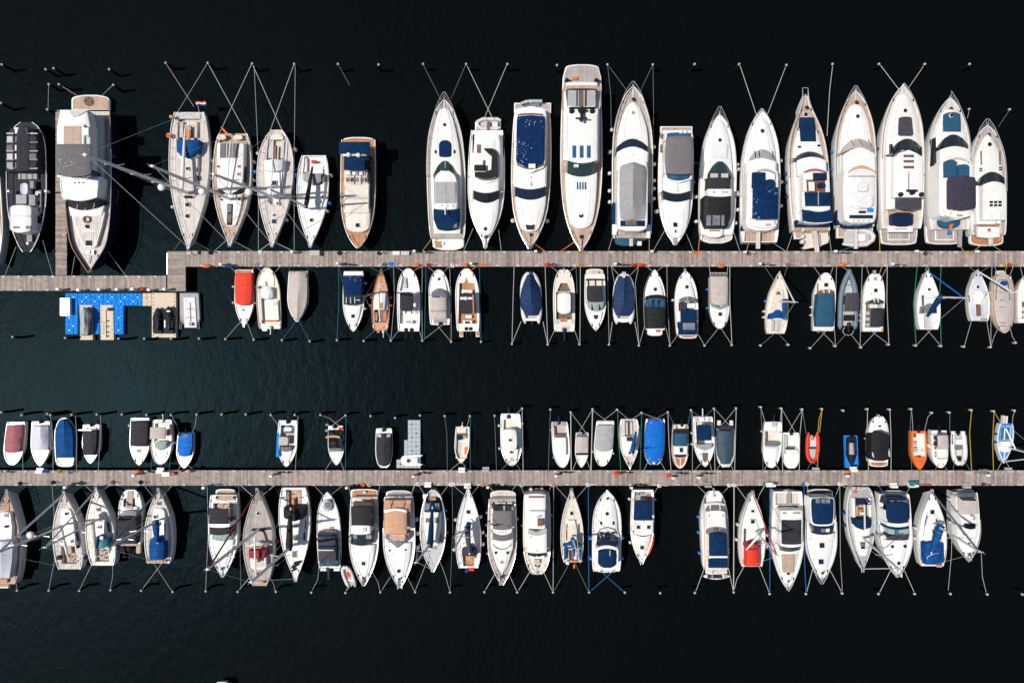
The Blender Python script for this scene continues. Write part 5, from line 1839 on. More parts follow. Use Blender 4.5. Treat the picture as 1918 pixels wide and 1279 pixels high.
o = None
B('motorboat', 'boat', 'black-canopied teak-sterned cruiser', 'white cruiser with large plain black canopy and oiled teak stern platform', (1647, 780), (1645.5, 866), 19.3, 'o', 1.0, dm='w')
Q('canopy', 1631.5, 1665, 811, 863, (1.3, 1.1), 'bk', b=(-3, 0), r=(6, 5), cr=.12)
H(799.4, 1648, 2.8, 2.8, .1)
P('foredeck_moulding', 788, 810, [-3, -3], (.08, .3), 'w', r=(4, 0))
PL(1629, 1663, 863, 874, 'to', .55, r=(0, 4))
for a, c_ in (((1632, 841), (1636.5, 856)), ((1664.5, 840), (1666, 855))):
    q = MB()
    q.tube([pt(a[0] - cx(a[1]), a[1], 1.0), pt(c_[0] - cx(c_[1]), c_[1], 1.35)], .07, 5)
    q.build('boat_hook', 'al', K.root)
BX('anchor_roller', 1645, 1648, 776, 783, .1, 'ss')
R(0, .35, .4, 0, .03, sides='r')
F('l', [822], 'ruw', .12)

B('motorboat', 'boat', 'orange open workboat', 'orange open workboat with cream interior and orange foredeck', (1723, 880), (1721, 807), 14.9, 'm', .8, 'or', 'or', wells=[(812, 855, 10.5, 11, .45, 'c')])
SEAT(1711, 1717, 827, 834, .1, 'gl2')
SEAT(1711, 1718, 838, 846, .1, 'gl2')
BX('locker', 1712, 1716, 813, 819, .0, 'br')
BX('floor_hatch', 1726, 1731, 840, 846, -.3, 'tp', sk=.1)
BX('deck_seam', 1714, 1731, 863, 864, .05, 'cap', sk=.1)
BX('vent', 1721, 1725, 854, 856, .1, 'bk')
E(808, 1721, .75, 'bk', 13)

B('motorboat', 'boat', 'slot-windowed beige-topped boat', 'white boat with flat beige bimini and slanting dark side windows', (1762, 876), (1759, 806), 15.4, 'b', .95, dm='w', wells=[(813, 838, 11, 11, .4, 'c')])
Q('bimini', 1756.5, 1776.5, 815, 838, 1.6, 'tp', fl=.06, cr=.1)
for y in (818, 829):
    G('side_curtain', [(1751, y), (1756, y - 1), (1756, y + 8), (1752, y + 5)], .6, 'ch', sk=.3)
Q('cabin', 1755, 1776, 840, 858, .4, 'w', tp=[1, .92])
BX('cabin_seam', 1756, 1774, 858, 859.5, .43, 'gy', sk=.1)
for y in (838, 846, 852):
    BX('side_window', 1752, 1754, y, y + 4, .2, 'gk', sk=.15)
E(808, 1759.5, .8, 'bk', 10)
F('l', [833, 836], 'ruw', .16, .3)

RIB('inflatable_boat', 'inflatable boat', 'navy-sterned white inflatable', 'white inflatable boat with dark navy tube sections aft and white seats', (1797.5, 869), (1794.5, 812), 15.7, 'o', 'ruw', 'lg', .27, .5, 5, False)
for sg in (-1, 1):
    q = MB()
    q.tube([pt(sg * (hw(y) + 2.0), y, .16) for y in (813, 819, 825, 831)], .285, 10)
    q.build('tube_patch', 'gn', K.root)
SEAT(1790, 1803, 822, 833, .4, 'w')
SEAT(1792, 1801, 842, 853, .3, 'c')
BX('helm_console', 1789, 1803, 835, 841, .6, 'gc')
BX('bow_pad', 1795, 1801, 855, 863, .45, 'gn')
E(814, 1795, .6, 'bk', 8)

B('sailing_boat', 'sailing boat', 'blue-decked sailing dinghy', 'small blue and white sailing dinghy with blue foredeck and cockpit seats', (1880.5, 867.5), (1885.5, 793), 15, 's', .75, 'w', 'te', wells=[(798, 825, 9, 10, .35, 'w')])
K.root.children[1].data.materials[0] = MT['pb']
Q('coachroof', 1873, 1894, 826, 847, .25, 'w', r=(0, 9))
for x in (1875.5, 1886):
    SEAT(x, x + 5, 800, 823, .0, 'te')
BX('deck_strip', 1880.5, 1882.5, 847, 862, .1, 'w', sk=.1)
for x, mm in ((1879, 'c'), (1885, 'w')):
    BX('rudder_head', x, x + 2.5, 778 + (x - 1879) * .2, 793, .1, mm)
M((1889, 838), (1958, 856), r=.07, hgt=6.5, sp=(.6,), hb=.3, sl=.5, boom=(1884, 802, .8), stay='w', sr=.06)
F('l', [813, 828], 'ry', .12, .4)
# ================================================================ row below the lower pontoon
ROW = 'boats moored below the lower pontoon'
B('sailing_boat', 'sailing boat', 'tented teak ketch', 'teak-decked sailing yacht with a pale grey boom tent, cut by the left edge', (12, 920), (6, 1094), 29, 's', 1.5, 'w', 'tk', gm='cap')
Q('coachroof', -6, 23, 959, 1013, .5, 'w', tp=[.7, 1, 1], r=(4, 0))
H(965, 11, 3.2, 3.2, .52, gm='gy')
BX('mast_collar', 8, 14, 984, 988, .7, 'bk')
BX('deck_strip', 13, 17, 930, 960, .1, 'to', sk=.1)
Q('boom_tent', -22, 24, 1013, 1083, 1.1, 'vh', tp=[1, 1, .82], ridge=.5, nz=.05, bv=.3)
PL(-8, 16, 1090, 1101, 'to', .9)
BX('stern_cushion', 0, 14, 1084, 1091, .3, 'to')
R(0, .2, .6, 0, .03, True, 3)
F('r', [1000], 'ry', .2, .4)

B('sailing_boat', 'sailing boat', 'thick-forestayed grey-decked yacht', 'grey-decked sailing yacht with a thick furled headsail and rope-strewn teak cockpit', (119, 922), (130, 1066), 27.5, 's', 1.4, 'w', 'tl', wells=[(1023, 1056, 13, 14, .5, 'tk')])
Q('coachroof', 111, 141, 953, 1021, (.25, .5), 'w', tp=[.55, .9, 1], r=(6, 0))
H(961.5, 124, 2.8, h=.32)
for x, y in ((134, 1013), (116, 1013)):
    H(y, x, 2, 2.6, .52)
Q('cockpit_table', 122, 134, 1023, 1038, .1, 'tk')
for x, y in ((126, 1044), (137, 1040), (131, 1049), (140, 1049)):
    BX('rope_tail', x, x + 6, y, y + 3, .1, 'tp', sk=.2)
Q('side_window', 141, 144.5, 995, 1027, .3, 'gk', tp=[.5, 1, .6])
BX('helm_bracket', 106, 113, 1041, 1048, .5, 'bk')
M((126, 981), (-7, 1036), r=.12, sp=(.42, .72), hb=.5, stay='w', sr=.12, dome=.56, boom=(129, 1046), bm='wc', br=.15)
R(0, .2, .6, 0, .03, True, 3)
R(.2, .97, .6, 0, .018, True)
F('r', [965, 1003, 1035], 'ruw')
F('r', [1045], 'ry', .2, .4)

B('sailing_boat', 'sailing boat', 'teal-hooded cream yacht', 'cream-decked sailing yacht with teal sprayhood and white stowed mainsail', (179, 915), (192, 1059), 27.5, 's', 1.4, 'w', 'c', wells=[(1027, 1052, 12, 13, .45, 'tp')])
Q('coachroof', 174, 203, 962, 1010, (.2, .45), 'c', tp=[.6, .9, 1], r=(6, 0))
H(953.6, 183.7, 3.4, h=.06, gm='gn')
H(987, 185, 2.6, 2, .42, gm='gb')
Q('sprayhood', 172, 203, 1006, 1027, (.8, 1.1), 'te', b=(-4, 0), cr=.25, r=(4, 0))
BX('sprayhood_window', 186, 193, 1004, 1010, 1.2, 'wc', sk=.15)
Q('side_window', 200, 204, 978, 1012, .3, 'gk', tp=[.4, 1, .5])
for x, y in ((186, 1031), (192, 1036), (198, 1030), (184, 1040), (195, 1043)):
    BX('rope_tail', x, x + 5, y, y + 3, .05, 'br' if x % 2 else 'tp', sk=.2)
M((184, 972), (83, 1025), r=.11, sp=(.45, .72), hb=.5, boom=(180, 1044), bm='c', br=.2, stay='wc', sr=.085)
R(0, .2, .6, 0, .03, True, 3)
R(.2, .97, .6, 0, .018, True)

B('motorboat', 'boat', 'twin-outboard charcoal-tented boat', 'teak-bowed motorboat with three-piece charcoal cover and two big black outboards', (244.6, 917), (242, 1020), 22.3, 'o', 1.1, 'w', 'w')
G('bow_planking', [(239, 919), (249, 919), (248, 952), (235, 952)], .1, 'tk', sk=.12)
H(945, 240, 3.1, h=.1, gm='gn')
for sg, x in ((-1, 231), (1, 247)):
    G('deck_window', [(x, 938), (x + 4, 932), (x + 5, 949), (x, 949)], .1, 'gk', sk=.1)
Q('deck_step', 226, 257, 952, 957, .25, 'w', b=(0, 2))
Q('windshield', 226, 256, 958, 967, (.6, 1.0), 'gy', b=(-3, -2))
BX('fore_seat', 226, 233, 958, 965, .7, 'w')
Q('boat_cover', 220, 256, 967, 1018, (1.2, 1.0), 'ch', cr=.12, r=(4, 0))
for y in (977, 989, 1003):
    BX('cover_seam', 221, 255, y, y + 1, 1.3, 'bk', sk=.1)
for x in (224, 255):
    BX('stern_step', x, x + 8, 1017, 1036, -.4, 'tk')
BX('transom_seat', 226, 258, 1016, 1022, .1, 'tk')
E(1026, 233, 1.35, 'bk', 11)
E(1026, 243, 1.35, 'bk', 11)
F('r', [978], 'bk', .2, .3)

B('sailing_boat', 'sailing boat', 'royal-blue-tented yacht', 'teak-decked sailing yacht with royal blue cockpit tent and light blue furled headsail', (296, 917), (297, 1055), 26.7, 's', 1.4, 'w', 'tl')
Q('coachroof', 284, 311, 952, 1012, (.35, .55), 'w', tp=[.7, 1, 1], r=(8, 0))
H(942.6, 297.5, 3.4, h=.06, gm='gn')
for x, y in ((296, 981), (290, 968)):
    H(y, x, 2.6, h=.55, gm='gk')
Q('side_window', 307, 309.5, 980, 1002, .6, 'gn', sk=.2)
Q('cockpit_tent', 279, 308, 1009, 1048, (1.1, 1.0), 'ry', tp=[.85, 1, 1, .95], cr=.3, b=(-4, 0), bv=.2, nz=.04)
BX('tent_seam', 280, 300, 1024, 1025, 1.3, 'rc', sk=.2)
BX('horseshoe_buoy', 307, 311, 1049, 1053, .5, 'ye')
Q('stern_seat', 274, 306, 1049, 1054, .15, 'tk')
M((301, 972), (200, 1026), r=.12, sp=(.42, .7), hb=.55, boom=(295, 1018, 1.6), bm='ry', br=.3, stay='rub', sr=.11)
R(0, .2, .6, 0, .03, True, 3)
R(.2, .97, .6, 0, .018, True)

B('motor_yacht', 'yacht', 'charcoal-topped cruiser by a masthead', 'white cruiser with charcoal bimini and tan stern deck, a grey masthead above its bow', (416.5, 1077), (418.5, 927), 27.3, 'm', 1.5, dm='w', wells=[(942, 998, 19, 19, .45, 'tk')])
PL(404, 440, 930, 915.5, 'tk', .55, r=(0, 3))
Q('stern_seat', 404, 440, 929, 937, .2, 'tk')
for x in (405, 438):
    DM(931.5, x, 1.8, .35, 'bk', n='stern_speaker', ht=.1)
Q('bimini', 391.5, 428, 952.5, 981, 1.9, 'ch', fl=.07, cr=.12)
Q('radar_arch', 390, 431, 979, 986, 1.7, 'w', b=(0, 2))
Q('front_awning', 392, 427, 985, 999, (1.6, 1.3), 'ch', fl=.06, b=(1, 3))
Q('side_window', 429, 435, 970, 1004, 1.0, 'gk', tp=[.4, 1, .7])
Q('windshield', 396, 436, 997, 1009, (.9, .4), 'gp', b=(4, 5), tp=[1, .9])
P('foredeck_moulding', 1010, 1066, [-7, -6, -5, -3], (.35, .1), 'w', r=(0, 8), cr=.08)
for a, c_ in (((410, 940), (402, 952)), ((421, 942), (416, 953)), ((434, 943), (424, 953))):
    q = MB()
    q.tube([pt(a[0] - cx(a[1]), a[1], .6), pt(c_[0] - cx(c_[1]), c_[1], 1.9)], .035, 5)
    q.build('bimini_strut', 'bk', K.root)
R(0, .5, .6, 1, .03, True, 3)

B('sailing_boat', 'sailing boat', 'red-hooded ketch', 'greyish teak-decked ketch with red sprayhood and red furled headsail', (481, 916), (486, 1097), 29, 'n', 1.6, 'w', 'tg', wells=[(1046, 1064, 12, 11, .5, 'tl')], gm='lg')
Q('coachroof', 469, 500, 994, 1066, (.3, .5), 'tg', tp=[.65, 1, 1, .9], r=(6, 6))
o = H(961, 483, 2.6, h=.05)
BX('mast_step', 471, 495, 990, 994, .3, 'gk')
Q('screen', 468, 497, 1017, 1024, (.9, 1.3), 'w', b=(-3, -2), r=(3, 0))
BX('companionway', 474, 490, 1024, 1031, .9, 'to')
Q('sprayhood', 466, 497, 1030, 1044, 1.35, 'mr', cr=.25, b=(0, 2), bv=.15)
BX('sprayhood_panel', 466.5, 486, 1031, 1043, 1.6, 'mr', sk=.1)
o.data.materials[0] = MT['w']
Q('cockpit_coaming', 469, 499, 1044, 1067, .6, 'c', r=(0, 6))
Q('cockpit_well', 473, 494, 1046, 1062, .63, 'tl', sk=.05, r=(0, 4))
BX('binnacle', 481, 485, 1047, 1053, 1.2, 'br')
BX('mizzen_boom', 476, 478, 1006, 1080, 2.3, 'w', sk=.2)
H(1074, 483, 2.4, h=.1)
BX('flag', 488, 494, 1089, 1093, .4, 'or', sk=.2)
M((483, 993), (388, 1066), r=.15, sp=(.4, .68), hb=.4, stay='mr', sr=.09)
R(0, .15, .6, 0, .03, True, 2)
R(.15, .95, .6, 0, .018, True)
F('r', [1016], 'mr', .2, .4)

B('sailing_boat', 'sailing boat', 'black-hooded white yacht', 'white sailing yacht, teak cockpit to the pontoon, black sprayhood and black sail cover', (553.4, 1087), (550, 913), 29.3, 's', 1.5, dm='w', wells=[(917, 950, 14.5, 14, .5, 'tk')])
Q('coachroof', 533, 571, 952, 1022, (.5, .2), 'w', tp=[1, .95, .6], r=(0, 6))
Q('sprayhood', 531, 571, 950, 973, (1.2, .7), 'bk', b=(0, 3), cr=.3, r=(0, 6), bv=.12)
for x in (535, 558):
    SEAT(x, x + 6, 920, 948, -.1, 'tk')
BX('cockpit_table', 546, 551, 934, 950, .3, 'to')
for x in (531, 566):
    WHEEL(931, x, 3.5, .7, 'ch')
BX('cushion', 549, 557, 948, 955, .9, 'to')
Q('side_window', 570, 572.5, 973, 990, .15, 'gk', sk=.12)
Q('side_window', 568.5, 571.5, 996, 1012, .15, 'gk', sk=.12)
H(984, 553.5, 3, h=.5, gm='gy')
H(1007, 551.5, 2.5, 4.5, .42, gm='br')
H(1037.7, 551, 3.7, 5.8, .08, gm='br')
for x, y, r_ in ((554, 1056, 4), (548, 1062, 2.5), (560, 1053, 2.2), (550, 1067, 2)):
    Q('sail_bag', x - r_, x + r_, y - r_, y + r_, .35, 'ch', nz=.2, r=(1, 1))
M((549, 1020), (470, 1090), r=.14, sp=(.35, .62), hb=.3, boom=(544.5, 950, 2.1), bm='bk', br=.3, bow=True)
R(0, .95, .6, 0, .02, True, 2)

B('motorboat', 'boat', 'raft-carrying grey-covered boat', 'narrow white motorboat with clear oval raft on its bow and grey covers', (612.7, 921), (617.5, 1064), 22.3, 'y', 1.1, dm='w')
Q('life_raft', 605, 620.5, 936, 957, .45, 'flt', r=(8, 8), cr=.15)
Q('raft_cover', 608, 617.5, 939, 953, .6, 'gc', r=(5, 5), sk=.15)
BX('cushion', 617, 624, 986, 991, .15, 'pe')
BX('cushion', 606, 616, 990, 994, .15, 'tp')
Q('windshield', 597, 629, 994, 1000, (.4, .9), 'gc', b=(-3, -2))
Q('boat_cover', 595.5, 629, 998, 1050, (1.0, .8), 'chs', tp=[.95, 1, 1], cr=.12)
for y, mm in ((1001, 'rc'), (1022, 'rc')):
    BX('cover_band', 596, 625, y, y + 4, 1.18, 'nv', sk=.15)
BX('cover_bar', 595, 625, 1029, 1031, 1.25, 'c', sk=.1)
Q('aft_cover', 599, 634, 1048, 1060, .6, 'sl', nz=.25)
Q('side_cover', 624, 637, 1010, 1056, .45, 'sl')
for x in (600, 625):
    BX('stern_step', x, x + 11, 1059, 1069, -.2, 'w')
E(1064, 614.5, 1.15, 'sl', 16)
R(0, .4, .4, 0, .022)

RIB('inflatable_boat', 'inflatable dinghy', 'red-cushioned dinghy', 'small white inflatable dinghy with a red cushion beside the black-canopied bow', (646, 1061), (658, 1095), 11.2, 'o', 'ruw', 'lg', .19, .5, 4)
BX('cushion', 650, 657, 1072, 1080, .35, 'rd')
SEAT(652, 661, 1084, 1088, .3)
E(1092, 657, .45, 'al', 10)

B('motor_yacht', 'yacht', 'orange-platform black-canopied cruiser', 'white cruiser with black canopy, white hardtop and orange teak stern platform', (681, 1094), (682, 931), 27.6, 'm', 1.6, dm='w', wells=[(936, 984, 19, 19, .45, 'bk')])
PL(657, 707, 933, 915.5, 'to', .6, r=(0, 3))
BX('stern_light', 680, 685, 920, 923, .95 - dz(931), 'w', sk=.2)
Q('stern_seat', 659, 697, 932, 938, .15, 'c')
Q('canopy', 658, 700, 948, 985, 1.9, 'bk', fl=.07, cr=.12)
Q('canopy_end', 661, 699, 939.5, 949, (1.3, 1.85), 'br', fl=.06)
Q('side_window', 693, 700, 950, 985, 1.3, 'gc', tp=[.6, 1, .7])
Q('hardtop', 657, 694, 984, 999, 1.95, 'w', b=(-1, 2), cr=.08)
BX('roof_hatch', 679, 686, 988, 995, 2.1, 'lg', sk=.1)
Q('windshield', 658, 696, 998, 1018, (1.7, .55), 'gk', b=(2, 4), tp=[1, 1.05])
for y0, mm in ((1001, 'gy'), (1011, 'gg')):
    for x in (661, 680):
        Q('screen_pane', x, x + 16, y0, y0 + 8, (1.62 - (y0 - 1001) * .055, 1.2 - (y0 - 1001) * .055), mm, sk=.03)
P('foredeck_moulding', 1020, 1082, [-7, -6, -5, -4], (.4, .12), 'w', r=(0, 8), cr=.1)
H(1055, 680.6, 3.4, h=.3, gm='ch')
for x in (678, 682):
    BX('bow_roller', x, x + 1.6, 1082, 1098, .2, 'mv', sk=.2)
R(0, .6, .6, 1, .03, True, 2)

B('motor_yacht', 'yacht', 'peach-canopied sport cruiser', 'white sport cruiser with peach canopy and large oval grey windscreen', (748.5, 1097), (746.5, 930), 30, 'm', 1.6, dm='w', wells=[(938, 1008, 21, 21, .45, 'tp')])
PL(723, 770, 936, 918, 'tg', .6, r=(0, 5))
for i in range(4):
    BX('mooring_gear', 738 + 6 * i, 744 + 6 * i, 930 + (i % 2) * 3, 932 + (i % 2) * 3, .2, 'gy', sk=.3)
Q('aft_canopy', 719, 769, 936, 957, (1.0, 1.6), 'pe', b=(0, 0), tp=[.95, 1], nz=.04)
Q('side_curtain', 760, 770, 936, 966, 1.2, 'tk', tp=[1, .4])
for x in (731, 755):
    BX('canopy_strut', x, x + 1.2, 938, 954, 1.5, 'to', sk=.1)
Q('radar_arch', 719, 762, 955, 960, 1.9, 'w', b=(-3, -1))
Q('canopy', 720, 762, 959, 1000, 1.85, 'pe', fl=.08, cr=.15, b=(-2, 0), tp=[1, 1, 1, .97])
Q('windshield', 722, 767, 1000, 1012, (1.2, .5), 'gc', b=(2, 14), r=(0, 6))
Q('dash_panel', 730, 760, 1000, 1009, 1.35, 'pe', b=(0, 2), sk=.2)
for x in (736, 748):
    Q('screen_panel', x, x + 9, 1001, 1012, (1.4, 1.15), 'vh', sk=.05)
P('foredeck_moulding', 1016, 1084, [-8, -7, -6, -4], (.35, .1), 'w', r=(0, 8), cr=.1)
for x, y in ((730, 1030), (760, 1029)):
    RH(y, x, 1.9, .32)
RH(1068.6, 747, 3.4, .25, 'bk')
for x in (744, 752):
    BX('bow_roller', x, x + 1.6, 1088, 1103, .2, 'ss', sk=.2)
R(0, .65, .6, 1, .03, True, 3)
F('r', [974, 1000, 1027], 'ruw', .22, .4)

B('sailing_boat', 'sailing boat', 'double-ended navy-dodgered sailboat', 'double-ended sailboat with navy dodger at the pontoon and long navy sail cover', (810.5, 1070), (811, 917), 24.7, 'd', 1.3, dm='lg', wells=[(930, 942, 13, 14, .4, 'br')])
Q('dodger', 795, 826, 940, 959, (.9, 1.0), 'nv', tp=[.9, 1], cr=.25, r=(2, 0))
for x in (796, 814):
    Q('dodger_window', x, x + 9, 942, 955, 1.15, 'gc', sk=.1)
Q('coachroof', 794, 826, 958, 1022, (.6, .3), 'w', tp=[1, 1, .85, .7], r=(0, 4))
H(974, 801.5, 4.5, 3.8, .58, gm='wd')
H(974, 818, 4.5, 4.6, .58, gm='gy')
H(1026, 811.5, 3.8, 2.6, .12, gm='gy')
for x in (799, 825):
    BX('hand_rail', x, x + 1.4, 1000, 1018, .35, 'br', sk=.2)
BX('flag', 806, 817, 931, 937, .4, 'to', sk=.2)
BX('liferaft_case', 792, 798, 925, 934, .6, 'w')
M((808, 1016), (779, 1053), r=.11, hgt=12.5, sp=(.5,), hb=.5, boom=(810, 948, 1.9), bm='nv', br=.26, sl=.9)
R(0, .95, .6, 0, .022, True, 1)
F('r', [957, 973, 998], 'pb', .12, .3)
F('l', [998], 'pb', .12, .3)

B('sailing_boat', 'sailing boat', 'wood-cockpit sloop', 'white sloop with navy and grey sail cover and varnished wooden cockpit', (876.7, 913), (877.5, 1064), 24, 's', 1.3, dm='w', wells=[(1040, 1060, 11, 10, .45, 'to')])
Q('coachroof', 866, 891, 972, 1040, (.2, .5), 'w', tp=[.55, .95, 1], r=(5, 0))
H(958.5, 877, 3.3, h=.06)
Q('sprayhood', 865, 893, 1024, 1041, (.8, 1.1), 'pu', b=(-4, 0), cr=.25, r=(6, 0))
G('cockpit_cover', [(878, 1038), (884, 1050), (877, 1050), (873, 1047)], .9, 'pe', sk=.1)
BX('boarding_ladder', 875, 888, 1063, 1069, .1, 'rd', sk=.2)
BX('lifebelt', 871, 876, 1066, 1072, .3, 'ry', sk=.2)
M((876, 982), (851, 1029), r=.1, hgt=11, sp=(.5,), hb=.5, boom=(879.5, 1038, 1.7), bm='chs', br=.27, sl=.9)
Q('mast_boot', 873, 882, 978, 990, 2.0, 'nv', sk=.3, r=(3, 3))
R(0, .95, .6, 0, .02, True, 2)
F('l', [974, 1030], 'ruw', .18, .4)
F('r', [969, 998, 1020], 'ruw', .18, .4)

B('motor_yacht', 'yacht', 'grey-biminied horseshoe-arch yacht', 'white yacht with grey bimini inside a white horseshoe arch and beige platform', (940.5, 1093), (940.5, 934), 27.5, 'm', 1.7, dm='tg', gm='w', wells=[(940, 998, 18, 18, .45, 'tl')])
PL(918.5, 966, 940, 918, 'tl', .6, r=(0, 7))
P('superstructure', 996, 1030, -7, .7, 'w')
Q('cockpit_frame', 921, 962, 944, 947, .9, 'bk', sk=.15)
for x in (930, 949):
    BX('canopy_strut', x, x + 1.4, 944, 957, 1.4, 'bk', sk=.15)
Q('arch_side', 919, 925, 952, 990, 1.4, 'w', tp=[.6, 1, 1], sk=None)
Q('arch_side', 957, 963, 952, 990, 1.4, 'w', tp=[.6, 1, 1], sk=None)
Q('bimini', 922, 960, 956, 992, 1.9, 'gys', fl=.08, cr=.12, r=(0, 8), tp=[.95, 1, .97])
BX('bimini_seam', 927, 955, 984, 985, 2.0, 'ch', sk=.06)
Q('radar_arch', 922, 960, 989, 997, 1.8, 'w', b=(3, 5), tp=[1, .9])
for x in (935, 941, 947):
    BX('arch_lamp', x - 1, x + 1, 996, 998, 1.9, 'lg', sk=.1)
Q('front_awning', 922, 959, 997, 1009, (1.5, 1.1), 'gys', b=(5, 4))
Q('windshield', 920, 961, 1009, 1023, (.95, .7), 'w', b=(2, 6), r=(0, 5))
q = MB()
q.tube([pt(x - cx(1020), y, .8) for x, y in ((921, 1012), (925, 1022), (933, 1027), (940, 1028.5), (948, 1027), (956, 1022), (960, 1012))], .04, 5)
q.build('screen_frame', 'gk', K.root)
for x, y, a in ((927.5, 1018, 3), (950.5, 1018, 3), (928.5, 1035, 2.4), (950.5, 1035, 2.4)):
    Q('deck_window', x - a, x + a, y - 2.4, y + 2.4, .78, 'ch', r=(2, 2), sk=.2)
P('foredeck_moulding', 1026, 1075, [-8, -9, -10, -13], (.65, .2), 'w', r=(0, 10), cr=.1)
RH(1052, 939.6, 3, .48, 'gy')
for x in (935, 942):
    BX('bow_roller', x, x + 1.6, 1080, 1096, .2, 'ss', sk=.2)
R(0, .4, .6, 1, .03, False, 2)
F('l', [961, 984, 1004, 1038], 'gy', .12, .4)
F('r', [973], 'gy', .12, .4)

B('motor_yacht', 'yacht', 'white trawler', 'all-white trawler yacht with a vee screen, slit windows and two ball fenders astern', (1006, 1075), (1005.5, 922), 26, 'o', 1.6, 'c', 'c')
Q('cabin', 983, 1022, 926, 1005, 1.5, 'w', b=(-2, 0))
BX('aft_window', 990, 1020, 928.5, 932, 1.55, 'br', sk=.1)
Q('flybridge', 992, 1021, 957, 990, 2.0, 'w')
BX('helm_seat', 1007, 1017, 972, 985, 2.4, 'wd', sk=.3)
WHEEL(968, 1008, 4, 2.4)
G('flybridge_screen', [(990, 991), (1005, 996), (1024, 989), (1024, 999), (1005, 1003.5), (989, 998)], [2.3, 2.35, 2.3, 2.0, 2.0, 2.0], 'lg', sk=.4)
Q('saloon_roof', 988, 1024, 998, 1034, 1.7, 'w', b=(4, 2))
for x, y in ((994, 1005), (1006, 1031)):
    RH(y, x, .9, 1.7)
for a in ((988, 1034, 1004.5, 1038, 1004.5, 1043, 989, 1039), (1006.5, 1038, 1024, 1033.5, 1024, 1038, 1007, 1043)):
    G('windshield', [(a[0], a[1]), (a[2], a[3]), (a[4], a[5]), (a[6], a[7])], [1.5, 1.5, 1.0, 1.0], 'ch', sk=.5)
P('foredeck_locker', 1040, 1046, -9, .6, 'w')
BX('deck_chest', 1001, 1011, 1047, 1056, .4, 'tp')
for x in (1003, 1010):
    DM(1059, x, 1.4, .1, 'bk', n='mooring_bollard', ht=.2)
BX('windlass', 1004, 1008, 1060, 1065, .3, 'ss')
BX('anchor_roller', 1004, 1007.5, 1068, 1076, .2, 'ss')
for x in (995, 1015):
    DM(917, x, 4, -.5, 'ruw', n='ball_fender', ht=.22)
BX('passerelle', 1002, 1009, 914, 921, -.4, 'mv', sk=.2)
R(0, .3, .6, 1, .03)
F('l', [985], 'pb', .13, .3)
F('r', [966], 'pb', .13, .3)

B('sailing_boat', 'sailing boat', 'narrow-bowed blue-hooded sailboat', 'slender pale sailboat with a pointed blue sprayhood and cluttered cockpit', (1070.4, 917), (1072, 1053), 21.5, 's', 1.2, dm='c', wells=[(1030, 1050, 11, 10, .45, 'br')])
Q('coachroof', 1060, 1083, 973, 1026, (.2, .45), 'c', tp=[.6, .9, 1], r=(4, 0))
H(961, 1070.8, 3, 3.2, .06)
Q('fore_hatch', 1064, 1077, 974, 981, .4, 'w')
for x in (1060, 1081):
    BX('hand_rail', x, x + 1.2, 983, 1012, .5, 'br', sk=.2)
G('sprayhood', [(1055, 1022), (1072, 1015), (1090, 1022), (1083, 1027), (1060, 1028)], [.9, 1.2, .9, 1.15, 1.15], 'ry')
BX('sprayhood_bar', 1063, 1080, 1021.5, 1023, 1.3, 'w', sk=.15)
for x in (1057, 1085):
    Q('side_curtain', x, x + 4, 1028, 1048, .5, 'ry', tp=[1, .6])
SEAT(1062, 1066, 1031, 1048, .0, 'tl')
SEAT(1075, 1080, 1031, 1048, .0)
BX('stern_cushion', 1073, 1083, 1049, 1053, .2, 'or')
BX('rudder_head', 1074, 1077, 1057, 1064, .1, 'or')
BX('outboard_bracket', 1060, 1066, 1052, 1057, .3, 'w')
M((1071, 1003), (1086, 1050), r=.09, hgt=9.5, sp=(.5,), hb=.45, boom=(1076, 1043, 1.5), bm='ry', br=.2, sl=.8)
R(0, .95, .55, 0, .02, True, 3)

B('motor_yacht', 'yacht', 'oval-navy-cockpit yacht', 'white yacht with round cockpit cover in navy and white horseshoe arch', (1137.5, 920), (1136, 1070), 27.3, 'Y', 1.5, dm='w', wells=[(1000, 1018, 17, 18, .4, 'w')])
P('foredeck_moulding', 932, 996, [-4, -8, -8], (.12, .45), 'w', r=(6, 0), cr=.1)
RH(961.4, 1137, 3.3, .32, 'bk')
for x in (1126, 1149):
    Q('deck_window', x - 2.2, x + 2.2, 976, 983, .47, 'ch', r=(3, 3), sk=.2)
q = MB()
q.tube([pt(x - cx(1000), y, .55) for x, y in ((1119, 1012), (1119, 1000), (1124, 991), (1137, 987), (1151, 991), (1156, 1000), (1155.5, 1012))], .05, 5)
q.build('screen_frame', 'ch', K.root)
q = MB()
q.tube([pt(x - cx(1000), y, .85) for x, y in ((1118, 1020), (1119, 1008), (1125, 1001), (1137, 999), (1150, 1001), (1156, 1008), (1157, 1020))], .07, 5)
q.build('screen_frame', 'bk', K.root)
for x in (1126.5, 1149):
    Q('deck_window', x - 3, x + 3, 994, 999, .5, 'ch', r=(3, 0), sk=.2)
BX('towel', 1135, 1141, 995, 998, .55, 'ry', sk=.2)
BX('helm_hatch', 1132.5, 1140.5, 1002, 1010, .35, 'ch')
Q('front_cover', 1120, 1155, 1014, 1027, (1.2, 1.5), 'gn', b=(-4, -5))
Q('cockpit_cover', 1120, 1155.5, 1030, 1063, 1.3, 'nv', b=(-3, 0), r=(9, 12), cr=.2)
Q('radar_arch', 1117, 1157, 1026, 1032, 1.75, 'w', b=(-5, -5))
for sg, x in ((0, 1115), (1, 1153)):
    Q('arch_side', x + 1.5, x + 5.5, 1026, 1056, 1.25, 'w', tp=[1, .7], sk=None)
BX('cover_strap', 1142, 1143, 1030, 1041, 1.6, 'w', sk=.1)
PL(1113, 1160, 1062, 1072, 'lg', .8, r=(0, 7))
R(0, .5, .55, 0, .025, False, 1)
F('l', [1008, 1046], 'pb', .2, .7)
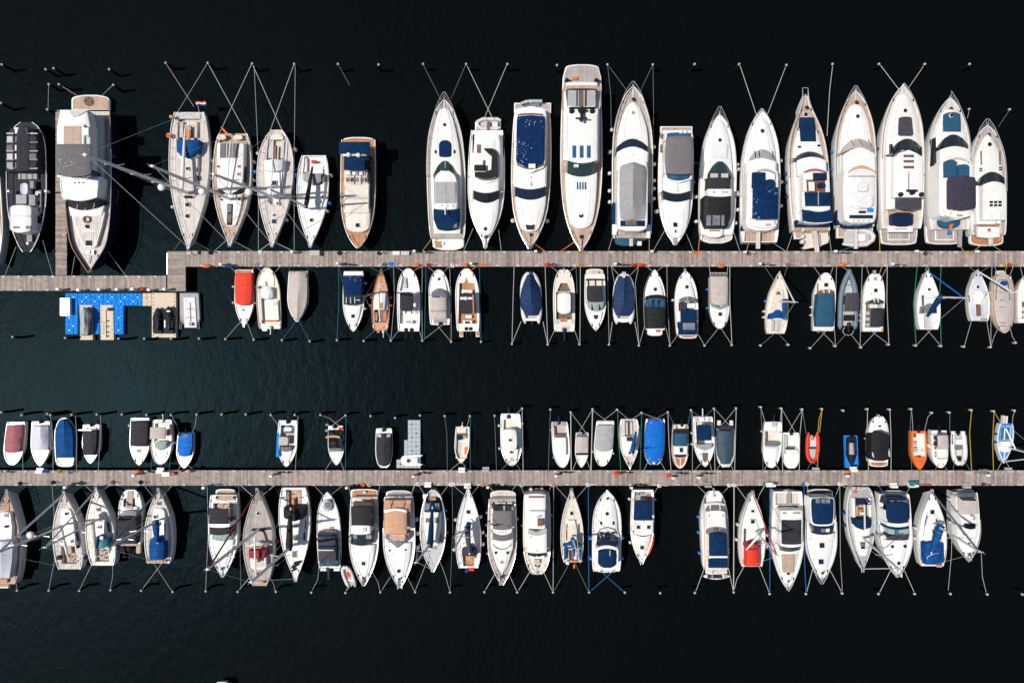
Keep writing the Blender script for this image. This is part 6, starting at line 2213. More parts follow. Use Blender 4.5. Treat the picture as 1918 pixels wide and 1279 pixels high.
F('r', [1008, 1046], 'pb', .16, .5)

B('motorboat', 'boat', 'kayak-carrying cruiser', 'white cruiser with navy aft cover and a long red kayak along its right rail', (1202, 1054), (1204, 917), 22.2, 'm', 1.3, dm='w', wells=[(921, 937, 15, 16, .35, 'tp')])
for x, y in ((1192, 924), (1200, 922), (1212, 926)):
    BX('deck_gear', x, x + 5, y, y + 4, .0, 'gy')
BX('cushion', 1213, 1221, 932, 937, .2, 'rd')
Q('canopy', 1188, 1222, 938, 974, 1.7, 'nv', fl=.3, cr=.1, tp=[.97, 1])
BX('canopy_end', 1196, 1213, 939, 942, 1.85, 'gn', sk=.1)
Q('cabin_roof', 1188, 1224, 974, 999, .9, 'w', b=(0, 4))
for x in (1195.6, 1215):
    H(987, x, 3.1, h=.93)
DM(974, 1206, 2.2, 1.6, 'gl2', n='searchlight')
Q('windshield', 1187, 1223, 996, 999, (.85, .4), 'ch', b=(5, 6))
P('foredeck_moulding', 1000, 1044, [-5, -5, -4], (.35, .1), 'w', r=(0, 5), cr=.08)
H(1025, 1202.5, 3.3, h=.3)
q = MB()
ps = [pt(x - cx(y), y, .42) for x, y in ((1223.5, 996), (1223.5, 1003), (1222, 1013), (1219.5, 1024), (1216, 1034), (1213.5, 1040))]
q.tube(ps, [.05, .15, .19, .19, .14, .05], 8)
q.build('kayak', 'rd', K.root)
R(0, .5, .55, 0, .03, False, 2)
F('l', [935, 1017], 'ruw', .16, .3)
F('r', [936, 1021], 'ruw', .14, .3)

B('motor_yacht', 'yacht', 'three-windowed navy-topped trawler', 'white trawler yacht with three grey front windows, navy awnings and teak platform', (1337, 919), (1341, 1066), 26.3, 'o', 1.6, dm='w', gm='lg')
for pts in ([(1320, 949), (1328, 945), (1329, 956), (1322, 959)], [(1331.5, 945), (1347, 945), (1347, 954), (1332, 954.5)], [(1349, 945), (1357, 947), (1358, 958), (1351, 955)]):
    G('windshield', pts, [.7, .7, 1.1, 1.1], 'gys', sk=.5)
Q('cabin_roof', 1321, 1360, 956, 990, 1.25, 'w', r=(3, 0), tp=[.97, 1])
Q('cabin_front', 1320, 1358, 943, 958, (.6, 1.0), 'w', b=(-2, 0))
for x in (1327, 1353):
    BX('horn', x, x + 3, 964, 966.5, 1.35, 'gy', sk=.1)
Q('cockpit_side', 1321, 1362, 988, 1066, .7, 'c')
Q('flybridge_screen', 1325, 1360, 987, 1000, (1.2, 1.6), 'gc', b=(-3, -2))
BX('helm_seat', 1338, 1344, 990, 997, 1.7, 'br')
BX('helm_seat', 1350, 1357, 993, 998, 1.65, 'br')
Q('bimini', 1328, 1362, 1000, 1040, 2.0, 'nv', fl=.08, cr=.12, b=(-2, 0), tp=[.97, 1])
BX('awning_bar', 1328, 1363, 1041, 1044.5, 1.9, 'w', sk=.2)
Q('aft_awning', 1327, 1363, 1046, 1063, (1.8, 1.5), 'nv', fl=.08)
BX('stern_seat', 1332.5, 1354, 1062, 1067, .9, 'c')
PL(1322, 1362, 1064, 1074, 'tl', .5)
for sg in (-1, 1):
    Q('deck_rack', 1337 + sg * 17 - 3, 1337 + sg * 17 + 3, 932, 943, .12, 'br', tp=[.5, 1])
BX('anchor_roller', 1336, 1338.5, 914, 924, .2, 'ss')
BX('windlass', 1335, 1340, 926, 930, .3, 'ss')
R(0, .35, .55, 0, .025)
F('l', [969, 998, 1037], 'pb', .16, .3)

B('sailing_boat', 'sailing boat', 'red-tented sloop', 'white sloop with bright red cockpit tent and red furled headsail', (1409.6, 921), (1408.5, 1061), 25, 's', 1.3, dm='w')
Q('coachroof', 1397, 1422, 973, 1022, (.2, .45), 'w', tp=[.6, .95, 1], r=(5, 0))
H(957, 1410, 3, 2.2, .06)
H(976.6, 1410, 3.4, h=.3)
Q('sprayhood', 1396, 1424, 1012, 1024, (.6, 1.0), 'mr', b=(-3, 0), r=(4, 0))
BX('sprayhood_window', 1404, 1416, 1014, 1019, .95, 'gn', sk=.15)
Q('cockpit_tent', 1397, 1423, 1022, 1060, (1.25, .9), 'rd', tp=[.88, .95, 1.05], cr=.3, b=(-3, 0), bv=.15)
BX('tent_seam', 1399, 1421, 1029, 1030, 1.5, 'mr', sk=.15)
Q('tent_shade', 1399, 1421, 1020, 1029, 1.5, 'mr', sk=.12, b=(-2, 0))
Q('side_window', 1394, 1396, 990, 1017, .3, 'gk', sk=.2)
M((1416, 995), (1456, 1040), r=.1, hgt=11, sp=(.5,), hb=.45, boom=(1397, 1030, 1.6), bm='wc', br=.11, sl=.9, stay='rd', sr=.06)
R(0, .95, .55, 0, .02, True, 3)
F('l', [983, 1011], 'ruw', .18, .4)
F('r', [1003, 1024], 'ruw', .18, .4)

B('motor_yacht', 'yacht', 'tan-sunpad hardtop yacht', 'white yacht with long black sunroof, tan foredeck sunpad and wide planked cockpit', (1475, 1102), (1476, 920), 29, 'm', 1.7, dm='w', wells=[(924, 945, 23, 23, .4, 'tl'), (946, 957, 18, 22, .4, 'br')])
Q('bathing_edge', 1451, 1501, 918.5, 924, -.2, 'c', b=(-2, 0), r=(3, 0))
BX('gangway', 1476, 1482, 919, 944, .15, 'gy')
BX('cushion', 1465, 1474, 948, 953, .2, 'ye')
P('superstructure', 957, 1036, [-12, -9, -8], .7, 'w')
Q('hardtop', 1461.5, 1504, 956, 1022, 1.8, 'w', b=(-1, 3), cr=.06, tp=[.95, 1, 1, .95])
for x in (1466, 1485, 1492):
    BX('roof_gear', x, x + 7, 959, 961.5, 1.9, 'gc', sk=.15)
o = Q('sunroof', 1464, 1501, 973, 1018, 1.9, 'ch', sk=.06, b=(0, 2))
BX('sunroof_seam', 1464, 1501, 995, 996.5, 1.94, 'bk', sk=.06, par=o)
Q('windshield', 1460.5, 1499, 1021, 1029, (1.6, .8), 'gg', b=(3, 4), tp=[1, .98])
Q('screen_edge', 1459, 1498, 1029, 1031, .8, 'w', b=(4, 4), sk=.3)
P('foredeck_moulding', 1032, 1092, [-8, -8, -6, -4], (.5, .12), 'w', r=(0, 8), cr=.08)
o = G('sunpad', [(1464, 1038), (1490, 1038), (1486, 1072), (1467, 1072)], .62, 'tk', sk=.2)
RH(1072.6, 1476, 3.3, .38, 'bk')
Q('side_window', 1457, 1462, 960, 1030, .75, 'lg', tp=[.6, 1, .5])
R(0, .55, .6, 2, .032, True, 5, 'r')
R(0, .5, .55, 0, .024, True, 0, 'l')

B('motor_yacht', 'yacht', 'two-hatched navy-canopied cruiser', 'white cruiser with wide navy canopy and two square navy foredeck hatches', (1539.3, 1085), (1537.5, 930), 28.6, 'm', 1.6, dm='w', wells=[(934, 985, 21, 21, .4, 'nv')])
PL(1513, 1560, 936, 915.5, 'br', .5, r=(0, 5))
for x in (1515, 1520, 1549, 1554):
    DM(925, x, 2.2, .75 - dz(930), 'ruw', n='stern_fender', ht=.15)
Q('canopy_frame', 1518, 1563, 931, 985, 1.7, 'w', r=(2, 5), tp=[.98, 1, .97, .9])
Q('canopy', 1520, 1561.5, 933, 982, 1.85, 'nv', r=(2, 4), cr=.1, tp=[1, 1, .97, .87], sk=.1)
for x in (1528, 1538, 1547):
    BX('canopy_window', x, x + 8, 934, 942, 1.98, 'gc', sk=.1)
Q('windshield', 1523, 1561, 985, 997, (1.3, .7), 'gn', b=(2, 3), tp=[1, .95])
for x in (1538, 1547):
    BX('screen_panel', x, x + 7, 988, 996, 1.15, 'gc' if x < 1540 else 'w', sk=.3)
Q('dash_moulding', 1522, 1563, 998, 1009, (.75, .5), 'w', b=(3, 4))
P('foredeck_moulding', 1009, 1075, [-7, -7, -6, -3], (.45, .1), 'w', r=(0, 6), cr=.08)
H(1021, 1539.6, 4.6, h=.48, gm='gn')
H(1051.5, 1538, 4.6, h=.32, gm='gn')
RH(1072, 1538, 1.4, .15)
R(0, .7, .6, 2, .032, True, 8)

B('sailing_boat', 'sailing boat', 'grey-decked navy-cushioned yacht', 'grey-decked sailing yacht, teak cockpit with navy cushions, mast leaning over neighbour', (1616, 1068), (1612.5, 912), 27.3,
  [(0, .04), (.05, .16), (.12, .34), (.22, .56), (.35, .79), (.5, .95), (.62, 1), (.78, .96), (.9, .84), (.97, .68), (1, .5)], 1.4, dm='gl2', wells=[(945, 974, 14, 14, .45, 'tk')])
Q('coachroof', 1599, 1632, 974, 1041, (.5, .25), 'w', tp=[1, .85, .5], r=(0, 5))
for x in (1597, 1627):
    Q('coaming', x, x + 5, 932, 976, .35, 'w')
Q('aft_cushion', 1602, 1632, 933, 945, .35, 'gn', nz=.1)
BX('cockpit_table', 1608, 1616, 953, 968, .2, 'to')
SEAT(1603, 1608, 947, 972, .0, 'tk')
SEAT(1622, 1628, 947, 972, .0, 'tk')
BX('winch_box', 1613, 1618, 959, 964, .6, 'w')
Q('sprayhood', 1602, 1632, 972, 990, (1.1, .7), 'nv', b=(0, 2), cr=.25, r=(0, 6))
BX('boom', 1619.5, 1621, 945, 992, 2.0, 'w', sk=.2)
for y in (1015, 1019):
    BX('hatch', 1612, 1621, y, y + 2.8, .44, 'bk', sk=.2)
H(1025, 1616.5, 3.8, 2.6, .4)
for x in (1603, 1611):
    RH(914 + 0, x, 2, .2, 'gn')
BX('stern_locker', 1604, 1625, 912, 917, .3, 'lg')
BX('lifebelt', 1600, 1605, 920, 924, .35, 'or', sk=.2)
M((1617, 1007), (1684, 1066), r=.12, hgt=12.5, sp=(.35, .6), hb=.4, sl=1.0, stay='al', sr=.06)
R(0, .2, .6, 0, .035, True, 3)
R(.2, .97, .55, 0, .02, True)
F('l', [961, 985], 'ry', .16, .5)

B('motor_yacht', 'yacht', 'navy-topped twin-round-hatch yacht', 'white yacht with navy canopy in a white arch and teal windscreen', (1681, 1078), (1675.5, 925), 30.5, 'm', 1.7, dm='w', wells=[(932, 985, 22, 22, .4, 'nv')])
PL(1649, 1701, 936, 918, 'tg', .55, r=(0, 7))
Q('aft_curtain', 1660, 1697, 931, 945, (1.3, 1.6), 'gn')
for x in (1668, 1680, 1690):
    BX('curtain_window', x, x + 8, 937, 943, 1.65, 'gc', sk=.1)
Q('canopy', 1660, 1703.5, 940, 980, 1.85, 'nv', fl=.08, cr=.15, r=(3, 9), tp=[.93, 1, 1, .92])
Q('radar_arch', 1661, 1703, 977, 984, 1.8, 'w', b=(3, 3), tp=[1, .97])
for x, t in ((1658, (1, .6)), (1699, (.6, 1))):
    Q('arch_side', x, x + 4.5, 955, 981, 1.4, 'w', sk=None)
Q('front_awning', 1662, 1703, 983, 989, (1.6, 1.5), 'nv', b=(3, 3))
Q('screen_curtain', 1663, 1703, 988, 999, (1.4, 1.05), 'gp', b=(2, 3), tp=[.98, .95])
BX('curtain_rib', 1677, 1683, 988, 1002, 1.5, 'te', sk=.2)
Q('windshield', 1662, 1704, 999, 1010, (.95, .5), 'chs', b=(3, 3), tp=[1, .88])
P('foredeck_moulding', 1011, 1066, [-9, -9, -7, -5], (.5, .12), 'w', r=(0, 8), cr=.1)
for x, y in ((1671, 1022.6), (1694.5, 1022.2), (1682.7, 1054)):
    RH(y, x, 3.2, .42 if y < 1040 else .3, 'bk')
for x in (1681, 1690):
    BX('bow_roller', x - 2, x, 1072, 1081, .2, 'w', sk=.2)
R(0, .6, .6, 2, .035, True, 2)
F('l', [981], 'pb', .22, .4)

B('sailing_boat', 'sailing boat', 'blue-striped sloop', 'white sloop with blue deck stripe, blue cockpit tent and broad blue sail cover', (1746, 919), (1747, 1060), 27, 's', 1.4, dm='w')
Q('coachroof', 1733, 1763, 965, 1018, (.25, .5), 'w', tp=[.6, .95, 1], r=(5, 0))
G('deck_stripe', [(1737, 961), (1738, 975), (1734, 1000), (1735, 1022), (1731, 1022), (1730, 1000), (1733, 975)], .06, 'ry', sk=.1)
H(958.5, 1746.5, 3.8, h=.06, gm='gn')
H(974, 1754, 1.4, 2.6, .4)
H(995, 1749, 2.4, 3.4, .5)
Q('cockpit_tent', 1732, 1766, 1018, 1057, (1.0, .8), 'ry', tp=[.95, 1, .9], cr=.2, b=(-3, 0), nz=.04)
q = MB()
q.tube([pt(x - cx(1040), y, .6 + hgt) for x, y, hgt in ((1733, 1052, 0), (1738, 1042, .5), (1748, 1037, .8), (1766, 1034, .1))], .04, 5)
q.build('tent_hoop', 'vh', K.root)
Q('side_cover', 1764, 1769, 1018, 1054, .5, 'ry', tp=[.6, 1])
BX('stern_bag', 1755, 1765, 1058, 1062, .2, 'pe', sk=.2)
Q('side_window', 1761, 1763.5, 985, 1010, .5, 'gk', sk=.2)
M((1749, 980), (1836, 1033), r=.11, hgt=11, sp=(.5,), hb=.45, boom=(1744, 1037, 1.7), bm='ry', br=.34, sl=.9, stay='rub', sr=.11)
R(0, .2, .55, 0, .03, True, 3)
R(.2, .97, .55, 0, .02, True)
F('l', [990, 1009], 'vh', .18, .4)

B('motor_yacht', 'yacht', 'beige-topped flybridge cruiser', 'small white flybridge cruiser with beige aft top and black instrument hood', (1814.7, 1049), (1808.5, 922), 24.5, 'm', 1.6, dm='w')
PL(1788, 1824, 928, 916, 'tl', .55, r=(0, 2))
Q('cabin', 1792, 1829, 928, 1005, 1.0, 'w', b=(0, 3))
Q('side_window', 1793, 1798, 938, 966, 1.0, 'gk', sk=.3, tp=[.7, 1, .7])
Q('aft_top', 1795, 1832.5, 931, 962, 1.9, 'tp', fl=.12, b=(0, 0), tp=[.92, 1, 1])
G('top_window', [(1797, 932), (1822, 930), (1828, 935), (1828, 938), (1803, 937)], 2.0, 'ch', sk=.06)
Q('flybridge', 1800, 1832.5, 962, 1002, 1.7, 'w', r=(0, 12), b=(0, 2))
BX('instrument_hood', 1808.5, 1827.5, 981, 989, 2.0, 'bk', b=(0, 2))
q = MB()
q.tube([pt(x - cx(968), y, 1.85) for x, y in ((1818, 965), (1824, 966), (1826, 970), (1823, 973))], .09, 6)
q.build('wheel_cover', 'gy', K.root)
Q('windshield', 1802, 1828, 998, 1005, (1.1, .6), 'ch', b=(4, 4), tp=[1, .95])
P('foredeck_moulding', 1006, 1036, [-6, -5, -4], (.35, .1), 'w', cr=.06)
RH(1018, 1814, 2.6, .35, 'bk')
for x in (1812, 1818):
    BX('bow_roller', x, x + 2.2, 1034, 1050, .2, 'ss', sk=.2)
R(0, .6, .6, 2, .032, True, 1)
F('l', [936, 977], 'ruw', .2, .6)

ROW = 'boats at the lower edge'
B('motorboat', 'boat', 'bow at the bottom edge', 'pale bow of a boat just showing at the bottom edge of the photo', (415, 1276.5), (415, 1370), 20, 'o', .9, dm='vh')
# ================================================================ water
ROW = ''
mw = bpy.data.materials.new('harbour_water')
mw.use_nodes = True
nt = mw.node_tree
b = nt.nodes['Principled BSDF']
b.inputs['Base Color'].default_value = (.0027, .0034, .0037, 1)
b.inputs['Roughness'].default_value = .43
b.inputs['IOR'].default_value = 1.33
b.inputs['Specular IOR Level'].default_value = .07
b.inputs['Specular Tint'].default_value = (.28, .76, 1.0, 1)
tc = nt.nodes.new('ShaderNodeTexCoord')
mp = nt.nodes.new('ShaderNodeMapping')
mp.inputs['Scale'].default_value = (1, .6, 1)
nt.links.new(tc.outputs['Object'], mp.inputs[0])
n1 = nt.nodes.new('ShaderNodeTexNoise')
n1.inputs['Scale'].default_value = .9
n1.inputs['Detail'].default_value = 7
n1.inputs['Roughness'].default_value = .62
nt.links.new(mp.outputs[0], n1.inputs['Vector'])
bp = nt.nodes.new('ShaderNodeBump')
bp.inputs['Strength'].default_value = .38
bp.inputs['Distance'].default_value = .25
nt.links.new(n1.outputs['Fac'], bp.inputs['Height'])
nt.links.new(bp.outputs[0], b.inputs['Normal'])
n2 = nt.nodes.new('ShaderNodeTexNoise')          # wind patches: rougher and smoother areas
n2.inputs['Scale'].default_value = .035
n2.inputs['Detail'].default_value = 4
nt.links.new(mp.outputs[0], n2.inputs['Vector'])
mr_ = nt.nodes.new('ShaderNodeMapRange')
mr_.inputs['From Min'].default_value = .35
mr_.inputs['From Max'].default_value = .65
mr_.inputs['To Min'].default_value = .34
mr_.inputs['To Max'].default_value = .41
nt.links.new(n2.outputs['Fac'], mr_.inputs['Value'])
nt.links.new(mr_.outputs[0], b.inputs['Roughness'])
MT['water'] = mw
q = MB()
n = 24
R0 = 600.0
vs = [(-R0 + 2 * R0 * i / n, -R0 + 2 * R0 * j / n, 0) for j in range(n + 1) for i in range(n + 1)]
q.add(vs, [(j * (n + 1) + i, j * (n + 1) + i + 1, (j + 1) * (n + 1) + i + 1, (j + 1) * (n + 1) + i) for j in range(n) for i in range(n)])
tag(q.build('water', 'water'), None, None, None, 'structure')
# ================================================================ pontoons
ROW = ''
DZ = 1.3


def slabw(name, pts, z0, z1, m, parent=None, base=None, loc=Vector()):
    """flat outline (photo px at height z1) standing from z0 to z1"""
    mb = MB()
    t = [U(x, y, z1) - loc for x, y in pts]
    lo = [Vector((p.x, p.y, z0 - loc.z)) for p in t]
    k = len(pts)
    mb.add(t, [tuple(range(k))])
    mb.add(t + lo, [(i, (i + 1) % k, k + (i + 1) % k, k + i) for i in range(k)])
    fix_normals(mb)
    return mb.build(name, m, parent, 30)


def thing(name, label, cat, group=None, loc=Vector()):
    o = bpy.data.objects.new(name, None)
    C.objects.link(o)
    o.location = loc
    return tag(o, label, cat, group)


def planking(name, xl, xr, y0, y1, along, root, z=DZ):
    a, b_ = U(xl, y1, z), U(xr, y0, z)
    mb = MB()
    rnd = random.Random(int(xl * 7 + y0))
    if along == 'x':
        n = int((b_.x - a.x) / .2)
        for i in range(n):
            x = a.x + .2 * (i + .5)
            e0, e1 = rnd.uniform(-.02, .02), rnd.uniform(-.02, .02)
            mb.box((x, (a.y + b_.y + e0 + e1) / 2, z - .03 + rnd.uniform(-.004, .004)), (.186, b_.y - a.y + e1 - e0, .06))
    else:
        n = int((b_.y - a.y) / .2)
        for i in range(n):
            y = a.y + .2 * (i + .5)
            mb.box(((a.x + b_.x) / 2, y, z - .03 + rnd.uniform(-.004, .004)), (b_.x - a.x + rnd.uniform(-.04, .04), .186, .06))
    mb.build(name, 'dockx' if along == 'x' else 'docky', root, 30)
    f = MB()
    f.box(((a.x + b_.x) / 2, (a.y + b_.y) / 2, z - .2), (b_.x - a.x - .06, b_.y - a.y - .06, .24))
    f.build('support_frame', 'dside', root, 30)
    L_ = b_.x - a.x if along == 'x' else b_.y - a.y
    k = max(2, int(L_ / 6))
    for i in range(k + 1):
        for sd in (.12, .88):
            c = (a.x + .3 + (L_ - .6) * i / k, a.y + (b_.y - a.y) * sd) if along == 'x' else (a.x + (b_.x - a.x) * sd, a.y + .3 + (L_ - .6) * i / k)
            p = MB()
            p.lathe((c[0], c[1], 0), [(.16, -1), (.16, z - .1)], 8)
            p.build('support_pile', 'pole', root, 50)


CL = []


def cleats(root, xs, y, z=DZ):
    for x in xs:
        c = U(x, y, z)
        mb = MB()
        mb.box(c + Vector((0, 0, .03)), (.42, .15, .06), 0, .9)
        mb.tube([c + Vector((-.16, 0, .13)), c + Vector((.16, 0, .13))], .045, 6)
        mb.box(c + Vector((0, 0, .08)), (.12, .08, .1))
        mb.build('mooring_cleat', 'ruw', root, 40)


T_UP = thing('pontoon', 'long upper plank pontoon running from the stepped corner to the right edge', 'pontoon')
planking('plank_deck', 348, 1990, 470.5, 499.5, 'x', T_UP)
rr = random.Random(3)
cleats(T_UP, [372 + 38.5 * i + rr.uniform(-7, 7) for i in range(41)], 472.3)
cleats(T_UP, [380 + 36.5 * i + rr.uniform(-7, 7) for i in range(43)], 497.7)
T_LEFT = thing('pontoon', 'lower-set left plank pontoon ending in the stepped corner by the blue float', 'pontoon')
planking('plank_deck', -70, 313, 516.5, 544.5, 'x', T_LEFT)
planking('corner_deck', 313.5, 347.5, 470.5, 545.5, 'y', T_LEFT)
cleats(T_LEFT, [8, 36, 60, 100, 140, 170, 198, 238, 262, 292], 518)
cleats(T_LEFT, [40, 90, 160, 230, 300], 543)
g = MB()
for x in (313.5, 316.5):
    g.tube([U(x, 474, .7), U(x, 514, .7)], .09, 6)
g.build('boarding_rail', 'ss', T_LEFT)
T_FING = thing('pontoon', 'narrow finger pier squeezed between the glass-roofed black boat and navy-hulled yacht', 'pontoon')
planking('plank_deck', 104, 125, 205, 515.5, 'y', T_FING, 1.28)
for x in (-2,):
    cleats(T_FING, [121], 440, 1.28)
T_LOW = thing('pontoon', 'lower plank pontoon crossing the whole photo with small boats on both sides', 'pontoon')
planking('plank_deck', -70, 1990, 880.5, 909, 'x', T_LOW)
cleats(T_LOW, [14 + 43 * i + rr.uniform(-9, 9) for i in range(45)], 882.3)
cleats(T_LOW, [24 + 40 * i + rr.uniform(-9, 9) for i in range(48)], 907.2)

# ---------------------------------------------------------------- floating docks and jet skis
PIN = []


def cubes(root, rects, m, s=.5, z=.45, pin='w'):
    mb, pm = MB(), MB()
    for xl, xr, y0, y1 in rects:
        a, b_ = U(xl, y1, z), U(xr, y0, z)
        nx, ny = max(1, round((b_.x - a.x) / s)), max(1, round((b_.y - a.y) / s))
        dx, dy = (b_.x - a.x) / nx, (b_.y - a.y) / ny
        for i in range(nx):
            for j in range(ny):
                c = Vector((a.x + dx * (i + .5), a.y + dy * (j + .5), 0))
                mb.box(c + Vector((0, 0, z / 2 - .2)), (dx * .985, dy * .985, z + .3), 0, .99)
                mb.box(c + Vector((0, 0, z - .03)), (dx * .93, dy * .93, .06), 0, .8)
                if i and j and (i + j * 2) % 3 == 0:
                    pm.lathe(Vector((a.x + dx * i, a.y + dy * j, 0)), [(.07, z - .1), (.07, z + .03)], 6)
    mb.build('float_cubes', m, root, 30)
    if pm.v:
        pm.build('coupling_pins', pin, root, 30)


o = thing('floating_dock', 'bright blue plastic cube dock with three fingers below the left pontoon', 'floating dock')
cubes(o, [(122, 266, 549, 572.5), (122, 145.5, 572.5, 626), (175, 186, 572.5, 626), (213.5, 231, 572.5, 626)], 'pb')
o = thing('deck_box', 'glaring metal-topped white box on the blue floating dock corner', 'box')
slabw('box_body', [(113.5, 559.5), (129.5, 559.5), (129.5, 590), (113.5, 590)], .45, .95, 'w', o)
slabw('metal_lid', [(113, 559), (130, 559), (130, 590.5), (113, 590.5)], .94, 1.0, 'mir', o)
o = thing('floating_dock', 'beige plastic jet ski dock holding two black jet skis beside the blue dock', 'floating dock')
cubes(o, [(266.5, 284.5, 549, 573)], 'bei')
slabw('float_deck', [(284.5, 548.5), (329.5, 548.5), (329.5, 632), (284.5, 632)], -.3, .5, 'bei', o)
for i in range(12):
    for x in (287, 327):
        slabw('edge_slot', [(x - .8, 550 + 7 * i), (x + .8, 550 + 7 * i), (x + .8, 551.5 + 7 * i), (x - .8, 551.5 + 7 * i)], .48, .515, 'bk', o)
for xa, xb, lab in ((149, 172.5, 'beige jet ski lift carrying a grey-covered jet ski in the blue dock'), (187.5, 212, 'empty beige jet ski lift with black fittings in the blue dock')):
    o = thing('jet_ski_lift', lab, 'jet ski lift', 'beige jet ski lifts')
    slabw('lift_bed', [(xa, 571.5), (xb, 571.5), (xb + 1, 636.5), (xa + 1, 636.5)], -.3, .5, 'bei', o)
    for i in range(9):
        for x in (xa + 2, xb - 2):
            slabw('edge_slot', [(x - .7, 574 + 7 * i), (x + .7, 574 + 7 * i), (x + .7, 575.6 + 7 * i), (x - .7, 575.6 + 7 * i)], .48, .52, 'br', o)
    if xa > 180:
        slabw('roller_track', [(196, 580), (198, 580), (198.5, 633), (196.5, 633)], .45, .6, 'lg', o)
        for y in (600, 610.5, 621, 628.5):
            slabw('roller', [(198.5, y), (203, y), (203, y + 2), (198.5, y + 2)], .45, .62, 'bk', o)
        for y in (604, 609, 614, 619, 624):
            slabw('roller', [(193, y), (194.5, y), (194.5, y + 1.4), (193, y + 1.4)], .45, .6, 'bk', o)
        slabw('winch_post', [(199.5, 576), (201.5, 576), (201.5, 582), (199.5, 582)], .45, 1.1, 'gy', o)
ROW = 'jet skis on the floating docks'
JT = [(0, .05), (.06, .3), (.15, .55), (.3, .85), (.42, 1), (.55, .9), (.7, .95), (.9, .92), (1, .75)]


def jet(lab, sh, bow, st, w, m, seat, trim):
    B('jet_ski', 'jet ski', sh, lab, bow, st, w, JT, .95, m, m, sheer=.15, bul=.02, wl=.7)
    d = K.dir
    L = abs(K.ys - K.yb)
    a = lambda t: K.yb + d * L * t
    P('front_cowl', a(.04), a(.42), [w * .35, w * .62, w * .55], (.12, .42), seat, cr=.15, bv=.1)
    P('saddle', a(.45), a(.88), [w * .36, w * .34, w * .42], (.4, .32), seat, cr=.18, r=(2, 3), bv=.08)
    mb = MB()
    mb.tube([pt(-w * .62, a(.44), .55), pt(0, a(.40), .6), pt(w * .62, a(.44), .55)], .035, 6)
    mb.build('handlebar', 'bk', K.root)
    for sg in (-1, 1):
        P('side_strip', a(.5), a(.78), w * .1, .06, trim, u=sg * w * .72, sk=.1)
    P('nose_badge', a(.16), a(.2), w * .34, .44, trim, sk=.1)


jet('black jet ski on the left half of the beige jet ski dock', 'left black jet ski', (294.5, 576), (294.5, 625), 9, 'bk', 'gk', 'bk')
jet('black jet ski with white side strips on the right of the beige dock', 'white-striped black jet ski', (315, 573.5), (315.5, 625), 9.5, 'ch', 'gk', 'w')
B('jet_ski', 'jet ski', 'grey-covered jet ski', 'jet ski under a pale grey cover on the lift in the blue dock', (157.5, 575), (157.5, 628.5), 8.7, JT, .9, 'bk', 'bk', sheer=.1, bul=.02)
P('jet_ski_cover', 576, 628, [3, 8.5, 7, 7.5, 7], (.4, .75, .5, .3), 'gl2', nz=.1, ridge=.25, bv=.2)
o = thing('floating_dock', 'single blue float under a black jet ski above the lower pontoon', 'floating dock')
slabw('float_deck', [(1583, 815.5), (1606, 815.5), (1608, 877), (1585, 877)], -.3, .45, 'pb', o)
slabw('float_notch', [(1591, 815.3), (1600, 815.3), (1600, 818.5), (1591, 818.5)], .3, .47, 'hk', o)
jet('black jet ski with grey saddle on the single blue float', 'grey-saddled jet ski', (1596.5, 871), (1595.5, 819), 8.8, 'bk', 'bk', 'ch')
P('saddle_pad', 829, 851, [3.5, 4, 4.5], .78, 'gl2', cr=.1, sk=.2)
ROW = ''
o = thing('raft', 'grey mesh-edged raft with white middle beside the beige jet ski dock', 'raft')
slabw('mesh_deck', [(336.5, 549), (371.5, 549), (374, 599), (369, 606), (342, 606), (337, 598)], .1, .5, 'gl2', o)
slabw('centre_bed', [(343.5, 557), (365, 557), (368, 613.5), (345.5, 613.5)], .3, .62, 'wc', o)
slabw('track', [(355, 567), (356.5, 567), (357.5, 603), (356, 603)], .5, .68, 'gy', o)
for y in (578, 594):
    slabw('cross_bar', [(349, y), (362, y), (362, y + 1), (349, y + 1)], .5, .68, 'br', o)
slabw('winch_box', [(354, 604), (359.5, 604), (360, 610), (354, 610)], .5, .9, 'gy', o)
for sg, x in ((-1, 338), (1, 372)):
    q = MB()
    q.tube([U(x, 598, .6), U(x + sg * 1.5, 616, .4)], .03, 5)
    q.tube([U(x - sg * 4, 600, .6), U(x - sg * 1, 617, .4)], .03, 5)
    q.build('boarding_handle', 'ss', o)
o = thing('floating_dock', 'pale grey stepped modular dock carrying a white pedal boat above the lower pontoon', 'floating dock')
cubes(o, [(764, 787.5, 786.5, 852), (757, 764, 824, 852), (742.5, 788, 860.5, 877)], 'flt', .48, .4, 'bk')
o = thing('pedal_boat', 'small white pedal boat lying sideways on the pale grey modular dock', 'boat')
slabw('hull', [(750, 862), (752, 856), (758, 852.5), (785, 851.5), (792, 852.5), (786, 856), (786, 868), (792, 870), (786, 872), (760, 872), (752, 868)], .3, .85, 'w', o)
slabw('rear_well', [(783, 857), (788, 857), (788, 867), (783, 867)], .4, .89, 'te', o)
slabw('seat_panel', [(758, 856), (782, 855), (782, 868), (758, 868)], .8, 1.0, 'wc', o)
q = MB()
q.dome(U(764, 863, 1.05), .28, .2, 14, 0, .1)
q.build('hatch_rim', 'w', o)
q = MB()
q.dome(U(764, 863, 1.25), .17, .05, 12, 0, .05)
q.build('hatch_cover', 'ch', o)
o = thing('paddle_board', 'white paddle board with dark pad and teal pattern behind the teak platform', 'paddle board')
el = [(1342 + 24.5 * math.cos(a) * (1 if math.cos(a) < 0 else 1), 1079 + 5.8 * math.sin(a) * (1 - .25 * abs(math.cos(a)))) for a in [i * math.pi / 14 for i in range(28)]]
slabw('board', el, .42, .6, 'w', o)
slabw('deck_pad', [(1325, 1075.5), (1352, 1075), (1354, 1083), (1325, 1082.5)], .55, .625, 'ch', o)
